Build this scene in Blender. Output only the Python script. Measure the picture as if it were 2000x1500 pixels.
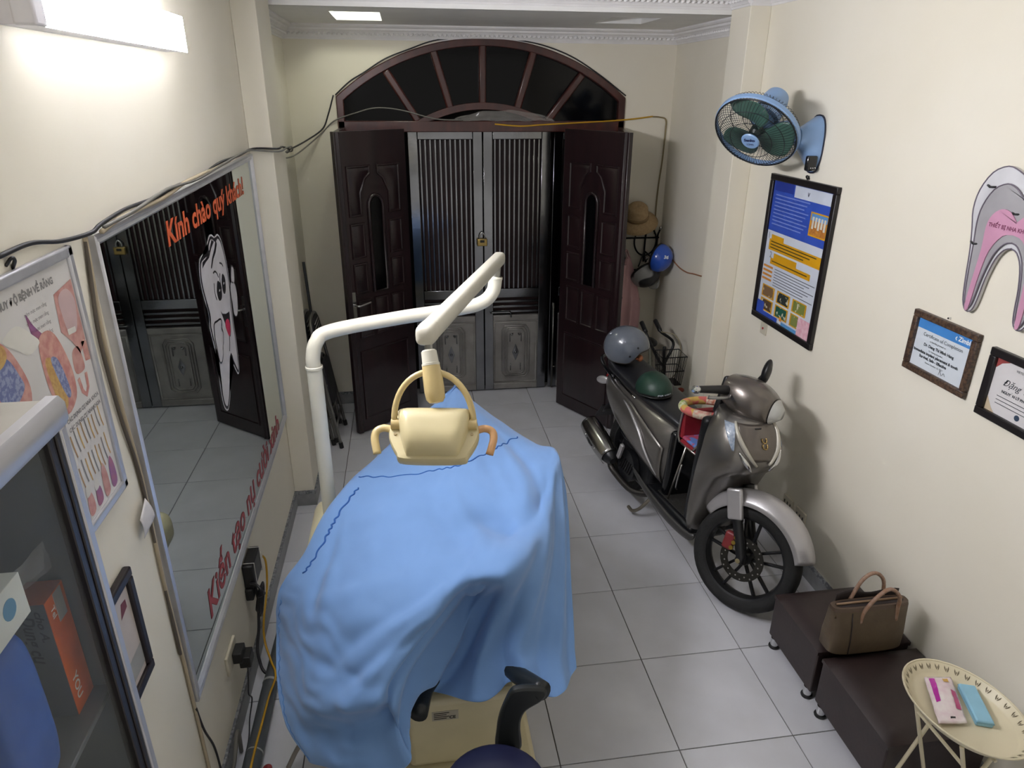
import bpy, bmesh, math, random
from mathutils import Vector, Matrix, Euler, noise as mnoise

random.seed(7)
for o in list(bpy.data.objects):
    bpy.data.objects.remove(o, do_unlink=True)
SC = bpy.context.scene
COL = SC.collection

# ---------------------------------------------------------------- camera
CAM_POS = Vector((-0.995, -1.924, 2.492))
PITCH, YAW, ROLL = 0.398545, 0.148947, 0.006219
def camera():
    fwd = Vector((math.sin(YAW) * math.cos(PITCH), math.cos(YAW) * math.cos(PITCH), -math.sin(PITCH)))
    right = Vector((math.cos(YAW), -math.sin(YAW), 0))
    up = right.cross(fwd)
    r2 = math.cos(ROLL) * right + math.sin(ROLL) * up
    u2 = -math.sin(ROLL) * right + math.cos(ROLL) * up
    cd = bpy.data.cameras.new('camera')
    cd.sensor_fit = 'HORIZONTAL'; cd.sensor_width = 36.0
    cd.lens = 1356.9 * 36.0 / 2000.0
    cd.clip_start = 0.02; cd.clip_end = 60
    co = bpy.data.objects.new('camera', cd); COL.objects.link(co)
    m = Matrix.Identity(4)
    for i in range(3):
        m[i][0] = r2[i]; m[i][1] = u2[i]; m[i][2] = -fwd[i]; m[i][3] = CAM_POS[i]
    co.matrix_world = m
    SC.camera = co
camera()

# ---------------------------------------------------------------- world (even ambient fill added through the open end behind the camera), exposure
W = bpy.data.worlds.new('world'); SC.world = W; W.use_nodes = True
bg = W.node_tree.nodes['Background']
bg.inputs[0].default_value = (1.0, 0.96, 0.90, 1)
bg.inputs[1].default_value = 0.22
SC.view_settings.view_transform = 'Standard'
SC.view_settings.look = 'None'
SC.view_settings.gamma = 1.0
SC.view_settings.use_curve_mapping = False
SC.view_settings.exposure = 1.42
LAMP_W = 57.0       # radiance of the wall batten's diffuser

# ---------------------------------------------------------------- materials
def lin(c):
    if isinstance(c, str):
        c = tuple(int(c[i:i + 2], 16) / 255 for i in (0, 2, 4))
    return tuple((x / 12.92 if x <= 0.04045 else ((x + 0.055) / 1.055) ** 2.4) for x in c)
_M = {}
def mat(name, col, rough=0.5, metal=0.0, var=0.06, scale=8.0, bump=0.0, bscale=60.0, coat=0.0, col2=None,
        trans=0.0, alpha=1.0, emit=None, estr=0.0, sheen=0.0, spec=0.5, stretch=None, detail=3.0, lo=0.35, hi=0.65):
    if name in _M: return _M[name]
    m = bpy.data.materials.new(name); m.use_nodes = True
    nt = m.node_tree; N = nt.nodes; L = nt.links
    b = N['Principled BSDF']
    c = lin(col)
    c2 = lin(col2) if col2 else tuple(max(0, x * (1 - var * 2.2)) for x in c)
    tc = N.new('ShaderNodeTexCoord'); mp = N.new('ShaderNodeMapping')
    L.new(tc.outputs['Object'], mp.inputs[0])
    if stretch: mp.inputs['Scale'].default_value = stretch
    nz = N.new('ShaderNodeTexNoise'); nz.inputs['Scale'].default_value = scale; nz.inputs['Detail'].default_value = detail
    L.new(mp.outputs[0], nz.inputs['Vector'])
    rp = N.new('ShaderNodeValToRGB')
    rp.color_ramp.elements[0].position = lo; rp.color_ramp.elements[1].position = hi
    rp.color_ramp.elements[0].color = (*c2, 1); rp.color_ramp.elements[1].color = (*c, 1)
    L.new(nz.outputs[0], rp.inputs[0]); L.new(rp.outputs[0], b.inputs['Base Color'])
    b.inputs['Roughness'].default_value = rough; b.inputs['Metallic'].default_value = metal
    b.inputs['Coat Weight'].default_value = coat; b.inputs['Coat Roughness'].default_value = 0.08
    b.inputs['Specular IOR Level'].default_value = spec
    if trans: b.inputs['Transmission Weight'].default_value = trans
    if alpha < 1: b.inputs['Alpha'].default_value = alpha
    if sheen: b.inputs['Sheen Weight'].default_value = sheen
    if emit:
        b.inputs['Emission Color'].default_value = (*lin(emit), 1); b.inputs['Emission Strength'].default_value = estr
    if bump:
        n2 = N.new('ShaderNodeTexNoise'); n2.inputs['Scale'].default_value = bscale; n2.inputs['Detail'].default_value = 4
        L.new(mp.outputs[0], n2.inputs['Vector'])
        bp = N.new('ShaderNodeBump'); bp.inputs['Strength'].default_value = bump; bp.inputs['Distance'].default_value = 0.01
        L.new(n2.outputs[0], bp.inputs['Height']); L.new(bp.outputs[0], b.inputs['Normal'])
    _M[name] = m
    return m

# ---------------------------------------------------------------- mesh builder
def V(*a): return Vector(a)
def cr(pts, n=8, closed=False):
    """Catmull-Rom through the points."""
    P = [Vector(p) for p in pts]; out = []
    m = len(P); rng = m if closed else m - 1
    for i in range(rng):
        p0 = P[(i - 1) % m] if (closed or i > 0) else P[0] * 2 - P[1]
        p1 = P[i]; p2 = P[(i + 1) % m]
        p3 = P[(i + 2) % m] if (closed or i + 2 < m) else P[-1] * 2 - P[-2]
        for k in range(n):
            t = k / n
            out.append(0.5 * ((2 * p1) + (p2 - p0) * t + (2 * p0 - 5 * p1 + 4 * p2 - p3) * t * t + (3 * p1 - p0 - 3 * p2 + p3) * t ** 3))
    if not closed: out.append(P[-1].copy())
    return out
def perp(d):
    d = Vector(d).normalized()
    a = Vector((0, 0, 1)) if abs(d.z) < 0.9 else Vector((1, 0, 0))
    u = d.cross(a).normalized(); v = d.cross(u).normalized()
    return u, v
class MB:
    def __init__(s, M=None):
        s.v = []; s.f = []; s.M = M
    def add(s, vs, fs):
        o = len(s.v); s.v += [Vector(x) for x in vs]; s.f += [tuple(i + o for i in f) for f in fs]; return s
    def box(s, x0, x1, y0, y1, z0, z1):
        return s.add([(x0, y0, z0), (x1, y0, z0), (x1, y1, z0), (x0, y1, z0), (x0, y0, z1), (x1, y0, z1), (x1, y1, z1), (x0, y1, z1)],
                     [(0, 3, 2, 1), (4, 5, 6, 7), (0, 1, 5, 4), (1, 2, 6, 5), (2, 3, 7, 6), (3, 0, 4, 7)])
    def obox(s, c, ax, ay, az, hx, hy, hz):
        c = Vector(c); ax = Vector(ax).normalized(); ay = Vector(ay).normalized(); az = Vector(az).normalized()
        P = []
        for k in (-1, 1):
            for (i, j) in ((-1, -1), (1, -1), (1, 1), (-1, 1)):
                P.append(c + ax * hx * i + ay * hy * j + az * hz * k)
        return s.add(P, [(0, 3, 2, 1), (4, 5, 6, 7), (0, 1, 5, 4), (1, 2, 6, 5), (2, 3, 7, 6), (3, 0, 4, 7)])
    def bar(s, p0, p1, w, h, up=(0, 0, 1)):
        p0 = Vector(p0); p1 = Vector(p1); d = (p1 - p0); L = d.length; d.normalize()
        up = Vector(up); sx = d.cross(up)
        if sx.length < 1e-5: sx = d.cross(Vector((1, 0, 0)))
        sx.normalize(); u = sx.cross(d)
        return s.obox((p0 + p1) / 2, sx, d, u, w / 2, L / 2, h / 2)
    def tube(s, pts, r, n=8, closed=False, caps=True, flat=None):
        P = [Vector(p) for p in pts]; m = len(P)
        rr = r if isinstance(r, (list, tuple)) else [r] * m
        T = []
        for i in range(m):
            a = P[(i - 1) % m] if (closed or i > 0) else P[0]
            b = P[(i + 1) % m] if (closed or i < m - 1) else P[-1]
            t = (b - a); T.append(t.normalized() if t.length > 1e-9 else Vector((0, 0, 1)))
        u, w = perp(T[0]); U = [u]
        for i in range(1, m):
            x = U[-1] - T[i] * U[-1].dot(T[i])
            U.append(x.normalized() if x.length > 1e-6 else perp(T[i])[0])
        vs = []; fs = []
        for i in range(m):
            w = T[i].cross(U[i])
            for k in range(n):
                a = 2 * math.pi * k / n
                d = U[i] * math.cos(a) + w * math.sin(a)
                q = d * rr[i]
                if flat: q = q - Vector(flat[0]) * q.dot(Vector(flat[0])) * (1 - flat[1])
                vs.append(P[i] + q)
        for i in range(m if closed else m - 1):
            j = (i + 1) % m
            for k in range(n):
                l = (k + 1) % n
                fs.append((i * n + k, i * n + l, j * n + l, j * n + k))
        if caps and not closed:
            fs.append(tuple(range(n - 1, -1, -1))); fs.append(tuple((m - 1) * n + k for k in range(n)))
        return s.add(vs, fs)
    def cyl(s, p0, p1, r, r2=None, n=16):
        return s.tube([p0, p1], [r, r if r2 is None else r2], n)
    def lathe(s, prof, o, ax=(0, 0, 1), n=24, u=None, a0=0.0, a1=2 * math.pi):
        """prof: list of (radius, height along axis)"""
        ax = Vector(ax).normalized(); o = Vector(o)
        if u is None: u, w = perp(ax)
        else:
            u = Vector(u).normalized(); w = ax.cross(u)
        full = abs(a1 - a0 - 2 * math.pi) < 1e-6
        cols = n if full else n + 1
        vs = []; fs = []
        for (r, h) in prof:
            for k in range(cols):
                a = a0 + (a1 - a0) * k / n
                vs.append(o + ax * h + (u * math.cos(a) + w * math.sin(a)) * max(r, 1e-5))
        for i in range(len(prof) - 1):
            for k in range(n):
                l = (k + 1) % cols
                fs.append((i * cols + k, i * cols + l, (i + 1) * cols + l, (i + 1) * cols + k))
        return s.add(vs, fs)
    def prism(s, poly, o, ua, va, na, depth):
        o = Vector(o); ua = Vector(ua); va = Vector(va); na = Vector(na); m = len(poly)
        vs = [o + ua * a + va * b for a, b in poly] + [o + ua * a + va * b + na * depth for a, b in poly]
        fs = [tuple(range(m - 1, -1, -1)), tuple(range(m, 2 * m))]
        fs += [(i, (i + 1) % m, m + (i + 1) % m, m + i) for i in range(m)]
        return s.add(vs, fs)
    def sweep(s, prof, path, closed=False):
        """prof: list of functions? no: list of lists of points, consecutive rings joined"""
        return s
    def rings(s, R, closed=True, cap=True):
        """list of rings (equal length point lists) joined to a skin"""
        n = len(R[0]); vs = [p for r in R for p in r]; fs = []
        for i in range(len(R) - 1):
            for k in range(n if closed else n - 1):
                l = (k + 1) % n
                fs.append((i * n + k, i * n + l, (i + 1) * n + l, (i + 1) * n + k))
        if cap and closed:
            fs.append(tuple(range(n - 1, -1, -1))); fs.append(tuple((len(R) - 1) * n + k for k in range(n)))
        return s.add(vs, fs)
    def grid(s, nu, nv, fn):
        vs = [fn(i / nu, j / nv) for j in range(nv + 1) for i in range(nu + 1)]
        fs = [(j * (nu + 1) + i, j * (nu + 1) + i + 1, (j + 1) * (nu + 1) + i + 1, (j + 1) * (nu + 1) + i) for j in range(nv) for i in range(nu)]
        return s.add(vs, fs)
    def ell(s, c, ax, ay, az, n=16, m=10):
        """ellipsoid from three half-axis vectors"""
        c = Vector(c); ax = Vector(ax); ay = Vector(ay); az = Vector(az)
        R = []
        for j in range(m + 1):
            t = -math.pi / 2 + math.pi * j / m
            t = max(min(t, math.pi / 2 - 0.02), -math.pi / 2 + 0.02)
            R.append([c + (ax * math.cos(2 * math.pi * k / n) + ay * math.sin(2 * math.pi * k / n)) * math.cos(t) + az * math.sin(t) for k in range(n)])
        return s.rings(R)
    def ball(s, c, r, n=12, m=8):
        return s.ell(c, (r, 0, 0), (0, r, 0), (0, 0, r), n, m)
    def quad(s, a, b, c, d): return s.add([a, b, c, d], [(0, 1, 2, 3)])
    def mesh(s, name):
        me = bpy.data.meshes.new(name)
        vs = [s.M @ v for v in s.v] if s.M is not None else s.v
        me.from_pydata([tuple(v) for v in vs], [], s.f); me.update()
        return me
    def build(s, name, m, parent=None, smooth=None, bevel=0, seg=2, sub=0, solid=0, solid_off=0, fix=True):
        me = s.mesh(name)
        if fix:
            bm = bmesh.new(); bm.from_mesh(me); bmesh.ops.recalc_face_normals(bm, faces=bm.faces); bm.to_mesh(me); bm.free()
        return link(name, me, m, parent, smooth, bevel, seg, sub, solid, solid_off)
ROOTM = {}
def link(name, me, m, parent=None, smooth=None, bevel=0, seg=2, sub=0, solid=0, solid_off=0):
    o = bpy.data.objects.new(name, me); COL.objects.link(o)
    if m is not None: me.materials.append(m)
    if parent is not None:
        o.parent = parent
        M = ROOTM.get(parent.name)
        if M is not None: o.matrix_parent_inverse = M.inverted()
    if smooth:
        for p in me.polygons: p.use_smooth = True
        if smooth is not True: me.set_sharp_from_angle(angle=math.radians(smooth))
    if solid:
        md = o.modifiers.new('solid', 'SOLIDIFY'); md.thickness = solid; md.offset = solid_off
    if bevel:
        md = o.modifiers.new('bevel', 'BEVEL'); md.width = bevel; md.segments = seg; md.limit_method = 'ANGLE'; md.angle_limit = math.radians(35)
        md.harden_normals = False
        if not smooth:
            for p in me.polygons: p.use_smooth = True
            me.set_sharp_from_angle(angle=math.radians(50))
    if sub:
        md = o.modifiers.new('sub', 'SUBSURF'); md.levels = sub; md.render_levels = sub
    return o
def tag(o, label=None, cat=None, group=None, kind=None):
    if label: o['label'] = label
    if cat: o['category'] = cat
    if group: o['group'] = group
    if kind: o['kind'] = kind
    return o
def thing(name, loc, label, cat, group=None, kind=None):
    o = bpy.data.objects.new(name, None); COL.objects.link(o); o.empty_display_size = 0.05
    o.location = loc
    ROOTM[o.name] = Matrix.Translation(Vector(loc))
    return tag(o, label, cat, group, kind)
_FC = {}
def text_mesh(txt, size=1.0, extrude=0.0, bold=0.0, shear=0.0, align='LEFT', spacing=1.0):
    cu = bpy.data.curves.new('lettering', 'FONT'); cu.body = txt; cu.size = size; cu.extrude = extrude; cu.offset = bold
    cu.shear = shear; cu.align_x = align; cu.resolution_u = 3; cu.space_character = spacing
    to = bpy.data.objects.new('lettering', cu); COL.objects.link(to)
    dg = bpy.context.evaluated_depsgraph_get()
    me = bpy.data.meshes.new_from_object(to.evaluated_get(dg))
    bpy.data.objects.remove(to, do_unlink=True); bpy.data.curves.remove(cu)
    me.materials.clear()
    return me
def text_at(name, txt, m, parent, fn, size=1.0, bold=0.0, shear=0.0, align='LEFT', spacing=1.0):
    """place flat lettering: fn maps (u, v) text coordinates to world"""
    me = text_mesh(txt, size, 0.0, bold, shear, align, spacing)
    for v in me.vertices: v.co = fn(v.co.x, v.co.y)
    me.update()
    return link(name, me, m, parent)

# world constants
XL, XR, YB, ZS, ZC = -1.805, 1.105, 3.70, 2.92, 3.04
YOPEN = -3.2
# ================================================================ the room
def wall_mat(name, col, col2):
    """cream emulsion with faint scuffs"""
    return mat(name, col, rough=0.62, col2=col2, scale=1.6, bump=0.05, bscale=35, lo=0.25, hi=0.75, spec=0.3)
M_WALL = wall_mat('cream_emulsion', 'e7e2d3', 'e1dbc9')
M_WHITE = mat('white_ceiling_paint', 'ecebe8', rough=0.6, var=0.02)
M_TILE = mat('grey_porcelain_tile', 'cacbd0', rough=0.3, col2='bfc0c4', scale=3.0, detail=6, spec=0.45, bump=0.02, bscale=12)
M_GROUT = mat('dark_grout', '55534f', rough=0.9)
M_BASE = mat('grey_baseboard_tile', '8b8c8c', rough=0.35, col2='7b7c7d', scale=14)
M_BASE2 = mat('dark_patterned_border', '63656a', rough=0.4, col2='8f9192', scale=60, lo=0.45, hi=0.55)

# floor: grout bed plus one object for each tile
fl = tag(MB().box(XL - 0.2, XR + 0.2, YOPEN, YB + 0.55, -0.05, -0.004).build('floor', M_GROUT), 'grey square tiled floor of the room', 'floor', kind='structure')
_tm = {}
def tile_mesh(w, d):
    k = (round(w, 3), round(d, 3))
    if k not in _tm:
        g = 0.0016; b = 0.0012
        m = MB()
        z0, z1 = -0.006, 0.0
        x0, x1, y0, y1 = g, w - g, g, d - g
        m.add([(x0, y0, z0), (x1, y0, z0), (x1, y1, z0), (x0, y1, z0), (x0 + b, y0 + b, z1), (x1 - b, y0 + b, z1), (x1 - b, y1 - b, z1), (x0 + b, y1 - b, z1)],
              [(4, 5, 6, 7), (0, 1, 5, 4), (1, 2, 6, 5), (2, 3, 7, 6), (3, 0, 4, 7)])
        me = m.mesh('tile'); me.materials.append(M_TILE); _tm[k] = me
    return _tm[k]
xs = [XL, -1.52] + [-1.0 + 0.5 * i for i in range(5)] + [XR]
for i in range(len(xs) - 1):
    for j in range(-6, 9):
        y0, y1 = 0.5 * j, min(0.5 * j + 0.5, YB + 0.5)
        if y1 - y0 < 0.02: continue
        t = bpy.data.objects.new('tile', tile_mesh(xs[i + 1] - xs[i], y1 - y0)); COL.objects.link(t)
        t.location = (xs[i], y0, 0); t.parent = fl

wl = tag(MB().box(XL - 0.12, XL, YOPEN, YB + 0.2, 0, ZC + 0.1).build('wall_left', M_WALL), 'cream painted wall carrying the big mirror', 'wall', kind='structure')
wr = tag(MB().box(XR, XR + 0.12, YOPEN, YB + 0.2, 0, ZC + 0.1).build('wall_right', M_WALL), 'cream painted wall carrying the fan and certificates', 'wall', kind='structure')
# back wall with the arched doorway
AX0, AX1, AZS, AZT = -1.468, 0.722, 2.45, 2.852
ACX = (AX0 + AX1) / 2; AHW = (AX1 - AX0) / 2; ARISE = AZT - AZS
ARAD = (AHW ** 2 + ARISE ** 2) / (2 * ARISE); ACZ = AZT - ARAD
def arch_z(x, off=0.0): return ACZ + math.sqrt(max((ARAD - off) ** 2 - (x - ACX) ** 2, 1e-6))
wb = MB()
wb.box(XL, AX0, YB, YB + 0.2, 0, ZC + 0.1); wb.box(AX1, XR, YB, YB + 0.2, 0, ZC + 0.1)
NA = 40
for i in range(NA):
    a = AX0 + (AX1 - AX0) * i / NA; b = AX0 + (AX1 - AX0) * (i + 1) / NA
    za, zb = arch_z(a), arch_z(b); zt = ZC + 0.1
    wb.add([(a, YB, za), (b, YB, zb), (b, YB, zt), (a, YB, zt), (a, YB + 0.2, za), (b, YB + 0.2, zb), (b, YB + 0.2, zt), (a, YB + 0.2, zt)],
           [(0, 1, 2, 3), (4, 7, 6, 5), (0, 4, 5, 1), (3, 2, 6, 7)])
tag(wb.build('wall_back', M_WALL, fix=False), 'cream painted end wall around the arched doorway', 'wall', kind='structure')
# pillars
tag(MB().box(XL, -1.682, 2.10, 2.50, 0, ZC).build('wall_pillar_left', M_WALL, bevel=0.004), 'cream pillar beside the big mirror', 'pillar', kind='structure')
tag(MB().box(0.98, XR, 2.26, 2.51, 0, ZC).build('wall_pillar_right', M_WALL, bevel=0.004), 'cream pillar beside the framed blue poster', 'pillar', kind='structure')
# ceilings: front part and the lower soffit over the door with two square light wells
tag(MB().box(XL - 0.12, XR + 0.12, YOPEN, 2.515, ZC, ZC + 0.08).build('ceiling', M_WHITE), 'white main ceiling', 'ceiling', kind='structure')
sf = MB()
wells = [(-1.39, -1.095, 2.79, 3.34), (0.325, 0.645, 2.79, 3.20)]
def slab(mb, x0, x1, y0, y1): mb.box(x0, x1, y0, y1, ZS, ZS + 0.03)
ys = (2.515, 2.79, 3.20, 3.34, YB)
slab(sf, XL, XR, 2.515, 2.79)
slab(sf, XL, -1.39, 2.79, 3.34); slab(sf, -1.095, 0.325, 2.79, 3.34); slab(sf, 0.645, XR, 2.79, 3.34); slab(sf, 0.325, 0.645, 3.20, 3.34)
slab(sf, XL, XR, 3.34, YB)
sf.box(XL, XR, 2.51, 2.53, ZS, ZC)                          # fascia
sfo = tag(sf.build('ceiling_soffit', M_WHITE), 'lower plaster ceiling over the door with two square light wells', 'ceiling', kind='structure')
for k, (x0, x1, y0, y1) in enumerate(wells):
    w = MB(); t = 0.012; h = 0.13
    w.box(x0 - t, x0, y0, y1, ZS + 0.03, ZS + h); w.box(x1, x1 + t, y0, y1, ZS + 0.03, ZS + h)
    w.box(x0 - t, x1 + t, y0 - t, y0, ZS + 0.03, ZS + h); w.box(x0 - t, x1 + t, y1, y1 + t, ZS + 0.03, ZS + h)
    w.box(x0 - t, x1 + t, y0 - t, y1 + t, ZS + h, ZS + h + 0.01)
    w.build('light_well', M_WHITE, sfo)
    d = MB(); cx, cy = (x0 + x1) / 2, (y0 + y1) / 2
    d.lathe([(0.0, 0), (0.042, 0), (0.05, 0.004), (0.05, 0.02)], (cx, cy, ZS + h - 0.02), n=20)
    if k == 0:
        d.build('downlight', mat('downlight_glow', 'fdfdf0', emit='f6f9e6', estr=38.0), sfo)
    else:
        d.build('downlight', mat('downlight_off', 'c9c9c4', rough=0.4), sfo)
# cornices: profile run along each wall with a row of plaster beads
M_CORN = mat('white_plaster', 'e9e7e6', rough=0.55, var=0.03)
def cornice(name, p0, p1, inward, ztop, label, h=0.095, d=0.085, beads=True, s=1.0):
    p0 = Vector(p0); p1 = Vector(p1); n = Vector(inward)
    prof = [(0, 0), (0.006, 0), (0.010, 0.012), (0.016, 0.012), (0.020, 0.02), (0.028, 0.034), (0.045, 0.052), (0.058, 0.060), (0.060, 0.072), (d - 0.01, 0.076), (d, 0.086), (d, h), (0, h)]
    mb = MB()
    A = [p0 + n * a + Vector((0, 0, ztop - h + b)) for a, b in prof]; B = [p1 + n * a + Vector((0, 0, ztop - h + b)) for a, b in prof]
    mb.rings([A, B])
    o = tag(mb.build(name, M_CORN), label, 'cornice', kind='structure')
    if beads:
        L = (p1 - p0).length; cnt = int(L / 0.034); d_ = (p1 - p0).normalized(); bd = MB()
        for i in range(cnt):
            c = p0 + d_ * (L * (i + 0.5) / cnt) + n * 0.036 + Vector((0, 0, ztop - h + 0.036))
            e = (n * 0.6 + Vector((0, 0, -0.8))).normalized()
            bd.ell(c, (d_ * 0.7 + (n * 0.8 + Vector((0, 0, 0.6))) * 0.5).normalized() * 0.016, d_ * 0.009, e * 0.011, 6, 4)
        tag(bd.build('bead_row', M_CORN, o, smooth=True), kind='stuff')
    return o
cornice('trim_1', (XL, YB, 0), (XR, YB, 0), (0, -1, 0), ZS, 'white beaded cornice above the arched doorway')
cornice('trim_2', (XR, 2.51, 0), (XR, YB, 0), (-1, 0, 0), ZS, 'white beaded cornice between the pillar and the end wall by the hats')
cornice('trim_3', (XL, 2.50, 0), (XL, YB, 0), (1, 0, 0), ZS, 'white beaded cornice above the folding chairs')
cornice('trim_4', (-1.682, 2.51, 0), (0.98, 2.51, 0), (0, -1, 0), ZC, 'white beaded cornice along the ceiling step')
cornice('trim_5', (0.98, 2.26, 0), (0.98, 2.51, 0), (-1, 0, 0), ZC, 'short white cornice on the side of the pillar near the fan')
cornice('trim_6', (0.98, 2.26, 0), (XR, 2.26, 0), (0, -1, 0), ZC, 'short white cornice on the face of the pillar near the fan')
cornice('trim_7', (XR, YOPEN, 0), (XR, 2.26, 0), (-1, 0, 0), ZC, 'white beaded cornice above the fan wall')
cornice('trim_8', (-1.682, 2.10, 0), (-1.682, 2.51, 0), (1, 0, 0), ZC, 'short white cornice on the side of the pillar near the mirror', beads=False)
# baseboards: plain tile with a dark patterned border on top
def baseboard(name, p0, p1, inward, label, h=0.085):
    p0 = Vector(p0); p1 = Vector(p1); n = Vector(inward); t = 0.010
    def run(z0, z1, t):
        m = MB(); A = [p0 + V(0, 0, z0), p0 + n * t + V(0, 0, z0), p0 + n * t + V(0, 0, z1), p0 + V(0, 0, z1)]
        B = [p1 + V(0, 0, z0), p1 + n * t + V(0, 0, z0), p1 + n * t + V(0, 0, z1), p1 + V(0, 0, z1)]
        return m.rings([A, B])
    o = tag(run(0, h, t).build(name, M_BASE), label, 'baseboard', kind='structure')
    run(h + 0.001, h + 0.022, t + 0.001).build('border', M_BASE2, o)
baseboard('baseboard_left', (XL, YOPEN, 0), (XL, 2.10, 0), (1, 0, 0), 'grey tile baseboard under the big mirror')
baseboard('baseboard_right', (XR, YOPEN, 0), (XR, 2.26, 0), (-1, 0, 0), 'grey tile baseboard behind the scooter')
baseboard('baseboard_pillar_left', (XL, 2.10, 0), (-1.672, 2.10, 0), (0, -1, 0), 'grey tile baseboard on the face of the pillar by the mirror')
baseboard('baseboard_pillar_left_side', (-1.682, 2.10, 0), (-1.682, 2.5, 0), (1, 0, 0), 'grey tile baseboard on the side of the pillar by the mirror')
baseboard('baseboard_pillar_right', (0.97, 2.26, 0), (XR, 2.26, 0), (0, -1, 0), 'grey tile baseboard on the pillar by the scooter')
baseboard('baseboard_back_left', (XL, YB, 0), (AX0, YB, 0), (0, -1, 0), 'grey tile baseboard behind the folding chairs')
baseboard('baseboard_back_right', (AX1, YB, 0), (XR, YB, 0), (0, -1, 0), 'grey tile baseboard behind the bicycle')
baseboard('baseboard_recess_right', (XR, 2.51, 0), (XR, YB, 0), (-1, 0, 0), 'grey tile baseboard beside the bicycle')

# ---------------------------------------------------------------- wall batten lamp (the light of the room)
def batten():
    # slim rectangular batten standing off the wall, long side along the wall
    y0, y1 = -0.215, 0.925; zc = 2.668; x0 = XL
    t = thing('wall_lamp', (XL, (y0 + y1) / 2, zc), 'lit white batten lamp high on the wall above the mirror', 'lamp')
    M_B = mat('white_lamp_housing', 'e8e6ea', rough=0.45)
    MB().box(x0, x0 + 0.072, y0 + 0.01, y1 - 0.0005, zc - 0.0552, zc + 0.0552).build('housing', M_B, t, bevel=0.0006, seg=1)
    MB().box(x0 + 0.072, x0 + 0.0738, y0 + 0.05, y1, zc - 0.056, zc + 0.056).build('diffuser', mat('lamp_diffuser', 'ffffff', emit='f9f8ff', estr=LAMP_W), t)
    MB().box(x0 + 0.04, x0 + 0.087, y0, y0 + 0.05, zc - 0.058, zc + 0.058).build('end_cap', M_B, t, bevel=0.006)
    MB().tube(cr([(x0 + 0.006, 0.62, zc + 0.05), (x0 + 0.008, 0.60, zc + 0.12), (x0 + 0.006, 0.55, zc + 0.22), (x0 + 0.006, 0.53, ZC)], 6), 0.004, 6).build('cord', mat('white_cord', 'dcd8cf', rough=0.5), t, smooth=True)
batten()
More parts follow.
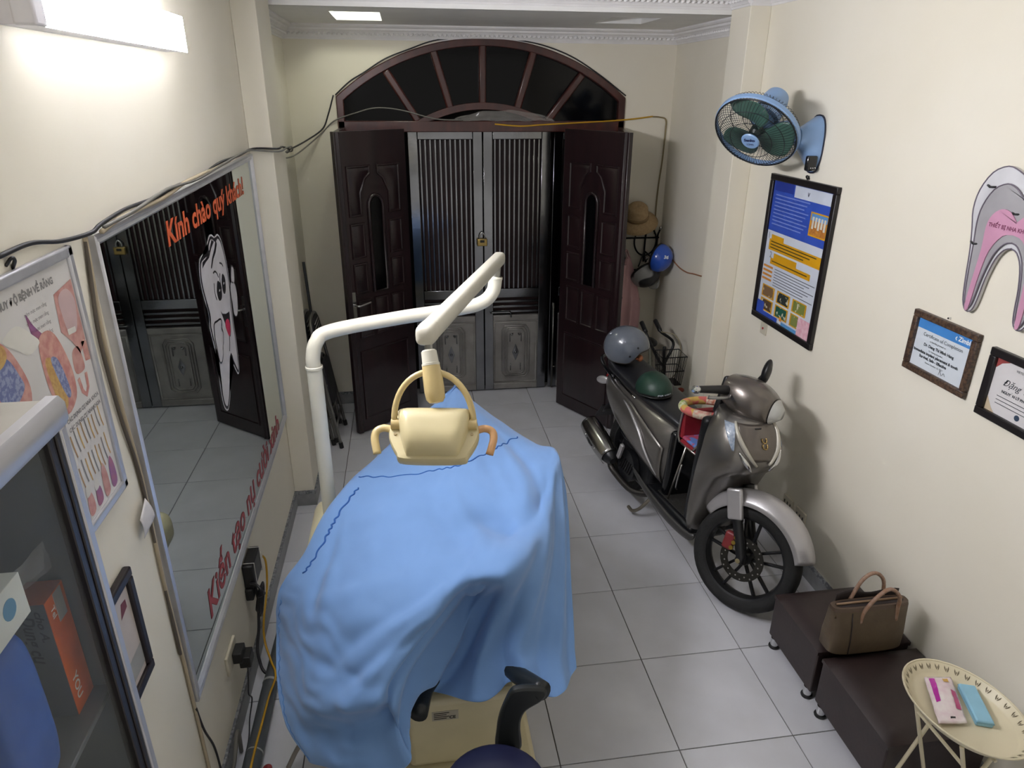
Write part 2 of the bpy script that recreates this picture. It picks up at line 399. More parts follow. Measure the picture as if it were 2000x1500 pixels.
# ================================================================ arched fanlight, folding doors, steel gate
M_WOOD = mat('dark_red_varnished_wood', '251518', rough=0.3, col2='1b1013', scale=3.5, stretch=(6, 6, 0.6), coat=0.25, detail=5)
M_WOODL = mat('red_brown_varnished_frame', '4c2620', rough=0.3, col2='3a1d1b', scale=4, stretch=(4, 4, 1.2), coat=0.25, detail=5)
M_DGLASS = mat('black_night_glass', '050507', rough=0.08, var=0.0, spec=0.18)
def fanlight():
    y0, y1 = YB - 0.02, YB + 0.07
    root = tag(bpy.data.objects.new('window_1', None), 'arched dark wood fanlight with six black panes over the door', 'window', kind='structure')
    COL.objects.link(root); root.location = (ACX, YB, 2.2); ROOTM[root.name] = Matrix.Translation(root.location)
    fw = 0.055
    # arch frame ring, following the opening
    m = MB(); A = []
    n = 48
    outer = [(AX0 + 0.002, 2.21), (AX0 + 0.002, AZS)] + [(AX0 + (AX1 - AX0) * i / n, arch_z(AX0 + (AX1 - AX0) * i / n) - 0.002) for i in range(1, n)] + [(AX1 - 0.002, AZS), (AX1 - 0.002, 2.21)]
    def inset(x): return arch_z(x, fw)
    ix0, ix1 = AX0 + fw, AX1 - fw
    inner = [(ix0, 2.21), (ix0, inset(ix0))] + [(ix0 + (ix1 - ix0) * i / n, inset(ix0 + (ix1 - ix0) * i / n)) for i in range(1, n)] + [(ix1, inset(ix1)), (ix1, 2.21)]
    R = []
    for (a, b), (c, d) in zip(outer, inner):
        R.append([V(a, y0, b), V(a, y1, b), V(c, y1, d), V(c, y0, d)])
    m.rings(R); m.build('arch_frame', M_WOODL, root, bevel=0.006)
    MB().box(AX0, AX1, y0, y1, 2.205, 2.285).build('transom_rail', M_WOODL, root, bevel=0.006)
    # small inner arch
    sc = -0.385; shw = 0.50
    def sm(x, off=0): 
        r = 1.02 - off; return 2.415 - 1.02 + math.sqrt(max(r * r - (x - sc) ** 2, 0))
    xa, xb = sc - shw, sc + shw; R = []
    for i in range(25):
        x = xa + (xb - xa) * i / 24
        R.append([V(x, y0, sm(x)), V(x, y1, sm(x)), V(x, y1, max(sm(x, 0.05), 2.28)), V(x, y0, max(sm(x, 0.05), 2.28))])
    MB().rings(R).build('inner_arch', M_WOODL, root, bevel=0.004)
    mull = [((-1.10, 2.60), (-0.875, 2.29)), ((-0.75, 2.745), (-0.625, 2.36)), ((-0.385, 2.80), (-0.39, 2.39)), ((0.000, 2.745), (-0.13, 2.36)), ((0.375, 2.585), (0.11, 2.29))]
    for (a, b) in mull:
        MB().bar((a[0], YB + 0.022, a[1] + 0.03), (b[0], YB + 0.022, b[1] - 0.01), 0.055, 0.075, (0, 1, 0)).build('mullion', M_WOODL, root, bevel=0.012)
    def archpts(xa_, xb_, k=8): return [(xa_ + (xb_ - xa_) * i / k, inset(xa_ + (xb_ - xa_) * i / k) + 0.01) for i in range(k + 1)]
    def smpts(xa_, xb_, k=5): return [(xa_ + (xb_ - xa_) * i / k, max(2.285, min(sm(xa_ + (xb_ - xa_) * i / k) - 0.01, 2.42))) for i in range(k + 1)]
    xs_t = [ix0] + [q[0][0] for q in mull] + [ix1]; xs_b = [ix0] + [q[1][0] for q in mull] + [ix1]
    for i in range(6):
        top = archpts(xs_t[i], xs_t[i + 1])
        bot = [(xs_b[i], 2.28), (xs_b[i + 1], 2.28)] if i in (0, 5) else smpts(xs_b[i], xs_b[i + 1])
        poly = top + bot[::-1]
        MB().prism(poly, (0, YB + 0.028, 0), (1, 0, 0), (0, 0, 1), (0, 1, 0), 0.006).build('pane', M_DGLASS, root)
    # crumpled clear plastic film stuffed along the transom
    f = MB()
    def fn(u, v):
        x = -0.62 + 0.78 * u; z = 2.285 + 0.075 * v * math.sin(math.pi * u) ** 0.6 + 0.01 * mnoise.noise(V(x * 9, v * 3, 0))
        return V(x, YB - 0.025 + 0.018 * mnoise.noise(V(x * 14, v * 5, 3)), z)
    f.grid(40, 6, fn); f.build('plastic_film', mat('clear_crumpled_film', 'c8c4bd', rough=0.12, alpha=0.28), root, smooth=True)
fanlight()
# jambs of the doorway
for k, (xa, xb) in enumerate(((AX0, AX0 + 0.055), (AX1 - 0.055, AX1))):
    tag(MB().box(xa, xb, YB - 0.02, YB + 0.07, 0, 2.205).build('trim_%d' % (9 + k), M_WOODL, bevel=0.005),
        ('dark wood door jamb on the folding-chair side', 'dark wood door jamb on the hat-rack side')[k], 'door jamb', kind='structure')

M_CHROME = mat('polished_steel_trim', 'c9c9c9', rough=0.18, metal=1.0, var=0.03)
def leaf(root, a, b, h, panels=True, handle=None, flip=1):
    """one folding-door leaf standing from floor point a to floor point b, face with panels to the room"""
    a = Vector((a[0], a[1], 0)); b = Vector((b[0], b[1], 0)); w = (b - a).length; d = (b - a).normalized(); n = Vector((d.y, -d.x, 0)) * flip   # n: face normal
    M = Matrix(((d.x, n.x, 0, a.x), (d.y, n.y, 0, a.y), (0, 0, 1, 0.012), (0, 0, 0, 1)))
    th = 0.038
    slabm = MB(M).box(0, w, -th, 0, 0, h)
    lf = slabm.build('door_leaf', M_WOOD, root, bevel=0.003)
    if not panels: return lf
    def panel(x0, x1, z0, z1, cut=None):
        m = MB(M); g = 0.016
        # raised field with a sloped margin
        A = [(x0, 0, z0), (x1, 0, z0), (x1, 0, z1), (x0, 0, z1)]
        if cut == 'r': A = [(x0, 0, z0), (x1 - 0.09, 0, z0), (x1 - 0.09, 0, z0 + (z1 - z0) * 0.45), (x1 - 0.045, 0, z0 + (z1 - z0) * 0.72), (x1, 0, z0 + (z1 - z0) * 0.82), (x1, 0, z1), (x0, 0, z1)]
        if cut == 'l': A = [(x0 + 0.09, 0, z0), (x1, 0, z0), (x1, 0, z1), (x0, 0, z1), (x0, 0, z0 + (z1 - z0) * 0.82), (x0 + 0.045, 0, z0 + (z1 - z0) * 0.72), (x0 + 0.09, 0, z0 + (z1 - z0) * 0.45)]
        cx = sum(p[0] for p in A) / len(A); cz = sum(p[2] for p in A) / len(A)
        def ins(k, y):
            out = []
            N = len(A)
            for i in range(N):
                p0, p1, p2 = [Vector((A[(i + q) % N][0], A[(i + q) % N][2])) for q in (-1, 0, 1)]
                e1 = (p1 - p0).normalized(); e2 = (p2 - p1).normalized()
                n1 = Vector((-e1.y, e1.x)); n2 = Vector((-e2.y, e2.x)); bb = (n1 + n2); bb = bb / max(bb.dot(n1), 0.3)
                q = p1 + bb * k; out.append(V(q.x, y, q.y))
            return out
        R = [ins(0, 0.0005), ins(0.004, 0.009), ins(0.012, 0.010), ins(0.018, 0.003), ins(0.034, 0.009)]
        m.rings(R); m.build('panel', M_WOOD, lf, smooth=35)
    e = 0.07; c = w / 2; gw = 0.062
    panel(e, c - 0.025, h * 0.745, h * 0.90, 'r'); panel(c + 0.025, w - e, h * 0.745, h * 0.90, 'l')
    for (z0, z1) in ((0.612, 0.725), (0.495, 0.597)):
        panel(e, c - gw - 0.045, h * z0, h * z1); panel(c + gw + 0.045, w - e, h * z0, h * z1)
    tw = (w - 2 * e) / 3
    for k in range(3): panel(e + tw * k + 0.012, e + tw * (k + 1) - 0.012, h * 0.345, h * 0.475)
    panel(e, w - e, h * 0.045, h * 0.30)
    # arched glass slot with a moulding
    zb, zt = h * 0.495, h * 0.80
    pts = [(c - gw, zb), (c + gw, zb)] + [(c + gw * math.cos(t), zt - gw + gw * math.sin(t) * 1.25) for t in [math.pi * i / 10 for i in range(11)]]
    MB(M).prism(pts, (0, 0.001, 0), (1, 0, 0), (0, 0, 1), (0, 1, 0), 0.004).build('glass', M_DGLASS, lf)
    MB(M).tube([V(p[0], 0.006, p[1]) for p in pts], 0.013, 6, closed=True).build('moulding', M_WOOD, lf, smooth=True)
    if handle is not None:
        hx = handle
        MB(M).box(hx - 0.018, hx + 0.018, 0, 0.008, 0.90, 1.13).build('handle_plate', M_CHROME, lf, bevel=0.003)
        s = 1 if hx < w / 2 else -1
        MB(M).tube(cr([(hx, 0.0, 1.035), (hx, 0.05, 1.035), (hx + s * 0.03, 0.055, 1.035), (hx + s * 0.13, 0.05, 1.045)], 5), 0.008, 8).build('handle', M_CHROME, lf, smooth=True)
    return lf
def door(name, label, near, far, hinge, hand):
    root = bpy.data.objects.new(name, None); COL.objects.link(root); root.location = (near[0], near[1], 0)
    ROOTM[root.name] = Matrix.Translation(root.location)
    tag(root, label, 'door', kind='structure')
    if hand == 'L':
        leaf(root, near, far, 2.228, True, 0.05); leaf(root, (hinge[0], hinge[1]), (near[0] - 0.005, near[1] + 0.01), 2.228, False)
    else:
        leaf(root, far, near, 2.228, True, None); leaf(root, (near[0] + 0.01, near[1] + 0.012), hinge, 2.228, False)
door('door_1', 'dark red panelled door leaf with lever handle, folded open beside the chairs', (-1.451, 3.06), (-0.985, 3.449), (-1.455, 3.65), 'L')
door('door_2', 'dark red panelled door leaf folded open beside the hat rack', (0.518, 2.88), (0.196, 3.447), (0.70, 3.64), 'R')

# ---------------------------------------------------------------- stainless gate
M_STEEL = mat('stainless_gate_steel', '8e9094', rough=0.13, metal=1.0, col2='76777a', scale=2.5, bump=0.12, bscale=4)
M_STEELD = mat('brushed_gate_sheet', '9b9894', rough=0.4, metal=0.7, col2='868380', scale=6, bump=0.04, bscale=14)
M_MAROON = mat('maroon_backing_sheet', '2c1013', rough=0.5, var=0.1)
def gate_leaf(root, x0, x1, nbar, detail=True):
    y0, y1 = 3.80, 3.84; H = 2.205; s = 0.075
    w = x1 - x0
    def part(nm, mb, m=M_STEEL, bv=0.004): return mb.build(nm, m, root, bevel=bv)
    part('stile', MB().box(x0, x0 + s, y0, y1, 0.012, H)); part('stile', MB().box(x1 - s, x1, y0, y1, 0.012, H))
    part('top_rail', MB().box(x0 + s, x1 - s, y0, y1, 2.145, H)); part('mid_rail', MB().box(x0 + s, x1 - s, y0, y1, 0.862, 0.94))
    part('lower_rail', MB().box(x0 + s, x1 - s, y0, y1, 0.655, 0.705), M_STEELD); part('bottom_rail', MB().box(x0 + s, x1 - s, y0, y1, 0.012, 0.065), M_STEELD)
    MB().box(x0 + 0.02, x1 - 0.02, y1 + 0.025, y1 + 0.03, 0.65, 2.19).build('backing_sheet', M_MAROON, root)
    for i in range(nbar):
        x = x0 + s + (w - 2 * s) * (i + 0.5) / nbar
        MB().box(x - 0.0075, x + 0.0075, y0 + 0.01, y0 + 0.03, 0.94, 2.145).build('bar', M_STEEL, root, bevel=0.002, seg=1)
    for i in range(3):
        z = 0.725 + 0.045 * i
        MB().box(x0 + s, x1 - s, y0 + 0.01, y0 + 0.03, z, z + 0.02).build('slot_bar', M_STEEL, root, bevel=0.002, seg=1)
    kp = MB().box(x0 + s, x1 - s, y0 + 0.008, y0 + 0.014, 0.065, 0.655).build('kick_panel', M_STEELD, root)
    if detail:
        cx = (x0 + x1) / 2; yy = y0 + 0.003
        def octo(hw, z0, z1, c): return [V(cx - hw + c, yy, z1), V(cx + hw - c, yy, z1), V(cx + hw, yy, z1 - c * 1.3), V(cx + hw, yy, z0 + c * 1.3), V(cx + hw - c, yy, z0), V(cx - hw + c, yy, z0), V(cx - hw, yy, z0 + c * 1.3), V(cx - hw, yy, z1 - c * 1.3)]
        for hw, z0, z1, c in ((0.120, 0.13, 0.605, 0.03), (0.098, 0.145, 0.59, 0.028), (0.078, 0.16, 0.575, 0.024)):
            MB().tube(octo(hw, z0, z1, c), 0.0065, 6, closed=True).build('embossed_frame', M_STEELD, kp, smooth=True)
        rect = [V(cx - w / 2 + s + 0.012, yy, 0.08), V(cx + w / 2 - s - 0.012, yy, 0.08), V(cx + w / 2 - s - 0.012, yy, 0.64), V(cx - w / 2 + s + 0.012, yy, 0.64)]
        MB().tube(rect, 0.006, 6, closed=True).build('embossed_border', M_STEELD, kp, smooth=True)
        dm = MB().add([(cx, yy - 0.004, 0.36), (cx - 0.030, yy, 0.36), (cx, yy, 0.44), (cx + 0.030, yy, 0.36), (cx, yy, 0.28)], [(0, 1, 2), (0, 2, 3), (0, 3, 4), (0, 4, 1)])
        dm.build('embossed_diamond', M_STEEL, kp)
        MB().ball((cx, yy - 0.004, 0.36), 0.012).build('boss', M_STEEL, kp, smooth=True)
        for q in (-1, 1):
            MB().tube([V(cx + q * 0.02, yy, 0.535), V(cx + q * 0.05, yy, 0.535), V(cx + q * 0.05, yy, 0.46)], 0.004, 6).build('embossed_scroll', M_STEEL, kp, smooth=True)
            MB().ball((cx + q * 0.033, yy, 0.525), 0.010).build('boss', M_STEEL, kp, smooth=True)
            MB().tube([V(cx + q * 0.045, yy, 0.19), V(cx + q * 0.045, yy, 0.255)], 0.004, 6).build('embossed_scroll', M_STEEL, kp, smooth=True)
def gate():
    root = bpy.data.objects.new('door_3', None); COL.objects.link(root); root.location = (-0.38, 3.82, 0)
    ROOTM[root.name] = Matrix.Translation(root.location)
    tag(root, 'closed stainless steel gate with upright bars and embossed kick panels', 'gate', kind='structure')
    gate_leaf(root, -0.963, -0.384, 11); gate_leaf(root, -0.378, 0.166, 10)
    gate_leaf(root, -1.41, -0.985, 8, False); gate_leaf(root, 0.19, 0.665, 9, False)
    M = mat('dull_steel_rod', '77746f', rough=0.35, metal=1.0)
    MB().tube(cr([(-0.33, 3.785, 0.735), (-0.19, 3.785, 0.735), (-0.155, 3.785, 0.73), (-0.15, 3.785, 0.69)], 5), 0.007, 8).build('latch_rod', M_STEEL, root, smooth=True)
    MB().tube([(0.225, 3.79, 0.01), (0.225, 3.79, 0.80)], 0.008, 8).build('drop_bolt', M, root, smooth=True)
    MB().tube([(0.225, 3.79, 0.21), (0.25, 3.775, 0.215)], 0.006, 6).build('bolt_handle', M, root, smooth=True)
    MB().box(-1.0, 0.20, 3.785, 3.86, 2.205, 2.24).build('head_rail', M_STEEL, root, bevel=0.004)
gate()
# unseen dark sheet added behind the gate: keeps the street side black
sh = tag(MB().box(AX0, AX1, 3.93, 3.95, 0, 2.9).build('blackout_sheet', mat('blackout_dark', '141012', rough=0.7)), 'dark sheet added outside the steel gate to block light', 'light blocker', kind='structure')
# brass padlock
def padlock():
    t = thing('padlock', (-0.395, 3.785, 1.33), 'small brass padlock hanging on the steel gate', 'padlock')
    MB().box(-0.437, -0.353, 3.765, 3.793, 1.315, 1.375).build('body', mat('brass', 'b39a5f', rough=0.36, metal=0.9), t, bevel=0.006)
    MB().tube(cr([(-0.415, 3.780, 1.37), (-0.415, 3.780, 1.40), (-0.395, 3.780, 1.425), (-0.375, 3.780, 1.40), (-0.375, 3.780, 1.37)], 5), 0.006, 8).build('shackle', M_CHROME, t, smooth=True)
    MB().box(-0.413, -0.377, 3.762, 3.7655, 1.345, 1.365).build('keyhole_plate', mat('black_plastic', '161616', rough=0.45), t)
padlock()
# ================================================================ things on and along the mirror wall
M_ALU = mat('brushed_aluminium', 'd2d3d8', rough=0.33, metal=0.6, var=0.04, scale=20)
M_BLK = mat('matt_black_plastic', '1a1a1b', rough=0.45, var=0.1)
M_MIRR = mat('mirror_silvering', 'c2cbc8', rough=0.015, metal=1.0, var=0.0)
def split_loose(name, me, m, parent, gap=0.035):
    """one object for each word of a lettering mesh (split at wide gaps along y)"""
    ys_ = sorted(v.co.y for v in me.vertices); cuts = [ys_[i] / 2 + ys_[i + 1] / 2 for i in range(len(ys_) - 1) if ys_[i + 1] - ys_[i] > gap]
    res = []
    for k in range(len(cuts) + 1):
        lo = cuts[k - 1] if k else -9; hi = cuts[k] if k < len(cuts) else 9
        bm = bmesh.new(); bm.from_mesh(me)
        bmesh.ops.delete(bm, geom=[v for v in bm.verts if not (lo < v.co.y <= hi)], context='VERTS')
        m2 = bpy.data.meshes.new(name); bm.to_mesh(m2); bm.free(); res.append(link(name, m2, m, parent))
    return res
def wallL(off=0.0):
    x = XL + off
    return lambda a, b: V(x, a, b)
# ---- big mirror
def mirror():
    t = thing('wall_mirror', (XL, 1.02, 0.6), 'large aluminium framed mirror with orange greeting and smiling tooth decal', 'mirror')
    Q = [(-0.02, 2.150), (2.066, 2.184), (2.060, 0.652), (-0.024, 0.566)]     # TL TR BR BL  (y, z)
    def ins(k):
        out = []
        for i in range(4):
            p0, p1, p2 = [Vector(Q[(i + q) % 4]) for q in (-1, 0, 1)]
            e1 = (p1 - p0).normalized(); e2 = (p2 - p1).normalized()
            n1 = Vector((e1.y, -e1.x)); n2 = Vector((e2.y, -e2.x)); b = n1 + n2; b = b / b.dot(n1)
            out.append(p1 + b * k)
        return out
    A, B = ins(0), ins(0.032)
    nm = ('top', 'right', 'bottom', 'left')
    for i in range(4):
        j = (i + 1) % 4
        prof = []
        def ring(pa, pb):
            return [V(XL, pa.x, pa.y), V(XL + 0.022, pa.x, pa.y), V(XL + 0.024, *(pa.lerp(pb, 0.25))), V(XL + 0.018, *(pa.lerp(pb, 0.5))), V(XL + 0.022, *(pa.lerp(pb, 0.72))), V(XL + 0.012, pb.x, pb.y), V(XL, pb.x, pb.y)]
        MB().rings([ring(A[i], B[i]), ring(A[j], B[j])]).build('frame_bar', M_ALU, t, smooth=25)
    C = ins(0.028); g = MB()
    g.add([V(XL + 0.006, *p) for p in C] + [V(XL + 0.010, *p) for p in C], [(0, 1, 2, 3), (7, 6, 5, 4), (0, 4, 5, 1), (1, 5, 6, 2), (2, 6, 7, 3), (3, 7, 4, 0)])
    gl = g.build('glass', M_MIRR, t)
    # orange lettering along the top, red lettering along the bottom
    M_OR = mat('orange_vinyl', 'e0673f', rough=0.5); M_RD = mat('red_vinyl', 'a8414a', rough=0.5)
    xs_ = XL + 0.0112
    def top(u, v): return V(xs_, 0.575 + u, 2.012 + v + 0.012 * u)
    me_w = 1.15
    def fit(name, txt, m, y0, y1, z0, slope, h, bold, shear):
        me = text_mesh(txt, 1.0, 0.0, bold, shear)
        xa = min(v.co.x for v in me.vertices); xb = max(v.co.x for v in me.vertices); hh = 0.73
        for v in me.vertices:
            u = (v.co.x - xa) / (xb - xa)
            v.co = V(xs_, y0 + (y1 - y0) * u, z0 + slope * u + v.co.y / hh * h)
        me.update(); return split_loose(name, me, m, gl)
    fit('greeting_lettering', 'Kính chào quý khách!', M_OR, 0.555, 1.80, 2.005, 0.012, 0.082, 0.028, 0.12)
    fit('slogan_lettering', 'Kiến tạo nụ cười xinh', M_RD, 0.265, 1.86, 0.672, 0.0, 0.115, 0.022, 0.12)
    # tooth decal: white vinyl shape with dark lines
    OUT = [(1.051, 1.946), (1.003, 1.923), (0.989, 1.902), (0.9, 1.897), (0.864, 1.885), (0.842, 1.85), (0.833, 1.793), (0.846, 1.734), (0.868, 1.665), (0.852, 1.628), (0.856, 1.584), (0.874, 1.504), (0.881, 1.449), (0.857, 1.368), (0.86, 1.282), (0.893, 1.238), (0.934, 1.236), (0.994, 1.286), (1.081, 1.404), (1.101, 1.373), (1.127, 1.334), (1.157, 1.299), (1.188, 1.306), (1.208, 1.373), (1.219, 1.452), (1.219, 1.525), (1.23, 1.602), (1.254, 1.674), (1.26, 1.757), (1.253, 1.82), (1.231, 1.884), (1.202, 1.919), (1.17, 1.931), (1.129, 1.927), (1.091, 1.944)]
    M_W = mat('white_vinyl', 'c9c6c8', rough=0.5); M_K = mat('dark_vinyl', '15141d', rough=0.4)
    def smooth(p, n=4): return [(q.x, q.y) for q in cr([V(a, b, 0) for a, b in p], n, True)]
    def shrink(p, k):
        c = Vector((sum(a for a, b in p) / len(p), sum(b for a, b in p) / len(p))); out = []
        n = len(p)
        for i in range(n):
            p0, p1, p2 = [Vector(p[(i + q) % n]) for q in (-1, 0, 1)]
            e = (p2 - p0).normalized(); nn = Vector((e.y, -e.x))
            out.append(tuple(p1 + nn * k))
        return out
    def flat(name, poly, m, d):
        bm = bmesh.new(); vs = [bm.verts.new(V(xs_ + d, a, b)) for a, b in poly]; f = bm.faces.new(vs)
        bmesh.ops.triangulate(bm, faces=[f]); bmesh.ops.recalc_face_normals(bm, faces=bm.faces)
        me = bpy.data.meshes.new(name); bm.to_mesh(me); bm.free(); return link(name, me, m, gl)
    so = smooth(OUT)
    ar = sum(so[i][0] * so[(i + 1) % len(so)][1] - so[(i + 1) % len(so)][0] * so[i][1] for i in range(len(so)))
    sg = -1 if ar > 0 else 1
    flat('tooth_rim', so, M_W, 0.0002); flat('tooth_line', shrink(so, 0.007 * sg), M_K, 0.0005); flat('tooth_body', shrink(so, 0.02 * sg), M_W, 0.0008)
    flat('tooth_crown_shadow', [(1.075, 1.925), (1.02, 1.895), (0.95, 1.875), (0.90, 1.872), (0.885, 1.85), (0.94, 1.862), (1.0, 1.868), (1.05, 1.895), (1.105, 1.912)], M_K, 0.0011)
    flat('tooth_crown_fold', [(1.135, 1.915), (1.10, 1.885), (1.045, 1.86), (1.0, 1.825), (1.01, 1.82), (1.06, 1.85), (1.11, 1.868), (1.145, 1.895)], M_K, 0.0011)
    for p in ([(1.062, 1.754), (1.03, 1.719), (1.042, 1.679), (1.08, 1.672), (1.103, 1.692), (1.106, 1.728), (1.088, 1.747)], [(1.15, 1.762), (1.123, 1.731), (1.124, 1.69), (1.154, 1.678), (1.179, 1.701), (1.187, 1.737), (1.169, 1.758)]):
        e = smooth(p, 3); flat('tooth_eye', e, M_K, 0.0012)
        cx = sum(a for a, b in e) / len(e); cz = sum(b for a, b in e) / len(e)
        flat('tooth_eye_glint', [(cx + 0.012 * math.cos(k), cz + 0.005 * math.sin(k)) for k in [i * 0.785 for i in range(8)]], M_W, 0.0015)
    def line(pts, r=0.004):
        MB().tube(cr([V(xs_ + 0.0012, a, b) for a, b in pts], 6), r, 5, flat=((1, 0, 0), 0.12)).build('tooth_stroke', M_K, gl, smooth=True)
    line([(1.02, 1.80), (1.05, 1.80), (1.075, 1.785), (1.09, 1.765)]); line([(1.14, 1.815), (1.17, 1.805), (1.185, 1.79)])
    line([(1.01, 1.76), (1.0, 1.725), (1.01, 1.69)]); line([(1.12, 1.775), (1.105, 1.745), (1.11, 1.71)])
    flat('tooth_mouth', [(1.038, 1.635), (1.061, 1.615), (1.113, 1.598), (1.172, 1.592), (1.166, 1.558), (1.149, 1.508), (1.128, 1.487), (1.098, 1.517), (1.079, 1.562), (1.057, 1.6)], M_K, 0.0012)
    flat('tooth_tongue', smooth([(1.098, 1.575), (1.133, 1.568), (1.149, 1.544), (1.143, 1.51), (1.111, 1.497), (1.089, 1.524), (1.075, 1.556)], 3), mat('pink_red_vinyl', 'bb2c50', rough=0.5), 0.0015)
    HR = [(1.281, 1.698), (1.315, 1.685), (1.34, 1.659), (1.342, 1.61), (1.314, 1.553), (1.278, 1.538), (1.248, 1.557), (1.247, 1.597), (1.245, 1.645), (1.249, 1.675)]
    TH = [(1.318, 1.752), (1.338, 1.75), (1.352, 1.735), (1.337, 1.692), (1.313, 1.683), (1.281, 1.698)]
    HL = [(0.916, 1.611), (0.957, 1.609), (1.013, 1.602), (1.022, 1.584), (1.003, 1.564), (1.02, 1.543), (1.004, 1.511), (0.981, 1.496), (0.97, 1.469), (0.941, 1.449), (0.913, 1.452), (0.905, 1.485), (0.901, 1.524), (0.898, 1.562)]
    def hand(p, rim=0.008):
        s = smooth(p, 3); a = sum(s[i][0] * s[(i + 1) % len(s)][1] - s[(i + 1) % len(s)][0] * s[i][1] for i in range(len(s))); q = -1 if a > 0 else 1
        flat('tooth_hand_line', shrink(s, -rim * q), M_K, 0.0018); flat('tooth_hand', s, M_W, 0.0021)
    hand(HR); hand(TH); hand(HL)
    line([(1.25, 1.64), (1.28, 1.633), (1.30, 1.635)]); line([(1.25, 1.60), (1.285, 1.592), (1.305, 1.595)]); line([(0.96, 1.565), (0.985, 1.56), (1.0, 1.565)]); line([(0.95, 1.52), (0.975, 1.512), (0.99, 1.513)])
    line([(1.078, 1.44), (1.10, 1.47), (1.115, 1.50)])
mirror()

# ---- anatomy chart in silver frame
def chart():
    y0, y1, z0, z1 = -1.02, -0.135, 1.49, 2.150
    t = thing('anatomy_chart', (XL, (y0 + y1) / 2, z0), 'silver framed dental anatomy chart beside the mirror', 'poster')
    w = 0.026; d = 0.016
    for a, b, c, e in ((y0, y1, z1 - w, z1), (y0, y1, z0, z0 + w), (y0, y0 + w, z0, z1), (y1 - w, y1, z0, z1)):
        MB().box(XL, XL + d, a, b, c, e).build('frame_bar', M_ALU, t, bevel=0.005)
    pp = MB().box(XL + 0.002, XL + 0.008, y0 + w - 0.003, y1 - w + 0.003, z0 + w - 0.003, z1 - w + 0.003).build('print', mat('chart_paper', 'd5d2cd', rough=0.35, var=0.02), t)
    x = XL + 0.0086
    def flat(name, poly, m, k=0.0):
        bm = bmesh.new(); vs = [bm.verts.new(V(x + k, a, b)) for a, b in poly]; f = bm.faces.new(vs)
        bmesh.ops.triangulate(bm, faces=[f]); bmesh.ops.recalc_face_normals(bm, faces=bm.faces)
        me = bpy.data.meshes.new(name); bm.to_mesh(me); bm.free(); return link(name, me, m, pp)
    def sm(p, n=4): return [(q.x, q.y) for q in cr([V(a, b, 0) for a, b in p], n, True)]
    pk = mat('print_pink', 'c79a90', rough=0.4, col2='b57f76', scale=40); rd = mat('print_red', 'bd7f76', rough=0.4, col2='d0a093', scale=50)
    bl = mat('print_blue', '9aa0ba', rough=0.4, col2='6f78a2', scale=120, lo=0.45, hi=0.55); ye = mat('print_yellow', 'cfae6a', rough=0.4, col2='b98e55', scale=90)
    gr = mat('print_grey', '8c8a88', rough=0.4); tn = mat('print_tan', 'b08e63', rough=0.4); wt = mat('print_ivory', 'dedbd0', rough=0.4); mv = mat('print_mauve', 'a2667a', rough=0.4, col2='8d5f8f', scale=25)
    text_at('title_lettering', 'CƠ BẢN THÔNG TIN HUY ĐỘ BỆNH VỀ RĂNG', gr, pp, lambda u, v: V(x, -0.695 + u, 2.086 + v), 0.021, 0.0010)
    # skull and face
    flat('chart_face', [(-0.262, 2.062), (-0.165, 2.075), (-0.165, 1.925), (-0.205, 1.90), (-0.232, 1.94), (-0.27, 1.975)], pk)
    flat('chart_skull', sm([(-0.245, 2.05), (-0.20, 2.06), (-0.172, 2.03), (-0.18, 1.985), (-0.2, 1.955), (-0.235, 1.965), (-0.245, 2.0)]), mat('print_bone', 'cbb0ae', rough=0.4), 0.0002)
    flat('chart_teeth', [(-0.24, 1.972), (-0.2, 1.968), (-0.2, 1.955), (-0.24, 1.958)], wt, 0.0004)
    # large tooth section
    flat('chart_root_tip', sm([(-0.395, 2.055), (-0.375, 2.025), (-0.345, 1.995), (-0.30, 1.968), (-0.355, 1.965), (-0.388, 2.0)]), mv)
    flat('chart_tooth_outer', sm([(-0.375, 1.985), (-0.335, 2.0), (-0.30, 1.98), (-0.272, 1.92), (-0.262, 1.86), (-0.275, 1.815), (-0.33, 1.795), (-0.368, 1.84), (-0.383, 1.90)]), rd, 0.0001)
    flat('chart_tooth_dentine', sm([(-0.37, 1.935), (-0.345, 1.94), (-0.33, 1.90), (-0.315, 1.83), (-0.335, 1.81), (-0.36, 1.845)]), ye, 0.0003)
    flat('chart_tooth_pulp', sm([(-0.345, 1.935), (-0.318, 1.93), (-0.30, 1.88), (-0.295, 1.835), (-0.312, 1.83), (-0.33, 1.87)]), bl, 0.0005)
    flat('chart_enamel', sm([(-0.50, 2.03), (-0.44, 2.045), (-0.39, 2.01), (-0.37, 1.985), (-0.42, 1.975), (-0.46, 2.0)]), wt, 0.0002)
    flat('chart_jaw_gum', sm([(-0.56, 2.04), (-0.50, 2.025), (-0.46, 1.96), (-0.45, 1.90), (-0.49, 1.855), (-0.58, 1.83)]), rd)
    flat('chart_jaw_marrow', sm([(-0.54, 2.0), (-0.5, 1.995), (-0.475, 1.95), (-0.47, 1.92), (-0.52, 1.90), (-0.56, 1.93)]), bl, 0.0002)
    flat('chart_jaw_dentine', sm([(-0.54, 2.035), (-0.505, 2.025), (-0.5, 2.0), (-0.53, 1.985), (-0.56, 2.0)]), ye, 0.0004)
    # arches
    flat('chart_palate', sm([(-0.245, 1.915), (-0.21, 1.92), (-0.2, 1.885), (-0.205, 1.86), (-0.25, 1.865)]), pk)
    flat('chart_palate_side', [(-0.19, 1.925), (-0.163, 1.92), (-0.163, 1.87), (-0.19, 1.875)], rd)
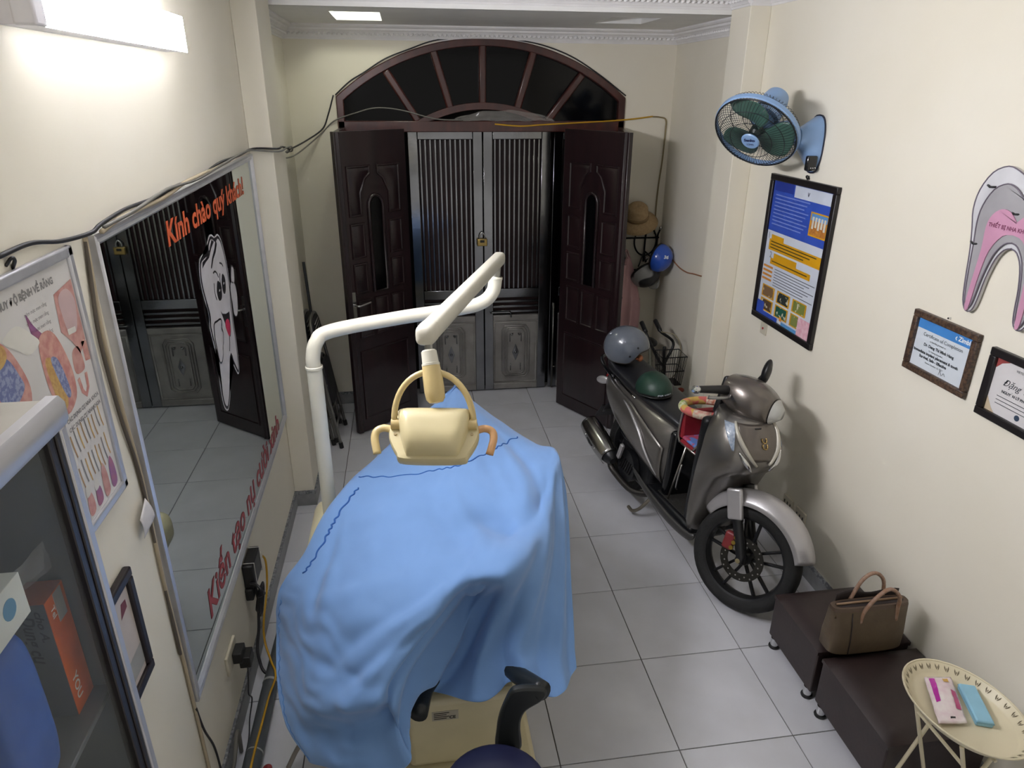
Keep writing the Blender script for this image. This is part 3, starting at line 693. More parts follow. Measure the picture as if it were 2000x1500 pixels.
    MB().tube([V(x, a, b) for a, b in ((-0.245, 1.85), (-0.24, 1.815), (-0.225, 1.80), (-0.208, 1.815), (-0.203, 1.85))], 0.007, 6, flat=((1, 0, 0), 0.05)).build('chart_lower_arch', rd, pp)
    for k in range(4):
        text_at('caption_lettering', 'niêm mạc men răng', gr, pp, lambda u, v, k=k: V(x, -0.40 + u, 2.05 - 0.02 * k - 0.0 + v), 0.012)
        text_at('caption_lettering', 'tuỷ răng và ngà răng', gr, pp, lambda u, v, k=k: V(x, -0.52 + u, 1.842 - 0.016 * k + v), 0.011)
    for k in range(2): text_at('caption_lettering', 'CÁC DỤNG CỤ NHA KHOA', gr, pp, lambda u, v, k=k: V(x, -0.345 + u, 1.775 - 0.022 * k + v), 0.014, 0.0006)
    # rows of instruments
    random.seed(3)
    for r, (za, zb) in enumerate(((1.75, 1.69), (1.665, 1.60))):
        for k in range(9):
            yy = -0.345 + 0.02 * k; m = (tn, gr, ye)[k % 3]
            dz = random.uniform(-0.008, 0.008)
            MB().tube(cr([V(x, yy - 0.004, za + dz + 0.008 * k / 9), V(x, yy, (za + zb) / 2 + dz), V(x, yy + 0.006, zb + dz + 0.008 * k / 9)], 3), 0.0028, 5, flat=((1, 0, 0), 0.08)).build('chart_instrument', m, pp)
    for k in range(4):
        yy = -0.335 + 0.047 * k; h = (0.06, 0.05, 0.085, 0.08)[k]
        flat('chart_root', sm([(yy - 0.014, 1.528), (yy + 0.016, 1.530), (yy + 0.018, 1.53 + h * 0.6), (yy + 0.004, 1.53 + h), (yy - 0.012, 1.53 + h * 0.7)]), (rd, mv, pk, mv)[k], 0.0001)
        if k < 2: flat('chart_crown', sm([(yy - 0.012, 1.53 + h * 0.8), (yy + 0.012, 1.53 + h * 0.85), (yy + 0.008, 1.55 + h * 0.9), (yy - 0.008, 1.55 + h * 0.9)], 3), wt, 0.0003)
    # nail
    MB().tube(cr([(XL, -0.40, 2.16), (XL + 0.012, -0.395, 2.175), (XL + 0.012, -0.385, 2.168), (XL, -0.378, 2.15)], 4), 0.004, 6).build('hanging_hook', M_BLK, t, smooth=True)
chart()

# ---- small dark frame and paper note
def small_frame():
    y0, y1, z0, z1 = -0.62, -0.248, 0.953, 1.305
    t = thing('picture_frame', (XL, -0.4, z0), 'small black picture frame hung low beside the mirror', 'picture frame')
    w = 0.03; m = mat('black_lacquer_frame', '221a1e', rough=0.3)
    for a, b, c, e in ((y0, y1, z1 - w, z1), (y0, y1, z0, z0 + w), (y0, y0 + w, z0 + w, z1 - w), (y1 - w, y1, z0 + w, z1 - w)):
        MB().box(XL, XL + 0.022, a, b, c, e).build('frame_bar', m, t, bevel=0.006)
    pr = MB().box(XL + 0.002, XL + 0.010, y0 + w, y1 - w, z0 + w, z1 - w).build('picture', mat('pale_print', 'cfc4bb', rough=0.3), t)
    x = XL + 0.0105
    MB().quad(V(x, -0.345, 1.20), V(x, -0.30, 1.21), V(x, -0.30, 1.235), V(x, -0.33, 1.24)).build('picture_mark', mat('print_dark_red', '7a3a40', rough=0.4), pr)
    MB().quad(V(x, y0 + w, 1.0), V(x, y1 - w, 1.0), V(x, y1 - w, 1.07), V(x, y0 + w, 1.05)).build('picture_band', mat('print_soft_grey', 'a7a6a0', rough=0.4), pr)
small_frame()
nt = MB().grid(6, 6, lambda u, v: V(XL + 0.014 + 0.010 * math.sin(u * 2.2 + v), *(Vector((-0.057, 1.398)).lerp(Vector((-0.036, 1.322)), u) + (Vector((-0.138, 1.375)) - Vector((-0.057, 1.398))) * v)))
tag(nt.build('paper_note', mat('white_note_paper', 'd9d6d6', rough=0.7), smooth=True, solid=0.0006), 'small white paper note hanging by the mirror edge', 'paper')

# ---- glazed cabinet in the corner by the camera
CX0, CX1, CYE, CYS = XL + 0.004, -1.58, -0.785, -2.3
CZT = 2.028
def cabinet():
    t = thing('glass_cabinet', (-1.69, -1.5, 0.0), 'aluminium framed glass cabinet with dental supplies on its shelves', 'cabinet')
    A = mat('satin_aluminium_profile', 'c9c9cd', rough=0.35, metal=0.55, var=0.03)
    dk = mat('dark_grey_laminate', '5c5d5d', rough=0.4, var=0.05); dk2 = mat('dark_brown_profile', '2b2626', rough=0.35, var=0.08)
    MB().box(CX0, CX0 + 0.008, CYS, CYE, 0.02, CZT - 0.02).build('back_panel', dk, t)
    MB().box(CX0, CX1 - 0.02, CYE - 0.012, CYE, 0.02, CZT - 0.02).build('end_panel', dk, t)
    MB().box(CX0, CX1, CYS, CYE - 0.012, CZT - 0.012, CZT - 0.002).build('top_panel', mat('pale_laminate', 'b7b3a8', rough=0.5), t)
    # rounded top rail and corner post
    def rail(x, z): return [(x - 0.022, z - 0.052), (x + 0.004, z - 0.052), (x + 0.010, z - 0.040), (x + 0.010, z - 0.012), (x + 0.002, z), (x - 0.016, z), (x - 0.022, z - 0.006)]
    pf = rail(CX1, CZT)
    MB().rings([[V(a, CYS, b) for a, b in pf], [V(a, CYE + 0.002, b) for a, b in pf]]).build('top_rail', A, t, smooth=35)
    MB().rings([[V(a, CYE + 0.002, b) for a, b in pf], [V(a + (CX1 - a) * 0.06, CYE + 0.005, b + (CZT - 0.026 - b) * 0.06) for a, b in pf]]).build('end_cap', mat('grey_profile_cap', 'aaa9a6', rough=0.4), t)
    MB().box(CX1 - 0.020, CX1 + 0.004, CYE - 0.020, CYE + 0.001, 0, CZT - 0.052).build('corner_post', A, t, bevel=0.003)
    for k in range(3):
        MB().box(CX1 - 0.018, CX1 + 0.001 - 0.003 * (k % 2), CYE - 0.034 - 0.013 * k, CYE - 0.0215 - 0.013 * k, 0.04, CZT - 0.052).build('door_profile', dk2, t, bevel=0.002)
    gl = mat('cabinet_glass', 'dfe6e6', rough=0.02, alpha=0.05, var=0)
    MB().box(CX1 - 0.012, CX1 - 0.008, CYS, CYE - 0.06, 0.05, CZT - 0.05).build('glass_door', gl, t)
    for z in (1.425, 0.99, 0.55):
        MB().box(CX0 + 0.01, CX1 - 0.03, CYS, CYE - 0.014, z - 0.012, z).build('shelf', dk, t, bevel=0.002)
    MB().box(CX0, CX1 - 0.02, CYS, CYE - 0.014, 0.02, 0.06).build('plinth', dk2, t)
cabinet()
def cabinet_goods():
    z = 1.4255
    # orange and grey carton
    t = thing('supply_carton', (-1.655, -0.86, z), 'orange and grey carton with handwriting, standing on the cabinet shelf', 'box')
    x0, x1, y0, y1, z1 = -1.700, -1.642, -0.872, -0.806, z + 0.255
    og = mat('orange_card', 'e0661a', rough=0.4, col2='c75c14', scale=20); gy = mat('dark_grey_card', '55565c', rough=0.5)
    MB().box(x0, x1 - 0.001, y0, y1, z, z1).build('carton_body', gy, t)
    MB().box(x1 - 0.001, x1, y0 + 0.0005, y1, z + 0.0005, z1).build('orange_side', og, t)
    MB().box(x0, x1, y0 + 0.0005, y1, z1, z1 + 0.001).build('orange_top', mat('dull_orange_card', 'a9552a', rough=0.4), t)
    MB().box(x1, x1 + 0.0006, y0 + 0.028, y0 + 0.056, z1 - 0.062, z1 - 0.002).build('sticker', mat('grey_sticker', 'a3a09a', rough=0.5), t)
    ink = mat('black_ink', '1c1b20', rough=0.6); wi = mat('white_ink', 'e6ddcf', rough=0.6)
    text_at('handwriting', 'Dung cụ', ink, t, lambda u, v: V(x0 + 0.014 + v, y0 - 0.0006, z1 - 0.02 - u), 0.03, 0.0006, 0.3)
    text_at('handwriting', 'cho A.', ink, t, lambda u, v: V(x0 + 0.038 + v * 0.7, y0 - 0.0006, z1 - 0.012 - u), 0.026, 0.0006, 0.3)
    text_at('carton_lettering', 'YOU', wi, t, lambda u, v: V(x1 + 0.0008, y0 + 0.012 + v, z1 - 0.175 - u), 0.026, 0.0005)
    text_at('carton_lettering', 'Tel', wi, t, lambda u, v: V(x1 + 0.0008, y0 + 0.012 + v, z1 - 0.02 - u), 0.018, 0.0004)
    # blue soft pack
    b = MB()
    c = V(-1.655, -1.020, z + 0.152)
    def fn(u, v):
        a = 2 * math.pi * u; th = -math.pi / 2 + math.pi * v
        ce, se = math.cos(a), math.sin(a); p = 0.45
        f = lambda q: math.copysign(abs(q) ** p, q)
        k = 1 + 0.04 * mnoise.noise(V(ce * 2, se * 2, v * 5))
        return c + V(0.040 * f(ce) * f(math.cos(th)) * k, 0.055 * f(se) * f(math.cos(th)) * k, 0.150 * f(math.sin(th)) * k)
    b.grid(32, 20, fn)
    tag(b.build('glove_pack', mat('blue_wrapping', '2f5cb0', rough=0.45, col2='28509c', scale=8, bump=0.25, bscale=14), smooth=True), 'bright blue soft wrapped pack on the cabinet shelf', 'pack')
    # white card carton with blue round mark, on the pack
    t = thing('white_carton', (-1.655, -1.03, z + 0.309), 'small white carton with a blue round mark on top of the blue pack', 'box')
    MB().box(-1.70, -1.612, -1.105, -0.955, z + 0.309, z + 0.385).build('carton_body', mat('white_card', 'd5dad2', rough=0.45), t, bevel=0.001)
    MB().prism([(0.017 * math.cos(k * 0.3927), 0.017 * math.sin(k * 0.3927)) for k in range(16)], (-1.6118, -1.0, z + 0.35), (0, 1, 0), (0, 0, 1), (1, 0, 0), 0.0006).build('round_mark', mat('blue_print_mark', '4f86a8', rough=0.5), t)
    # clear bag over the carton, and blue plastic packets behind
    f = MB()
    def bag(u, v):
        p = V(-1.70 + 0.06 * u, -0.90 + 0.13 * u, z + 0.275 + 0.05 * math.sin(3.1 * v) * (0.5 + u)) + V(0, 0.03 * v, 0)
        return p + V(mnoise.noise(p * 30), mnoise.noise(p * 30 + V(5, 0, 0)), mnoise.noise(p * 30 + V(0, 7, 0))) * 0.012
    f.grid(16, 12, bag); tag(f.build('clear_bag', mat('clear_bag_plastic', 'd8dadb', rough=0.12, alpha=0.25, var=0), smooth=True), 'crumpled clear plastic bag on top of the orange carton', 'bag')
    t = thing('blue_packet', (-1.74, -1.02, z), 'tall pale blue plastic packet at the back of the cabinet', 'packet')
    MB().grid(12, 24, lambda u, v: V(-1.755 + 0.02 * mnoise.noise(V(u * 4, v * 6, 1)) , -1.11 + 0.19 * u, z + 0.02 + 0.42 * v) + V(0.02 * math.sin(math.pi * u), 0, 0)).build('film', mat('pale_blue_film', '7fa5c0', rough=0.2, col2='c2d2dc', scale=12), t, smooth=True, solid=0.03)
    # lower shelf: green cloth and small grey carton
    z = 0.9905
    g = MB()
    c = V(-1.70, -0.87, z)
    def fold(u, v):
        a = 2 * math.pi * u; th = math.pi / 2 * v
        k = 1 + 0.10 * math.sin(5 * a) * math.cos(th) + 0.06 * mnoise.noise(V(math.cos(a) * 2, math.sin(a) * 2, v * 4))
        return c + V(0.082 * math.cos(a) * math.cos(th) ** 0.5 * k, 0.058 * math.sin(a) * math.cos(th) ** 0.5 * k, 0.205 * math.sin(th) * k)
    g.grid(40, 14, fold); tag(g.build('surgical_cloth', mat('green_cotton', '2c6a4f', rough=0.85, sheen=0.2), smooth=True), 'bundled green cloth on the lower cabinet shelf', 'cloth')
    t = thing('grey_carton', (-1.66, -0.98, z), 'small grey carton lettered TPC in front of the green cloth', 'box')
    MB().box(-1.73, -1.625, -1.02, -0.945, z, z + 0.20).build('carton_body', mat('grey_green_card', '8a8f84', rough=0.5), t, bevel=0.001)
    text_at('carton_lettering', 'TPC', ink, t, lambda u, v: V(-1.6246, -1.01 + u, z + 0.165 + v), 0.026, 0.0008)
    for k in range(4): MB().box(-1.625, -1.6246, -1.012, -0.955, z + 0.15 - 0.02 * k, z + 0.1515 - 0.02 * k).build('carton_rule', ink, t)
cabinet_goods()

# ---- cables
M_CB = mat('black_cable', '232328', rough=0.45); M_CT = mat('tan_cable', 'b5a78d', rough=0.5); M_CY = mat('yellow_cable', 'c99a1e', rough=0.45); M_CG = mat('grey_cable', '77756f', rough=0.5)
def cable(name, pts, r, m, label, n=8, k=6):
    return tag(MB().tube(cr(pts, k), r, n).build(name, m, smooth=True), label, 'cable')
x = XL + 0.03
cable('cable', [(XL + 0.006, -0.43, 2.185), (XL + 0.008, -0.30, 2.186), (XL + 0.01, -0.17, 2.165), (x - 0.01, -0.03, 2.158), (x, 0.02, 2.172), (x, 0.20, 2.182), (x, 0.45, 2.178), (x, 0.66, 2.186), (x, 1.0, 2.185), (x, 1.33, 2.205), (x, 1.7, 2.202), (x, 2.07, 2.208), (-1.66, 2.095, 2.205), (-1.665, 2.3, 2.20), (-1.66, 2.52, 2.17), (-1.70, 2.7, 2.14), (-1.74, 3.0, 2.13), (-1.68, 3.5, 2.16), (-1.58, 3.68, 2.23), (-1.53, 3.685, 2.33), (-1.482, 3.685, 2.46)],
      0.0055, M_CB, 'black cable running over the mirror top to the arched door frame', 6)
cable('cable', [(x + 0.008, 0.01, 2.165), (x + 0.008, 0.25, 2.172), (x + 0.010, 0.55, 2.192), (x + 0.008, 0.9, 2.182), (x + 0.008, 1.3, 2.195), (x + 0.01, 1.8, 2.212), (x + 0.01, 2.06, 2.20), (-1.652, 2.09, 2.192), (-1.652, 2.35, 2.19), (-1.648, 2.53, 2.185), (-1.66, 2.6, 2.155), (-1.71, 2.56, 2.15), (-1.73, 2.8, 2.10), (-1.72, 3.3, 2.09), (-1.60, 3.67, 2.19), (-1.49, 3.683, 2.285), (-1.33, 3.664, 2.34), (-1.18, 3.664, 2.375), (-1.0, 3.664, 2.36), (-0.75, 3.664, 2.30), (-0.55, 3.664, 2.29)],
      0.005, M_CG, 'grey cable looping past the pillar and across the fanlight', 6)
cable('cable', [(x + 0.004, 0.0, 2.155), (x + 0.004, 0.15, 2.168), (x + 0.004, 0.45, 2.168), (x + 0.004, 0.60, 2.174), (x + 0.004, 0.8, 2.188), (x + 0.004, 1.2, 2.192), (x + 0.002, 1.5, 2.198)], 0.007, M_CT, 'thick tan cable lying along the mirror top', 6)
arcp = [(AX0 + (AX1 - AX0) * u, YB - 0.008, arch_z(AX0 + (AX1 - AX0) * u) + 0.012 + 0.006 * math.sin(u * 40)) for u in [0.0, 0.05, 0.1, 0.17, 0.25, 0.33, 0.42, 0.5, 0.6, 0.7, 0.8, 0.9, 1.0]]
cable('cable', arcp, 0.005, M_CB, 'thin black cable following the top of the arched door frame', 6)
vy = [(-0.038, 2.15), (-0.05, 2.05), (-0.066, 1.90), (-0.056, 1.68), (-0.034, 1.45), (-0.046, 1.10), (-0.036, 0.80), (-0.033, 0.55), (-0.03, 0.25), (-0.03, 0.05)]
cable('cable', [(XL + 0.008, a, b) for a, b in vy], 0.006, M_CT, 'tan cable running down the wall beside the mirror', 6)
cable('cable', [(XL + 0.008, a + 0.012 * math.cos(i * 1.3) - 0.012, b) for i, (a, b) in enumerate(vy[:-3])], 0.005, mat('brown_cable', '5c5348', rough=0.5), 'brown cable twisted beside the tan one by the mirror', 6)
cable('cable', [(XL + 0.012, -0.035, 0.55), (XL + 0.012, -0.01, 0.42), (XL + 0.012, 0.04, 0.28), (XL + 0.014, 0.05, 0.15), (XL + 0.016, 0.05, 0.0075)], 0.004, M_CB, 'thin black cable dropping from under the mirror corner to the floor', 6)
cable('cable', [(-0.30, YB - 0.028, 2.262), (-0.1, YB - 0.028, 2.248), (0.074, YB - 0.028, 2.258), (0.35, YB - 0.028, 2.272), (0.60, YB - 0.028, 2.285), (0.80, YB - 0.012, 2.30), (0.951, YB - 0.01, 2.318)], 0.006, M_CY, 'yellow cable strung along the transom above the gate', 6)
cable('cable', [(0.951, YB - 0.01, 2.316), (1.01, YB - 0.01, 2.312), (1.06, YB - 0.01, 2.292), (1.064, YB - 0.01, 2.2), (1.06, YB - 0.01, 2.0), (1.045, YB - 0.012, 1.8), (1.04, YB - 0.012, 1.62), (1.045, YB - 0.012, 1.4)], 0.006, mat('brown_sheath', '8a7a55', rough=0.5), 'brown cable dropping down the corner behind the straw hat', 6)

# ---- adapter, socket and cords under the mirror
def adapter():
    t = thing('power_adapter', (XL, 0.82, 0.40), 'black power adapter tied to the wall under the mirror', 'adapter')
    MB().box(XL + 0.001, XL + 0.05, 0.745, 0.905, 0.42, 0.54).build('body', M_BLK, t, bevel=0.008)
    MB().box(XL + 0.001, XL + 0.035, 0.735, 0.80, 0.36, 0.42).build('lower_block', M_BLK, t, bevel=0.006)
    w = mat('white_tie', 'd8d6cf', rough=0.5)
    for yy in (0.765, 0.885): MB().tube([V(XL + 0.001, yy, 0.544), V(XL + 0.0525, yy, 0.544), V(XL + 0.0525, yy, 0.416), V(XL + 0.001, yy, 0.416)], 0.002, 6).build('cable_tie', w, t)
    MB().box(XL + 0.001, XL + 0.045, 0.905, 0.955, 0.44, 0.475).build('white_plug', mat('ivory_plug', 'd4cfbe', rough=0.45), t, bevel=0.005)
    MB().tube(cr([(XL + 0.03, 0.745, 0.45), (XL + 0.06, 0.72, 0.46), (XL + 0.085, 0.70, 0.44), (XL + 0.085, 0.73, 0.40), (XL + 0.05, 0.76, 0.36)], 6), 0.006, 8).build('lead', M_CB, t, smooth=True)
adapter()
co = MB()
for k in range(5):
    r = 0.045 + 0.006 * k; c = V(XL + 0.035 + 0.004 * k, 0.80, 0.315)
    co.tube([c + V(0.012 * math.sin(a), r * 0.75 * math.cos(a), 1.25 * r * math.sin(a)) for a in [i * 2 * math.pi / 22 for i in range(22)]], 0.0045, 6, closed=True)
co.tube(cr([(XL + 0.03, 0.80, 0.40), (XL + 0.038, 0.79, 0.33), (XL + 0.036, 0.76, 0.25), (XL + 0.035, 0.73, 0.20), (XL + 0.03, 0.68, 0.14), (XL + 0.035, 0.66, 0.09), (XL + 0.06, 0.62, 0.05), (XL + 0.12, 0.60, 0.035)], 6), 0.007, 8)
tag(co.build('coiled_cord', M_CB, smooth=True), 'coiled black cord hanging under the power adapter', 'cord')
cable('cable', [(XL + 0.035, 0.955, 0.455), (XL + 0.05, 0.97, 0.40), (XL + 0.048, 0.93, 0.28), (XL + 0.044, 0.80, 0.19), (XL + 0.05, 0.74, 0.12), (XL + 0.085, 0.66, 0.075), (XL + 0.12, 0.57, 0.070), (XL + 0.11, 0.45, 0.070), (XL + 0.105, 0.30, 0.070), (XL + 0.10, 0.15, 0.070), (XL + 0.10, -0.2, 0.070)], 0.005, M_CY, 'yellow cable leading from the adapter down to the floor pipe', 6)
def socketL():
    t = thing('wall_socket', (XL, 0.42, 0.37), 'ivory wall socket with a black plug-in charger under the mirror', 'socket')
    MB().box(XL, XL + 0.012, 0.335, 0.475, 0.315, 0.405).build('plate', mat('ivory_plate', 'cfc8b4', rough=0.45), t, bevel=0.003)
    MB().box(XL + 0.012, XL + 0.05, 0.39, 0.46, 0.325, 0.375).build('charger', M_BLK, t, bevel=0.004)
    MB().box(XL + 0.03, XL + 0.075, 0.405, 0.47, 0.285, 0.34).build('charger_body', M_BLK, t, bevel=0.004)
    MB().tube(cr([(XL + 0.055, 0.43, 0.285), (XL + 0.055, 0.40, 0.22), (XL + 0.05, 0.39, 0.16), (XL + 0.05, 0.42, 0.10), (XL + 0.045, 0.36, 0.05), (XL + 0.05, 0.28, 0.012), (XL + 0.05, 0.1, 0.010), (XL + 0.05, -0.1, 0.010)], 6), 0.003, 6).build('charger_lead', M_CB, t, smooth=True)
socketL()
cable('cable', [(XL + 0.016, 0.10, 0.008), (XL + 0.03, 0.16, 0.07), (XL + 0.035, 0.21, 0.135), (XL + 0.03, 0.25, 0.10), (XL + 0.03, 0.24, 0.008)], 0.008, M_CG, 'stiff grey cable arching out of the floor by the baseboard', 8)
pi = MB().tube([(-1.715, -0.35, 0.033), (-1.712, 0.5, 0.033), (-1.70, 1.0, 0.033)], 0.033, 16)
tp = thing('floor_pipe', (-1.71, 0.3, 0), 'dark grey pipe lying along the baseboard under the mirror', 'pipe')
pi.build('pipe', mat('dark_grey_pvc', '4d5256', rough=0.45), tp, smooth=40)
MB().tube([(-1.712, 0.56, 0.033), (-1.711, 0.573, 0.033)], 0.0345, 16).build('band', mat('clear_tape', 'aeb0ae', rough=0.4), tp, smooth=40)
MB().tube([(-1.7, 0.93, 0.033), (-1.695, 1.12, 0.033)], 0.044, 16).build('coupling', mat('black_rubber', '26282a', rough=0.6), tp, smooth=40)
MB().tube([(-1.712, 0.2, 0.033), (-1.711, 0.206, 0.033)], 0.0345, 16).build('band', mat('clear_tape', 'aeb0ae'), tp, smooth=40)
rd_ = thing('red_cap', (-1.652, 0.13, 0), 'small red plastic cap on the floor by the pipe', 'cap')
MB().lathe([(0.0, 0.0), (0.018, 0.0), (0.018, 0.03), (0.0, 0.032)], (-1.652, 0.13, 0.0), n=14).build('cap_body', mat('red_plastic', '8e1f25', rough=0.4), rd_, smooth=30)
MB().lathe([(0.02, 0.0), (0.021, 0.001), (0.021, 0.006), (0.018, 0.007)], (-1.652, 0.13, 0.0), n=14).build('rim', mat('red_plastic', '8e1f25'), rd_, smooth=30)
# ================================================================ dental chair under its blue sheet, lamp, stool
M_CRM = mat('cream_enamel', 'd9cfab', rough=0.3, var=0.03, coat=0.2)
M_IVO = mat('ivory_tube_enamel', 'dedac9', rough=0.3, var=0.02, coat=0.2)
M_YEL = mat('aged_cream_plastic', 'd3bd86', rough=0.32, var=0.04, coat=0.15)
M_YEL2 = mat('cream_shell_plastic', 'd8cb9d', rough=0.28, var=0.03, coat=0.2)
M_PCH = mat('peach_plastic', 'd0a06e', rough=0.4, var=0.04)
def dental_chair():
    t = thing('dental_chair', (-0.9, 0.25, 0), 'cream dental chair standing under the blue sheet', 'dental chair')
    MB().box(-1.20, -0.60, -0.16, 0.70, 0.0, 0.055).build('base_plate', M_CRM, t, bevel=0.02, seg=3)
    MB().box(-1.10, -0.66, 0.02, 0.55, 0.055, 0.40).build('base_housing', M_CRM, t, bevel=0.03, seg=3)
    MB().box(-1.02, -0.72, 0.10, 0.45, 0.40, 0.50).build('lift_column', mat('grey_metal', '777a7c', rough=0.4, metal=0.6), t, bevel=0.01)
    up = mat('dark_green_upholstery', '20403c', rough=0.45)
    MB().box(-1.18, -0.72, 0.24, 1.05, 0.50, 0.60).build('seat', up, t, bevel=0.04, seg=4)
    MB().box(-1.20, -0.86, 0.24, 0.34, 0.58, 0.86).build('backrest', up, t, bevel=0.035, seg=4)
    # delivery arm carrying a tray, and a far post: what the sheet hangs on
    MB().tube(cr([(-0.90, 0.30, 0.45), (-0.62, 0.42, 0.46), (-0.58, 0.50, 0.55), (-0.57, 0.52, 0.90)], 6), 0.022, 12).build('tray_arm', M_CRM, t, smooth=True)
    MB().box(-0.74, -0.52, 0.36, 0.72, 0.88, 0.925).build('tray', M_CRM, t, bevel=0.02, seg=3)
    MB().tube(cr([(-0.95, 1.0, 0.56), (-0.80, 1.36, 0.58), (-0.79, 1.40, 0.66), (-0.79, 1.405, 1.0)], 6), 0.02, 12).build('footrest_post', M_CRM, t, smooth=True)
    # cream cuspidor housing at the wall side, carries the lamp post
    MB().box(-1.485, -1.28, 0.44, 0.94, 0.60, 0.765).build('cuspidor_housing', M_CRM, t, bevel=0.06, seg=5)
    MB().box(-1.38, -1.10, 0.55, 0.65, 0.615, 0.66).build('link_arm', M_CRM, t, bevel=0.02)
    # rating plate on the base housing
    p = MB().box(-1.00, -0.90, 0.0185, 0.0205, 0.30, 0.345).build('rating_plate', mat('pale_label', 'b9b3a2', rough=0.5), t)
    text_at('rating_lettering', 'CE', mat('label_ink', '22211f', rough=0.6), p, lambda u, v: V(-0.935 + u, 0.0178, 0.306 + v), 0.020, 0.0008)
    for q in range(4): MB().box(-0.993, -0.945 + 0.01 * (q % 2), 0.0176, 0.0184, 0.308 + 0.009 * q, 0.311 + 0.009 * q).build('label_rule', mat('label_ink', '22211f'), p)
    # loose tube and cable under the sheet
    MB().tube(cr([(-1.15, 0.02, 0.06), (-1.30, 0.02, 0.25), (-1.45, 0.10, 0.22), (-1.525, 0.155, 0.10), (-1.575, 0.135, 0.012)], 6), 0.010, 8).build('drain_hose', mat('grey_hose', '8d8880', rough=0.5), t, smooth=True)
dental_chair()

SHEET = [ [(-0.794, 1.448, 1.05), (-1.036, 1.182, 0.98), (-1.169, 0.965, 0.95), (-1.283, 0.748, 0.95), (-1.373, 0.532, 0.93), (-1.44, 0.365, 0.86), (-1.533, 0.289, 0.75), (-1.552, 0.226, 0.6), (-1.537, 0.078, 0.52), (-1.49, -0.076, 0.46), (-1.402, -0.201, 0.42)],
[(-0.792, 1.448, 1.05), (-0.963, 1.103, 1.0), (-1.074, 0.872, 0.98), (-1.181, 0.658, 0.97), (-1.267, 0.465, 0.94), (-1.324, 0.279, 0.9), (-1.399, 0.144, 0.83), (-1.435, 0.053, 0.72), (-1.43, -0.054, 0.64), (-1.394, -0.159, 0.55), (-1.31, -0.271, 0.46)],
[(-0.791, 1.455, 1.05), (-0.904, 1.038, 1.02), (-0.984, 0.799, 1.0), (-1.074, 0.569, 0.99), (-1.143, 0.367, 0.97), (-1.195, 0.176, 0.94), (-1.261, 0.026, 0.89), (-1.304, -0.064, 0.8), (-1.312, -0.16, 0.72), (-1.285, -0.228, 0.6), (-1.211, -0.304, 0.46)],
[(-0.789, 1.455, 1.05), (-0.857, 1.011, 1.03), (-0.907, 0.756, 1.01), (-0.971, 0.518, 1.0), (-1.018, 0.316, 0.97), (-1.059, 0.129, 0.95), (-1.105, -0.032, 0.91), (-1.157, -0.139, 0.84), (-1.185, -0.218, 0.75), (-1.177, -0.241, 0.62), (-1.13, -0.298, 0.45)],
[(-0.789, 1.455, 1.05), (-0.815, 0.995, 1.035), (-0.836, 0.719, 1.02), (-0.87, 0.485, 1.0), (-0.905, 0.274, 0.965), (-0.944, 0.078, 0.955), (-0.987, -0.062, 0.9), (-1.051, -0.144, 0.82), (-1.106, -0.22, 0.73), (-1.104, -0.252, 0.62), (-1.07, -0.291, 0.5)],
[(-0.789, 1.455, 1.05), (-0.773, 1.01, 1.03), (-0.764, 0.728, 1.02), (-0.768, 0.471, 1.0), (-0.786, 0.305, 0.955), (-0.85, 0.022, 0.97), (-0.907, -0.001, 0.86), (-0.975, -0.055, 0.76), (-1.029, -0.106, 0.68), (-1.045, -0.156, 0.62), (-1.09, -0.199, 0.57)],
[(-0.789, 1.455, 1.05), (-0.735, 1.032, 1.025), (-0.694, 0.755, 1.015), (-0.674, 0.477, 1.0), (-0.694, 0.252, 0.96), (-0.783, -0.01, 0.975), (-0.827, 0.1, 0.8), (-0.868, 0.086, 0.7), (-0.911, 0.036, 0.62), (-0.953, -0.008, 0.56), (-1.002, -0.05, 0.52)],
[(-0.789, 1.455, 1.05), (-0.696, 1.053, 1.02), (-0.62, 0.792, 1.01), (-0.585, 0.505, 1.0), (-0.62, 0.227, 0.97), (-0.707, -0.01, 0.975), (-0.743, 0.027, 0.84), (-0.781, 0.024, 0.72), (-0.813, -0.004, 0.62), (-0.829, -0.062, 0.56), (-0.826, -0.123, 0.52)],
[(-0.789, 1.455, 1.05), (-0.659, 1.115, 1.01), (-0.549, 0.851, 1.0), (-0.501, 0.555, 1.0), (-0.541, 0.264, 0.96), (-0.593, 0.1, 0.9), (-0.64, 0.036, 0.82), (-0.682, -0.001, 0.73), (-0.706, -0.036, 0.66), (-0.694, -0.081, 0.62), (-0.708, -0.103, 0.585)],
[(-0.786, 1.454, 1.05), (-0.632, 1.176, 0.99), (-0.49, 0.872, 0.995), (-0.418, 0.698, 1.0), (-0.451, 0.419, 0.92), (-0.49, 0.241, 0.83), (-0.525, 0.118, 0.75), (-0.555, 0.024, 0.68), (-0.577, -0.047, 0.63), (-0.578, -0.103, 0.59), (-0.571, -0.162, 0.55)],
[(-0.784, 1.447, 1.05), (-0.609, 1.233, 0.97), (-0.46, 0.907, 0.98), (-0.379, 0.792, 0.99), (-0.386, 0.531, 0.88), (-0.419, 0.311, 0.77), (-0.438, 0.179, 0.69), (-0.455, 0.065, 0.63), (-0.464, 0.004, 0.59), (-0.468, -0.031, 0.575), (-0.47, -0.052, 0.56)] ]
ABOVE = V(-0.9, -1.6, 3.0)      # outer side of the cloth
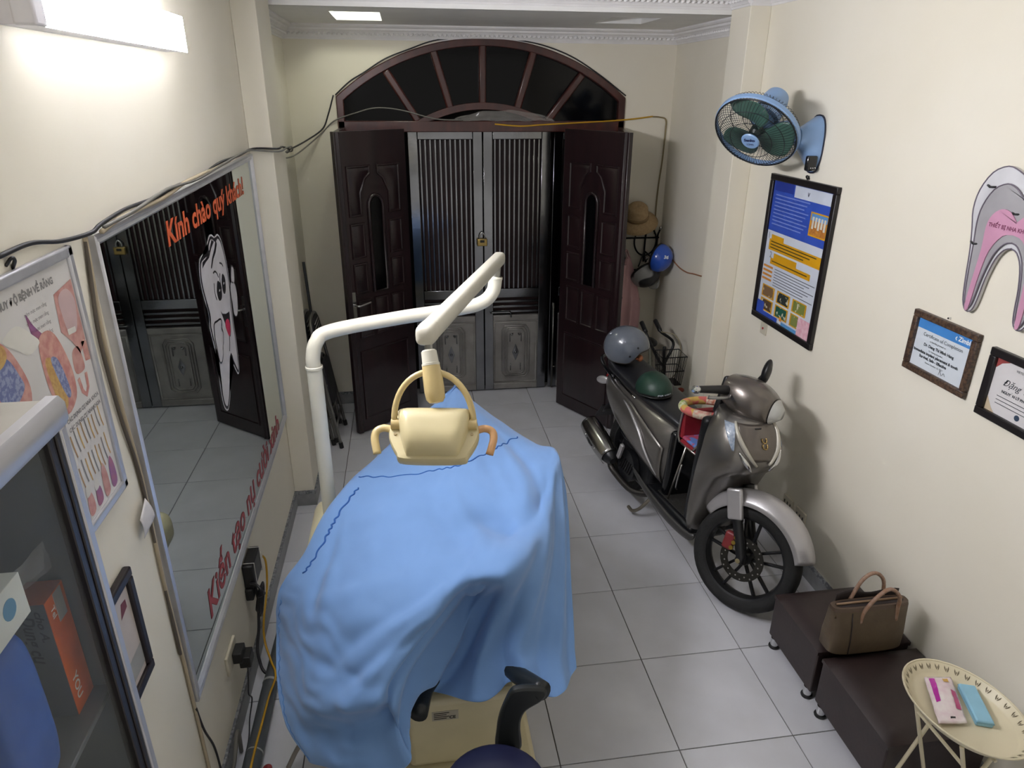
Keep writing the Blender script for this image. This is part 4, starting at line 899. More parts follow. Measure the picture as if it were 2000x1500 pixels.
def sheet():
    # add a hanging back edge to each drape line and a skirt on the wall side
    cols = []
    for i, c in enumerate(SHEET):
        col = [Vector(p) for p in c]
        u = i / (len(SHEET) - 1)
        top = col[0]
        back = [top + V((u - 0.5) * 0.55, 0.10 + 0.02 * math.sin(u * 9), -0.62), top + V((u - 0.5) * 0.40, 0.075, -0.38), top + V((u - 0.5) * 0.2, 0.045, -0.12), top + V((u - 0.5) * 0.05, 0.012, -0.018)]
        cols.append(back + col)
    skirt = []
    c0 = cols[0]; n = len(c0)
    for j, p in enumerate(c0):
        t = (j - 4) / 6.0
        d = 0.0 if t > 1 else (0.34 * (1 - max(t, 0)) ** 0.7 if t >= 0 else 0.30)
        skirt.append(p + V(-0.035 * min(1, d * 4), 0.045 * min(1, d * 4), -d))
    half = [(a + b) / 2 + V(-0.012, 0.012, 0.03 * min(1, (a - b).length * 4)) for a, b in zip(skirt, c0)]
    cols = [skirt, half] + cols
    k = 10
    # interpolate along drapes, then across
    dense = [cr(c, k) for c in cols]
    rows = len(dense[0]); R = []
    for r in range(rows):
        R.append(cr([dense[c][r] for c in range(len(cols))], k))
    nr, nc = len(R), len(R[0])
    P = [[p.copy() for p in r] for r in R]
    def seg(u, v, a, b, w):
        """distance falloff to a segment in grid space"""
        d = Vector((b[0] - a[0], b[1] - a[1])); q = Vector((u - a[0], v - a[1])); L = d.length_squared
        s = max(0, min(1, q.dot(d) / L)); e = (q - d * s).length
        return math.exp(-(e / w) ** 2), s
    # folds: (start(u,v), end(u,v), width, height) in control-cell units (u across incl. skirt, v along incl. back)
    folds = [((8.0, 9.6), (6.2, 13.5), 0.35, -0.030), ((7.0, 9.0), (4.4, 12.4), 0.20, 0.020), ((7.35, 9.5), (5.3, 12.9), 0.20, -0.032), ((6.4, 9.0), (3.8, 11.6), 0.24, -0.014),
             ((8.35, 9.7), (7.4, 13.7), 0.22, 0.024), ((8.75, 9.7), (8.1, 13.9), 0.20, -0.028), ((9.25, 9.6), (8.9, 13.9), 0.22, 0.024), ((9.75, 8.6), (9.6, 14), 0.20, -0.022), ((10.25, 8.0), (10.15, 14), 0.18, 0.018),
             ((10.9, 7.4), (10.7, 14), 0.16, -0.018), ((11.45, 7.1), (11.3, 14), 0.15, 0.014), ((11.8, 7.1), (11.75, 14), 0.12, -0.010),
             ((6.6, 7.75), (8.2, 7.85), 0.30, -0.022), ((8.2, 7.85), (10.3, 7.35), 0.28, -0.026), ((6.8, 8.45), (9.3, 8.55), 0.40, 0.020), ((10.3, 7.3), (11.6, 7.05), 0.22, 0.012),
             ((4.8, 6.9), (6.8, 8.6), 0.32, -0.012), ((5.6, 6.6), (7.2, 8.4), 0.32, 0.012), ((9.0, 5.6), (9.1, 7.4), 0.35, 0.012), ((9.6, 5.6), (9.9, 7.3), 0.30, -0.012), ((7.6, 5.4), (7.9, 7.6), 0.4, -0.008),
             ((4.6, 11.0), (6.2, 9.6), 0.22, 0.018), ((4.0, 12.2), (6.0, 10.6), 0.22, -0.020), ((3.2, 12.6), (5.4, 12.3), 0.26, 0.030), ((2.6, 13.2), (5.8, 13.05), 0.24, -0.036), ((2.8, 11.2), (4.6, 11.9), 0.20, -0.012), ((3.0, 10.2), (5.0, 9.4), 0.20, 0.008),
             ((2.6, 8.2), (3.1, 10.2), 0.14, -0.014), ((2.9, 8.4), (3.6, 10.6), 0.16, 0.008), ((3.8, 7.6), (4.4, 10.4), 0.30, 0.008)]
    for i in range(nr):
        for j in range(nc):
            a = R[min(i + 1, nr - 1)][j] - R[max(i - 1, 0)][j]; b = R[i][min(j + 1, nc - 1)] - R[i][max(j - 1, 0)]
            nn = b.cross(a)
            if nn.length < 1e-9: nn = V(0, 0, 1)
            nn.normalize()
            if nn.dot(ABOVE - R[i][j]) < 0 and 4 * k < i: nn = -nn
            u = j / k; v = i / k
            d = 0.0
            for A, B, w, h in folds:
                e, s = seg(u, v, A, B, w); d += h * e * (0.35 + 0.65 * min(1, s * 2.2))
            fine = 0.0035 * mnoise.noise(R[i][j] * 9) + 0.0014 * mnoise.noise(V(R[i][j].x * 40, R[i][j].y * 16, R[i][j].z * 22))
            side = max(0, 1 - abs(u - 3.0) / 2.4) * max(0, min(1, (v - 8.5) / 2))
            fine += side * 0.0045 * math.sin(R[i][j].z * 95 + 5 * mnoise.noise(R[i][j] * 8))
            m = min(1, max(0, (v - 4) / 1.2))
            P[i][j] = R[i][j] + nn * (d + fine) * m
    mb = MB()
    mb.grid(nc - 1, nr - 1, lambda uu, vv: P[min(nr - 1, int(round(vv * (nr - 1))))][min(nc - 1, int(round(uu * (nc - 1))))])
    cl = mat('blue_cotton_sheet', '7197ca', rough=0.72, var=0.03, scale=5, bump=0.06, bscale=350, sheen=0.25, spec=0.25)
    t = thing('blue_sheet', (-0.9, 0.2, 0.6), 'light blue cotton sheet draped over the dental chair', 'sheet')
    mb.build('cloth', cl, t, smooth=True, sub=1, solid=0.0016, solid_off=-1)
    def on(u, v, lift=0.003):
        j = min(nc - 1.001, max(0, u * k)); i = min(nr - 1.001, max(0, v * k)); a, b = int(i), int(j); fa, fb = i - a, j - b
        p = (P[a][b] * (1 - fb) + P[a][b + 1] * fb) * (1 - fa) + (P[a + 1][b] * (1 - fb) + P[a + 1][b + 1] * fb) * fa
        return p + (ABOVE - p).normalized() * lift
    sm_ = mat('dark_blue_seam', '2a5fa6', rough=0.8)
    # wavy overlocked seams
    s1 = [on(2.25 + 8.6 * q, 6.95 - 1.25 * q - 0.25 * math.sin(q * 3.14) + 0.022 * math.sin(q * 95 + 3 * math.sin(q * 17))) for q in [i / 110 for i in range(111)]]
    MB().tube(s1, 0.0032, 5).build('seam', sm_, t, smooth=True)
    s2 = [on(2.55 - 0.15 * q + 0.032 * math.sin(q * 66 + 3 * math.sin(q * 13)), 7.25 + 2.25 * q) for q in [i / 60 for i in range(61)]]
    MB().tube(s2, 0.004, 5).build('seam', sm_, t, smooth=True)
    # frayed hem along the wall side
    he = [on(2.02 + 0.05 * math.sin(q * 110), 10.2 + 3.7 * q, 0.002) for q in [i / 90 for i in range(91)]]
    MB().tube(he, 0.0028, 5).build('frayed_hem', mat('frayed_blue', '4f7fbd', rough=0.9), t, smooth=True)
sheet()

def dental_lamp():
    t = thing('dental_lamp', (-1.40, 0.785, 0.766), 'cream dental lamp on an ivory post and jointed arm', 'lamp')
    px, py = -1.40, 0.785
    MB().cyl((px, py, 0.767), (px, py, 1.455), 0.031, n=24).build('post', M_IVO, t, smooth=40)
    MB().lathe([(0.031, 0), (0.035, 0.003), (0.035, 0.012), (0.031, 0.015)], (px, py, 1.450), n=24).build('post_ring', M_IVO, t, smooth=40)
    path = cr([(px, py, 1.455), (px, py, 1.50), (px + 0.018, py + 0.012, 1.560), (px + 0.075, py + 0.04, 1.595), (-1.049, 0.873, 1.625), (-0.80, 0.895, 1.648), (-0.70, 0.91, 1.668), (-0.652, 0.925, 1.71), (-0.639, 0.936, 1.77)], 8)
    MB().tube(path, 0.029, 20).build('lower_arm', M_IVO, t, smooth=True)
    MB().tube([(-0.639, 0.936, 1.76), (-0.630, 0.950, 1.83)], 0.018, 14).build('joint_pin', mat('steel_pin', '9a9a94', rough=0.3, metal=0.9), t, smooth=40)
    MB().lathe([(0.028, 0), (0.0305, 0.002), (0.0305, 0.01), (0.028, 0.012)], (-0.640, 0.935, 1.757), n=20).build('collar', M_IVO, t, smooth=40)
    # spring arm: rounded box section
    a = V(-0.619, 0.967, 1.840); b = V(-0.965, -0.185, 1.902); d = (b - a).normalized(); sx = d.cross(V(0, 0, 1)).normalized(); uz = sx.cross(d)
    def sec(c, hw, hh, n=20):
        o = []
        for k in range(n):
            q = 2 * math.pi * k / n; f = lambda z: math.copysign(abs(z) ** 0.62, z)
            o.append(c + sx * hw * f(math.cos(q)) + uz * hh * f(math.sin(q)))
        return o
    L = (b - a).length
    R = [sec(a - d * 0.022, 0.010, 0.012), sec(a - d * 0.018, 0.019, 0.022), sec(a - d * 0.006, 0.024, 0.027), sec(a, 0.025, 0.028), sec(a + d * (L - 0.055), 0.025, 0.028)]
    MB().rings(R).build('spring_arm', M_IVO, t, smooth=50)
    e = a + d * (L - 0.052)
    R = [sec(e, 0.0255, 0.0285), sec(e + d * 0.03, 0.026, 0.029), sec(e + d * 0.055, 0.025, 0.027), sec(e + d * 0.066, 0.019, 0.020), sec(e + d * 0.070, 0.008, 0.009)]
    MB().rings(R).build('arm_cap', mat('ivory_cap', 'd8d3c2', rough=0.35), t, smooth=50)
    c0 = V(-0.958, -0.190, 1.872)
    down = V(0.012, -0.062, -0.12).normalized()
    MB().tube([c0 + V(0, 0.006, 0.012), c0 + down * 0.022], 0.011, 14).build('swivel_pin', mat('steel_pin', '9a9a94'), t, smooth=40)
    ax = down
    MB().lathe([(0.0, 0.0), (0.016, 0.0), (0.0205, 0.004), (0.022, 0.035), (0.024, 0.036), (0.024, 0.042), (0.022, 0.043)], c0 + down * 0.008, ax, 24).build('swivel_collar', M_IVO, t, smooth=35)
    MB().lathe([(0.0235, 0.0), (0.0262, 0.03), (0.027, 0.065), (0.025, 0.088), (0.018, 0.098), (0.0, 0.101)], c0 + down * 0.050, ax, 24).build('swivel_body', M_YEL, t, smooth=35)
    # head frame: ex right, ey away (tilted up), en top normal
    ex = V(0.989, -0.148, 0); fh = V(0.148, 0.989, 0)
    T = math.radians(34)
    ey = fh * math.cos(T) + V(0, 0, 1) * math.sin(T); en = V(0, 0, 1) * math.cos(T) - fh * math.sin(T)
    H = V(-0.955, -0.285, 1.668)
    def hp(u, v, w): return H + ex * u + ey * v + en * w
    yk = c0 + down * 0.066
    # yoke
    pts = []
    for i in range(25):
        q = math.pi * i / 24
        base = hp(0.104 * -math.cos(q), 0.020, 0.01)
        topv = (yk - hp(0, 0.020, 0.01))
        pts.append(base + topv * (math.sin(q) ** 0.9))
    MB().tube(pts, 0.0085, 10).build('yoke', M_YEL, t, smooth=True)
    for s in (-1, 1):
        MB().tube([hp(s * 0.112, 0.02, 0.008), hp(s * 0.088, 0.02, 0.008)], 0.015, 16).build('pivot', M_YEL, t, smooth=40)
    # lower rim: rounded trapezoid slab
    out = [(-0.072, -0.080), (0.072, -0.080), (0.094, -0.062), (0.116, -0.018), (0.116, 0.018), (0.105, 0.045), (0.075, 0.060), (-0.075, 0.060), (-0.105, 0.045), (-0.116, 0.018), (-0.116, -0.018), (-0.094, -0.062)]
    so = [(q.x, q.y) for q in cr([V(x_, y_, 0) for x_, y_ in out], 4, True)]
    def lay(k, w, dv=0.0): return [hp(x_ * k, (y_ - dv) * k + dv, w) for x_, y_ in so]
    hd = MB().rings([lay(0.78, -0.052), lay(0.84, -0.050), lay(0.88, -0.034), lay(0.99, -0.030), lay(1.0, -0.022), lay(1.0, -0.004), lay(0.97, 0.003), lay(0.90, 0.004)]).build('head_rim', M_YEL2, t, smooth=45)
    def shell(u, v):
        a_ = 2 * u - 1; b_ = 2 * v - 1                      # across, near -> far
        hw = 0.066 + 0.034 * v + 0.006 * math.sin(math.pi * v)
        e = max(0.0, 1 - abs(a_) ** 7) ** 0.5; f = max(0.0, 1 - abs(b_) ** 3.2) ** 0.55
        return hp(hw * math.copysign(abs(a_) ** 0.9, a_), -0.072 + 0.136 * v, 0.002 + (0.044 + 0.012 * v) * e * f)
    MB().grid(36, 28, shell).build('head_shell', M_YEL2, t, smooth=True)
    # lens underneath
    MB().rings([lay(0.70, -0.052), lay(0.70, -0.056)]).build('lens', mat('lamp_lens', 'b9bcb8', rough=0.1), t)
    for s in (-1, 1):
        hpz = [hp(s * 0.108, 0.012, -0.012), hp(s * 0.132, 0.018, -0.010), hp(s * 0.152, 0.010, -0.012), hp(s * 0.156, -0.012, -0.016), hp(s * 0.146, -0.052, -0.024)]
        MB().tube(cr(hpz, 6), 0.0105, 12, flat=(tuple(en), 0.75)).build('handle', M_PCH if s > 0 else M_YEL, t, smooth=True)
        MB().cyl(hp(s * 0.1, -0.008, 0.0), hp(s * 0.1, -0.008, 0.007), 0.004, n=8).build('screw', mat('screw_tan', 'b9a478', rough=0.4), t)
dental_lamp()

def stool():
    c = V(-0.815, -0.43, 0)
    t = thing('assistant_stool', c, 'navy round stool with a black curved back bar, standing behind the chair', 'stool')
    nv = mat('navy_vinyl', '1b1e3c', rough=0.4); bk = mat('black_moulded_plastic', '1b1f1f', rough=0.42)
    MB().lathe([(0.0, 0.43), (0.15, 0.43), (0.166, 0.44), (0.17, 0.46), (0.166, 0.485), (0.15, 0.498), (0.08, 0.503), (0.0, 0.504)], c, n=40).build('seat', nv, t, smooth=40)
    MB().cyl(c + V(0, 0, 0.10), c + V(0, 0, 0.43), 0.025, n=16).build('gas_lift', M_CHROME, t, smooth=40)
    for k in range(5):
        a = 2 * math.pi * k / 5 + 0.3
        MB().bar(c + V(0, 0, 0.10), c + V(0.22 * math.cos(a), 0.22 * math.sin(a), 0.07), 0.035, 0.03).build('leg', bk, t, bevel=0.008)
        MB().lathe([(0.0, -0.012), (0.025, -0.012), (0.028, 0), (0.025, 0.012), (0.0, 0.012)], c + V(0.22 * math.cos(a), 0.22 * math.sin(a), 0.028), (math.sin(a), -math.cos(a), 0), 16).build('caster', bk, t, smooth=40)
    # back support: a stem widening into the curved bar that carries the sheet edge
    prof = [(-0.040, 0.40), (0.040, 0.40), (0.040, 0.50), (0.043, 0.545), (0.060, 0.585), (0.105, 0.618), (0.125, 0.645), (0.118, 0.672), (0.07, 0.682), (0.03, 0.682), (0.005, 0.668), (-0.018, 0.61), (-0.032, 0.56), (-0.040, 0.50)]
    sp = [(q.x, q.y) for q in cr([V(a, b, 0) for a, b in prof], 4, True)]
    MB().prism(sp, (-0.745, -0.235, 0), (1, -0.05, 0), (0, 0.0, 1), (0.05, 1, 0), 0.028).build('back_stem', bk, t, bevel=0.008, smooth=40)
    MB().tube(cr([(-0.63, -0.225, 0.655), (-0.675, -0.13, 0.615), (-0.76, 0.03, 0.545), (-0.91, 0.07, 0.535), (-1.01, -0.02, 0.525), (-1.045, -0.15, 0.530)], 6), 0.032, 14).build('back_bar', bk, t, smooth=True)
    MB().bar(c + V(0.06, 0.1, 0.425), V(-0.745, -0.215, 0.42), 0.05, 0.015).build('back_bracket', bk, t, bevel=0.004)
stool()
# ================================================================ scooter
SO = V(0.405, 2.05, 0); SH_ = V(0.176, -0.984, 0).normalized(); SLF = V(-SH_.y, SH_.x, 0)
SB = Matrix(((SH_.x, SLF.x, 0, SO.x), (SH_.y, SLF.y, 0, SO.y), (0, 0, 1, 0), (0, 0, 0, 1)))
LEAN = Matrix.Rotation(math.radians(-4.5), 4, 'X')
SM = SB @ LEAN
M_SIL = mat('silver_grey_bodywork', '827e7a', rough=0.28, metal=0.75, var=0.03, coat=0.5)
M_SILD = mat('dark_champagne_bodywork', '6f6862', rough=0.3, metal=0.7, var=0.03, coat=0.5)
M_SILL = mat('pale_silver_bodywork', 'b9b7b8', rough=0.3, metal=0.5, var=0.02, coat=0.4)
M_PBK = mat('black_scooter_plastic', '16171a', rough=0.38, var=0.08)
M_GBK = mat('gloss_black_panel', '0d0e12', rough=0.16, var=0.05, coat=0.4)
M_SEAT = mat('black_seat_vinyl', '1b1c20', rough=0.42, bump=0.06, bscale=180)
M_TYR = mat('black_tyre_rubber', '1b1b1b', rough=0.78, var=0.12, bump=0.2, bscale=90)
M_CHR = mat('bright_chrome', 'd6d6d6', rough=0.1, metal=1.0, var=0.02)
def scooter():
    t = thing('scooter', SO, 'silver and black motor scooter parked along the wall', 'scooter')
    A = SM
    def bld(nm, mb, m, **k): return mb.build(nm, m, k.pop('parent', t), **k)
    # --- wheels
    def wheel(nm, M, c, r, w, spokes, disc):
        prof = [(r - 0.068, -w * 0.40), (r - 0.045, -w * 0.5), (r - 0.020, -w * 0.48), (r - 0.006, -w * 0.30), (r, 0), (r - 0.006, w * 0.30), (r - 0.020, w * 0.48), (r - 0.045, w * 0.5), (r - 0.068, w * 0.40)]
        root = MB(M).lathe(prof + [(r - 0.070, 0.0), prof[0]], c, (0, 1, 0), 48).build(nm, M_TYR, t, smooth=True)
        rim = [(r - 0.066, -w * 0.40), (r - 0.078, -w * 0.36), (r - 0.084, -w * 0.15), (r - 0.088, 0), (r - 0.084, w * 0.15), (r - 0.078, w * 0.36), (r - 0.066, w * 0.40), (r - 0.072, 0), (r - 0.066, -w * 0.40)]
        MB(M).lathe(rim, c, (0, 1, 0), 48).build('rim', M_PBK, root, smooth=50)
        MB(M).lathe([(0.0, -0.045), (0.032, -0.045), (0.038, -0.03), (0.038, 0.03), (0.032, 0.045), (0.0, 0.045)], c, (0, 1, 0), 20).build('hub', M_PBK, root, smooth=35)
        for k in range(spokes):
            a = 2 * math.pi * k / spokes + 0.45
            for s in (-1, 1):
                e = a + s * 0.20
                p0 = Vector(c) + V(0.03 * math.cos(a + s * 0.5), 0, 0.03 * math.sin(a + s * 0.5)); p1 = Vector(c) + V((r - 0.082) * math.cos(e), 0, (r - 0.082) * math.sin(e))
                MB(M).bar(p0, p1, 0.014, 0.022, (0, 1, 0)).build('spoke', M_PBK, root, bevel=0.003, seg=1)
        if disc:
            rr = 0.115
            MB(M).lathe([(0.075, -0.052), (rr, -0.052), (rr, -0.056), (0.075, -0.056), (0.075, -0.052)], c, (0, 1, 0), 40).build('brake_disc', mat('dark_disc_steel', '4a4947', rough=0.35, metal=0.9), root, smooth=35)
            for k in range(24):
                a = 2 * math.pi * k / 24; rr2 = 0.105 if k % 2 else 0.092
                q = Vector(c) + V(rr2 * math.cos(a), -0.0565, rr2 * math.sin(a))
                MB(M).cyl(q, q + V(0, -0.0008, 0), 0.004, n=8).build('disc_hole', mat('pale_hole', '8f8c86', rough=0.6), root)
        return root
    wheel('rear_wheel', A, V(0, 0, 0.265), 0.265, 0.105, 5, False)
    # --- front assembly, steered to the left about the raked axis
    AXP = V(1.245, 0, 0.28); AXD = V(-0.42, 0, 0.907).normalized()
    ST = Matrix.Translation(AXP) @ Matrix.Rotation(math.radians(29), 4, AXD) @ Matrix.Translation(-AXP)
    F = SM @ ST
    fw_ = wheel('front_wheel', F, V(1.245, 0, 0.282), 0.284, 0.105, 5, True)
    for s in (-1, 1):
        MB(F).tube([V(1.245, s * 0.075, 0.27), V(1.245, s * 0.075, 0.30), V(1.165, s * 0.072, 0.46)], [0.026, 0.026, 0.026], 14).build('fork_slider', M_PBK, t, smooth=40)
        MB(F).tube([V(1.165, s * 0.072, 0.46), V(1.10, s * 0.07, 0.62)], 0.030, 14).build('fork_tube', M_PBK, t, smooth=40)
        MB(F).cyl(V(1.245, s * 0.096, 0.282), V(1.245, s * 0.104, 0.282), 0.013, n=10).build('axle_nut', M_CHR, t)
    cal = MB(F).box(1.13, 1.185, -0.085, -0.045, 0.30, 0.395).build('brake_caliper', mat('dull_red_caliper', '7c2b2e', rough=0.45), t, bevel=0.012, seg=3)
    for k in range(3):
        q = V(1.195 - 0.004 * k, -0.086, 0.385 - 0.030 * k)
        MB(F).cyl(q, q + V(0, -0.010, 0), 0.011, n=12).build('caliper_bolt', mat('gold_bolt', 'a48b3f', rough=0.35, metal=0.7), cal, smooth=40)
    # front fender: arc shell around the wheel with a long front lip
    def fender(u, v):
        a = math.radians(24 + 128 * u); rr = 0.345 + 0.012 * math.sin(math.pi * u)
        hw = 0.030 + 0.045 * math.sin(math.pi * min(1, 0.10 + u * 0.9)) ** 0.6
        q = (v - 0.5) * 2
        dr = -0.075 * abs(q) ** 2.6
        return V(1.245 + (rr + dr) * math.cos(a), hw * 1.15 * q, 0.282 + (rr + dr) * math.sin(a))
    MB(F).grid(36, 14, fender).build('front_fender', M_SILL, t, smooth=True, solid=0.004)
    for s in (-1, 1): MB(F).obox(V(1.130, s * 0.093, 0.545), V(1, 0, 0.40), V(0, 1, 0), V(-0.40, 0, 1), 0.040, 0.016, 0.080).build('fork_cover', M_SILL, t, bevel=0.012, seg=3)
    # --- handlebar cowl (steered too)
    HB = V(0.93, 0, 1.06)
    def cowl(u, v):
        # closed loft along x from the rear (rider side) to the headlight
        x = 0.865 + 0.25 * u
        w = (0.085 + 0.055 * math.sin(math.pi * min(1, u * 0.9 + 0.1)) ** 0.7) * (1 - 0.25 * max(0, u - 0.8) * 5 * 0.6)
        zc = 1.075 - 0.035 * u; hh = (0.055 + 0.048 * math.sin(math.pi * min(1, 0.15 + 0.75 * u)))
        a = 2 * math.pi * v; f = lambda q, p: math.copysign(abs(q) ** p, q)
        return V(x, w * f(math.cos(a), 0.8), zc + hh * f(math.sin(a), 0.75))
    R = [[F @ cowl(i / 12, k / 24) for k in range(24)] for i in range(13)]
    MB().rings(R).build('handlebar_cowl', M_SILD, t, smooth=50)
    R = [[F @ (cowl(1.0, k / 24) * 1.0 + V(0.006 + 0.020 * j, 0, 0)).lerp(V(1.121 + 0.02 * j, 0, 1.04), 0.06 + 0.28 * j) for k in range(24)] for j in range(3)]
    MB().rings(R).build('headlight', mat('clear_headlight', 'c5c6c3', rough=0.12, metal=0.2, coat=0.5), t, smooth=50)
    MB(F).box(0.835, 0.868, -0.075, 0.075, 0.93, 1.135).build('dash_panel', M_PBK, t, bevel=0.02, seg=3)
    MB(F).box(0.85, 0.90, -0.045, 0.045, 0.86, 1.0).build('steering_neck', M_PBK, t, bevel=0.01)
    for s in (-1, 1):
        pts = [V(0.90, s * 0.10, 1.075), V(0.885, s * 0.18, 1.075), V(0.85, s * 0.30, 1.065), V(0.845, s * 0.33, 1.063)]
        MB(F).tube(pts, [0.026, 0.022, 0.018, 0.018], 14).build('grip', M_PBK, t, smooth=40)
        MB(F).lathe([(0.0, 0.034), (0.014, 0.032), (0.02, 0.02), (0.02, 0.0), (0.014, -0.002)], V(0.8445, s * 0.332, 1.062), (-0.1, s * 1.0, 0), 16).build('bar_end_weight', M_CHR, t, smooth=35)
        MB(F).tube(cr([V(0.925, s * 0.13, 1.06), V(0.945, s * 0.20, 1.055), V(0.915, s * 0.30, 1.045), V(0.905, s * 0.315, 1.045)], 5), [0.008] * 15 + [0.011], 10).build('brake_lever', mat('brushed_lever', '9b9b9b', rough=0.3, metal=0.9), t, smooth=True)
    # mirror on the wall side
    MB(F).tube(cr([V(0.92, 0.13, 1.08), V(0.92, 0.16, 1.13), V(0.925, 0.20, 1.17)], 5), 0.008, 8).build('mirror_stem', M_PBK, t, smooth=True)
    MB(F).ell(V(0.93, 0.215, 1.185), V(0.022, 0.012, 0), V(-0.02, 0.050, 0.035), V(0.01, -0.030, 0.062), 18, 10).build('mirror_head', M_PBK, t, smooth=True)
    # --- front apron
    AP = [(0.27, 0.925, 0.955, 0.150), (0.34, 0.935, 0.985, 0.178), (0.45, 0.95, 1.01, 0.196), (0.56, 0.965, 1.04, 0.207), (0.66, 0.975, 1.10, 0.212), (0.72, 0.98, 1.165, 0.212), (0.755, 0.98, 1.195, 0.208), (0.80, 0.98, 1.205, 0.203), (0.87, 0.97, 1.19, 0.190), (0.94, 0.955, 1.15, 0.165), (0.985, 0.94, 1.11, 0.135), (1.0, 0.93, 1.08, 0.11)]
    def ap(i, k, n=28, off=0.0):
        z, xr, xf, w = AP[i]; tt = -math.pi / 2 + math.pi * k / n
        return V(xr + (xf + off - xr) * max(0, math.cos(tt)) ** 0.75, (w + off) * math.copysign(abs(math.sin(tt)) ** 0.9, math.sin(tt)), z)
    n = 28; R = []
    for i in range(len(AP)):
        z, xr, xf, w = AP[i]
        R.append([A @ ap(i, k) for k in range(n + 1)] + [A @ V(xr - 0.035, w * 0.75, z), A @ V(xr - 0.05, 0, z), A @ V(xr - 0.035, -w * 0.75, z)])
    MB().rings(R).build('front_apron', M_SIL, t, smooth=55)
    def apz(z, tt, off=0.003):
        for i in range(len(AP) - 1):
            if AP[i][0] <= z <= AP[i + 1][0]:
                f = (z - AP[i][0]) / (AP[i + 1][0] - AP[i][0]); z0, xr, xf, w = [AP[i][q] * (1 - f) + AP[i + 1][q] * f for q in range(4)]
                break
        return V(xr + (xf + off - xr) * max(0, math.cos(tt)) ** 0.75, (w + off) * math.copysign(abs(math.sin(tt)) ** 0.9, math.sin(tt)), z)
    # centre shield panel, wide at the top and pointed below
    def shield(u, v):
        z = 0.815 + 0.165 * v; hw = 0.16 + 0.62 * v ** 0.62
        return apz(z, (u - 0.5) * 2 * hw, 0.006)
    MB(A).grid(16, 10, shield).build('centre_panel', M_SILD, t, smooth=True, solid=0.003)
    for s in (-1, 1):
        e = [apz(0.985 - 0.19 * q, s * (0.80 - 0.66 * q ** 1.3), 0.010) for q in [i / 14 for i in range(15)]]
        MB(A).tube(e, [0.006 + 0.007 * math.sin(math.pi * i / 14) for i in range(15)], 8).build('cream_trim', mat('pale_trim', 'c2beb1', rough=0.3, metal=0.2), t, smooth=True)
        e = [apz(0.86 - 0.10 * q, s * (0.62 - 0.42 * q), 0.010) for q in [i / 10 for i in range(11)]]
        MB(A).tube(e, [0.004 + 0.010 * math.sin(math.pi * i / 10) for i in range(11)], 8).build('chrome_trim', M_CHR, t, smooth=True)
        def ind(u, v, s=s):
            z = 0.975 - 0.115 * u; return apz(z, s * (0.98 - 0.20 * u + 0.40 * (v - 0.5) * (1 - u * 0.85)), 0.009)
        MB(A).grid(10, 6, ind).build('indicator_lens', mat('clear_blue_lens', 'b9c4d2', rough=0.08, coat=0.6, col2='8c9cb2', scale=60), t, smooth=True, solid=0.003)
    em = MB(A)
    for k in range(2): em.tube([apz(0.918 - 0.026 * k + 0.014 * math.cos(q), 0.03 + (0.055 if k == 0 else -0.055) * math.sin(q), 0.013) for q in [0.9 + i * 0.55 for i in range(9)]], 0.0032, 6)
    tag(em.build('emblem', mat('gold_emblem', 'b79a62', rough=0.25, metal=0.9), t, smooth=True), kind='stuff')
    MB(A).tube([apz(0.965, -0.16 + 0.028 * i, 0.011) for i in range(7)], 0.0035, 6).build('badge', M_PBK, t, smooth=True)
    # black inner arch in front of the floorboard
    MB(A).box(0.86, 0.955, -0.10, 0.10, 0.20, 0.46).build('inner_fender', M_PBK, t, bevel=0.03, seg=3)
    MB(A).box(0.86, 0.93, -0.16, 0.16, 0.30, 0.93).build('inner_leg_shield', M_PBK, t, bevel=0.03, seg=3)
    # --- floorboard
    MB(A).box(0.45, 0.95, -0.150, 0.150, 0.235, 0.285).build('floorboard', M_PBK, t, bevel=0.015)
    MB(A).box(0.55, 0.90, -0.125, 0.125, 0.286, 0.294).build('floor_mat', mat('rubber_mat', '24221f', rough=0.8, bump=0.5, bscale=60), t, bevel=0.003)
    for s in (-1, 1):
        sk = cr([V(0.30, s * 0.165, 0.315), V(0.50, s * 0.172, 0.270), V(0.75, s * 0.176, 0.245), V(0.95, s * 0.165, 0.245), V(1.0, s * 0.15, 0.27)], 6)
        MB(A).tube(sk, [0.008 + 0.020 * math.sin(math.pi * i / (len(sk) - 1)) ** 0.6 for i in range(len(sk))], 10, flat=((0, 1, 0), 0.5)).build('side_skirt', mat('dark_grey_skirt', '4b4a49', rough=0.35, metal=0.4), t, smooth=True)
    # --- rear body
    ST_ = [(-0.37, 0.655, 0.705, 0.045), (-0.31, 0.60, 0.735, 0.095), (-0.20, 0.545, 0.755, 0.135), (-0.05, 0.49, 0.755, 0.160), (0.12, 0.44, 0.75, 0.172), (0.28, 0.39, 0.745, 0.172), (0.42, 0.345, 0.735, 0.160), (0.52, 0.31, 0.72, 0.142), (0.59, 0.29, 0.70, 0.118)]
    def body(i, k, n=32, off=0.0):
        x, zb, zt, w = ST_[i]; a = 2 * math.pi * k / n; f = lambda q, p: math.copysign(abs(q) ** p, q)
        return V(x, (w + off) * f(math.cos(a), 0.7), (zb + zt) / 2 + ((zt - zb) / 2) * f(math.sin(a), 0.8))
    MB().rings([[A @ body(i, k) for k in range(32)] for i in range(len(ST_))]).build('rear_body', M_SIL, t, smooth=60)
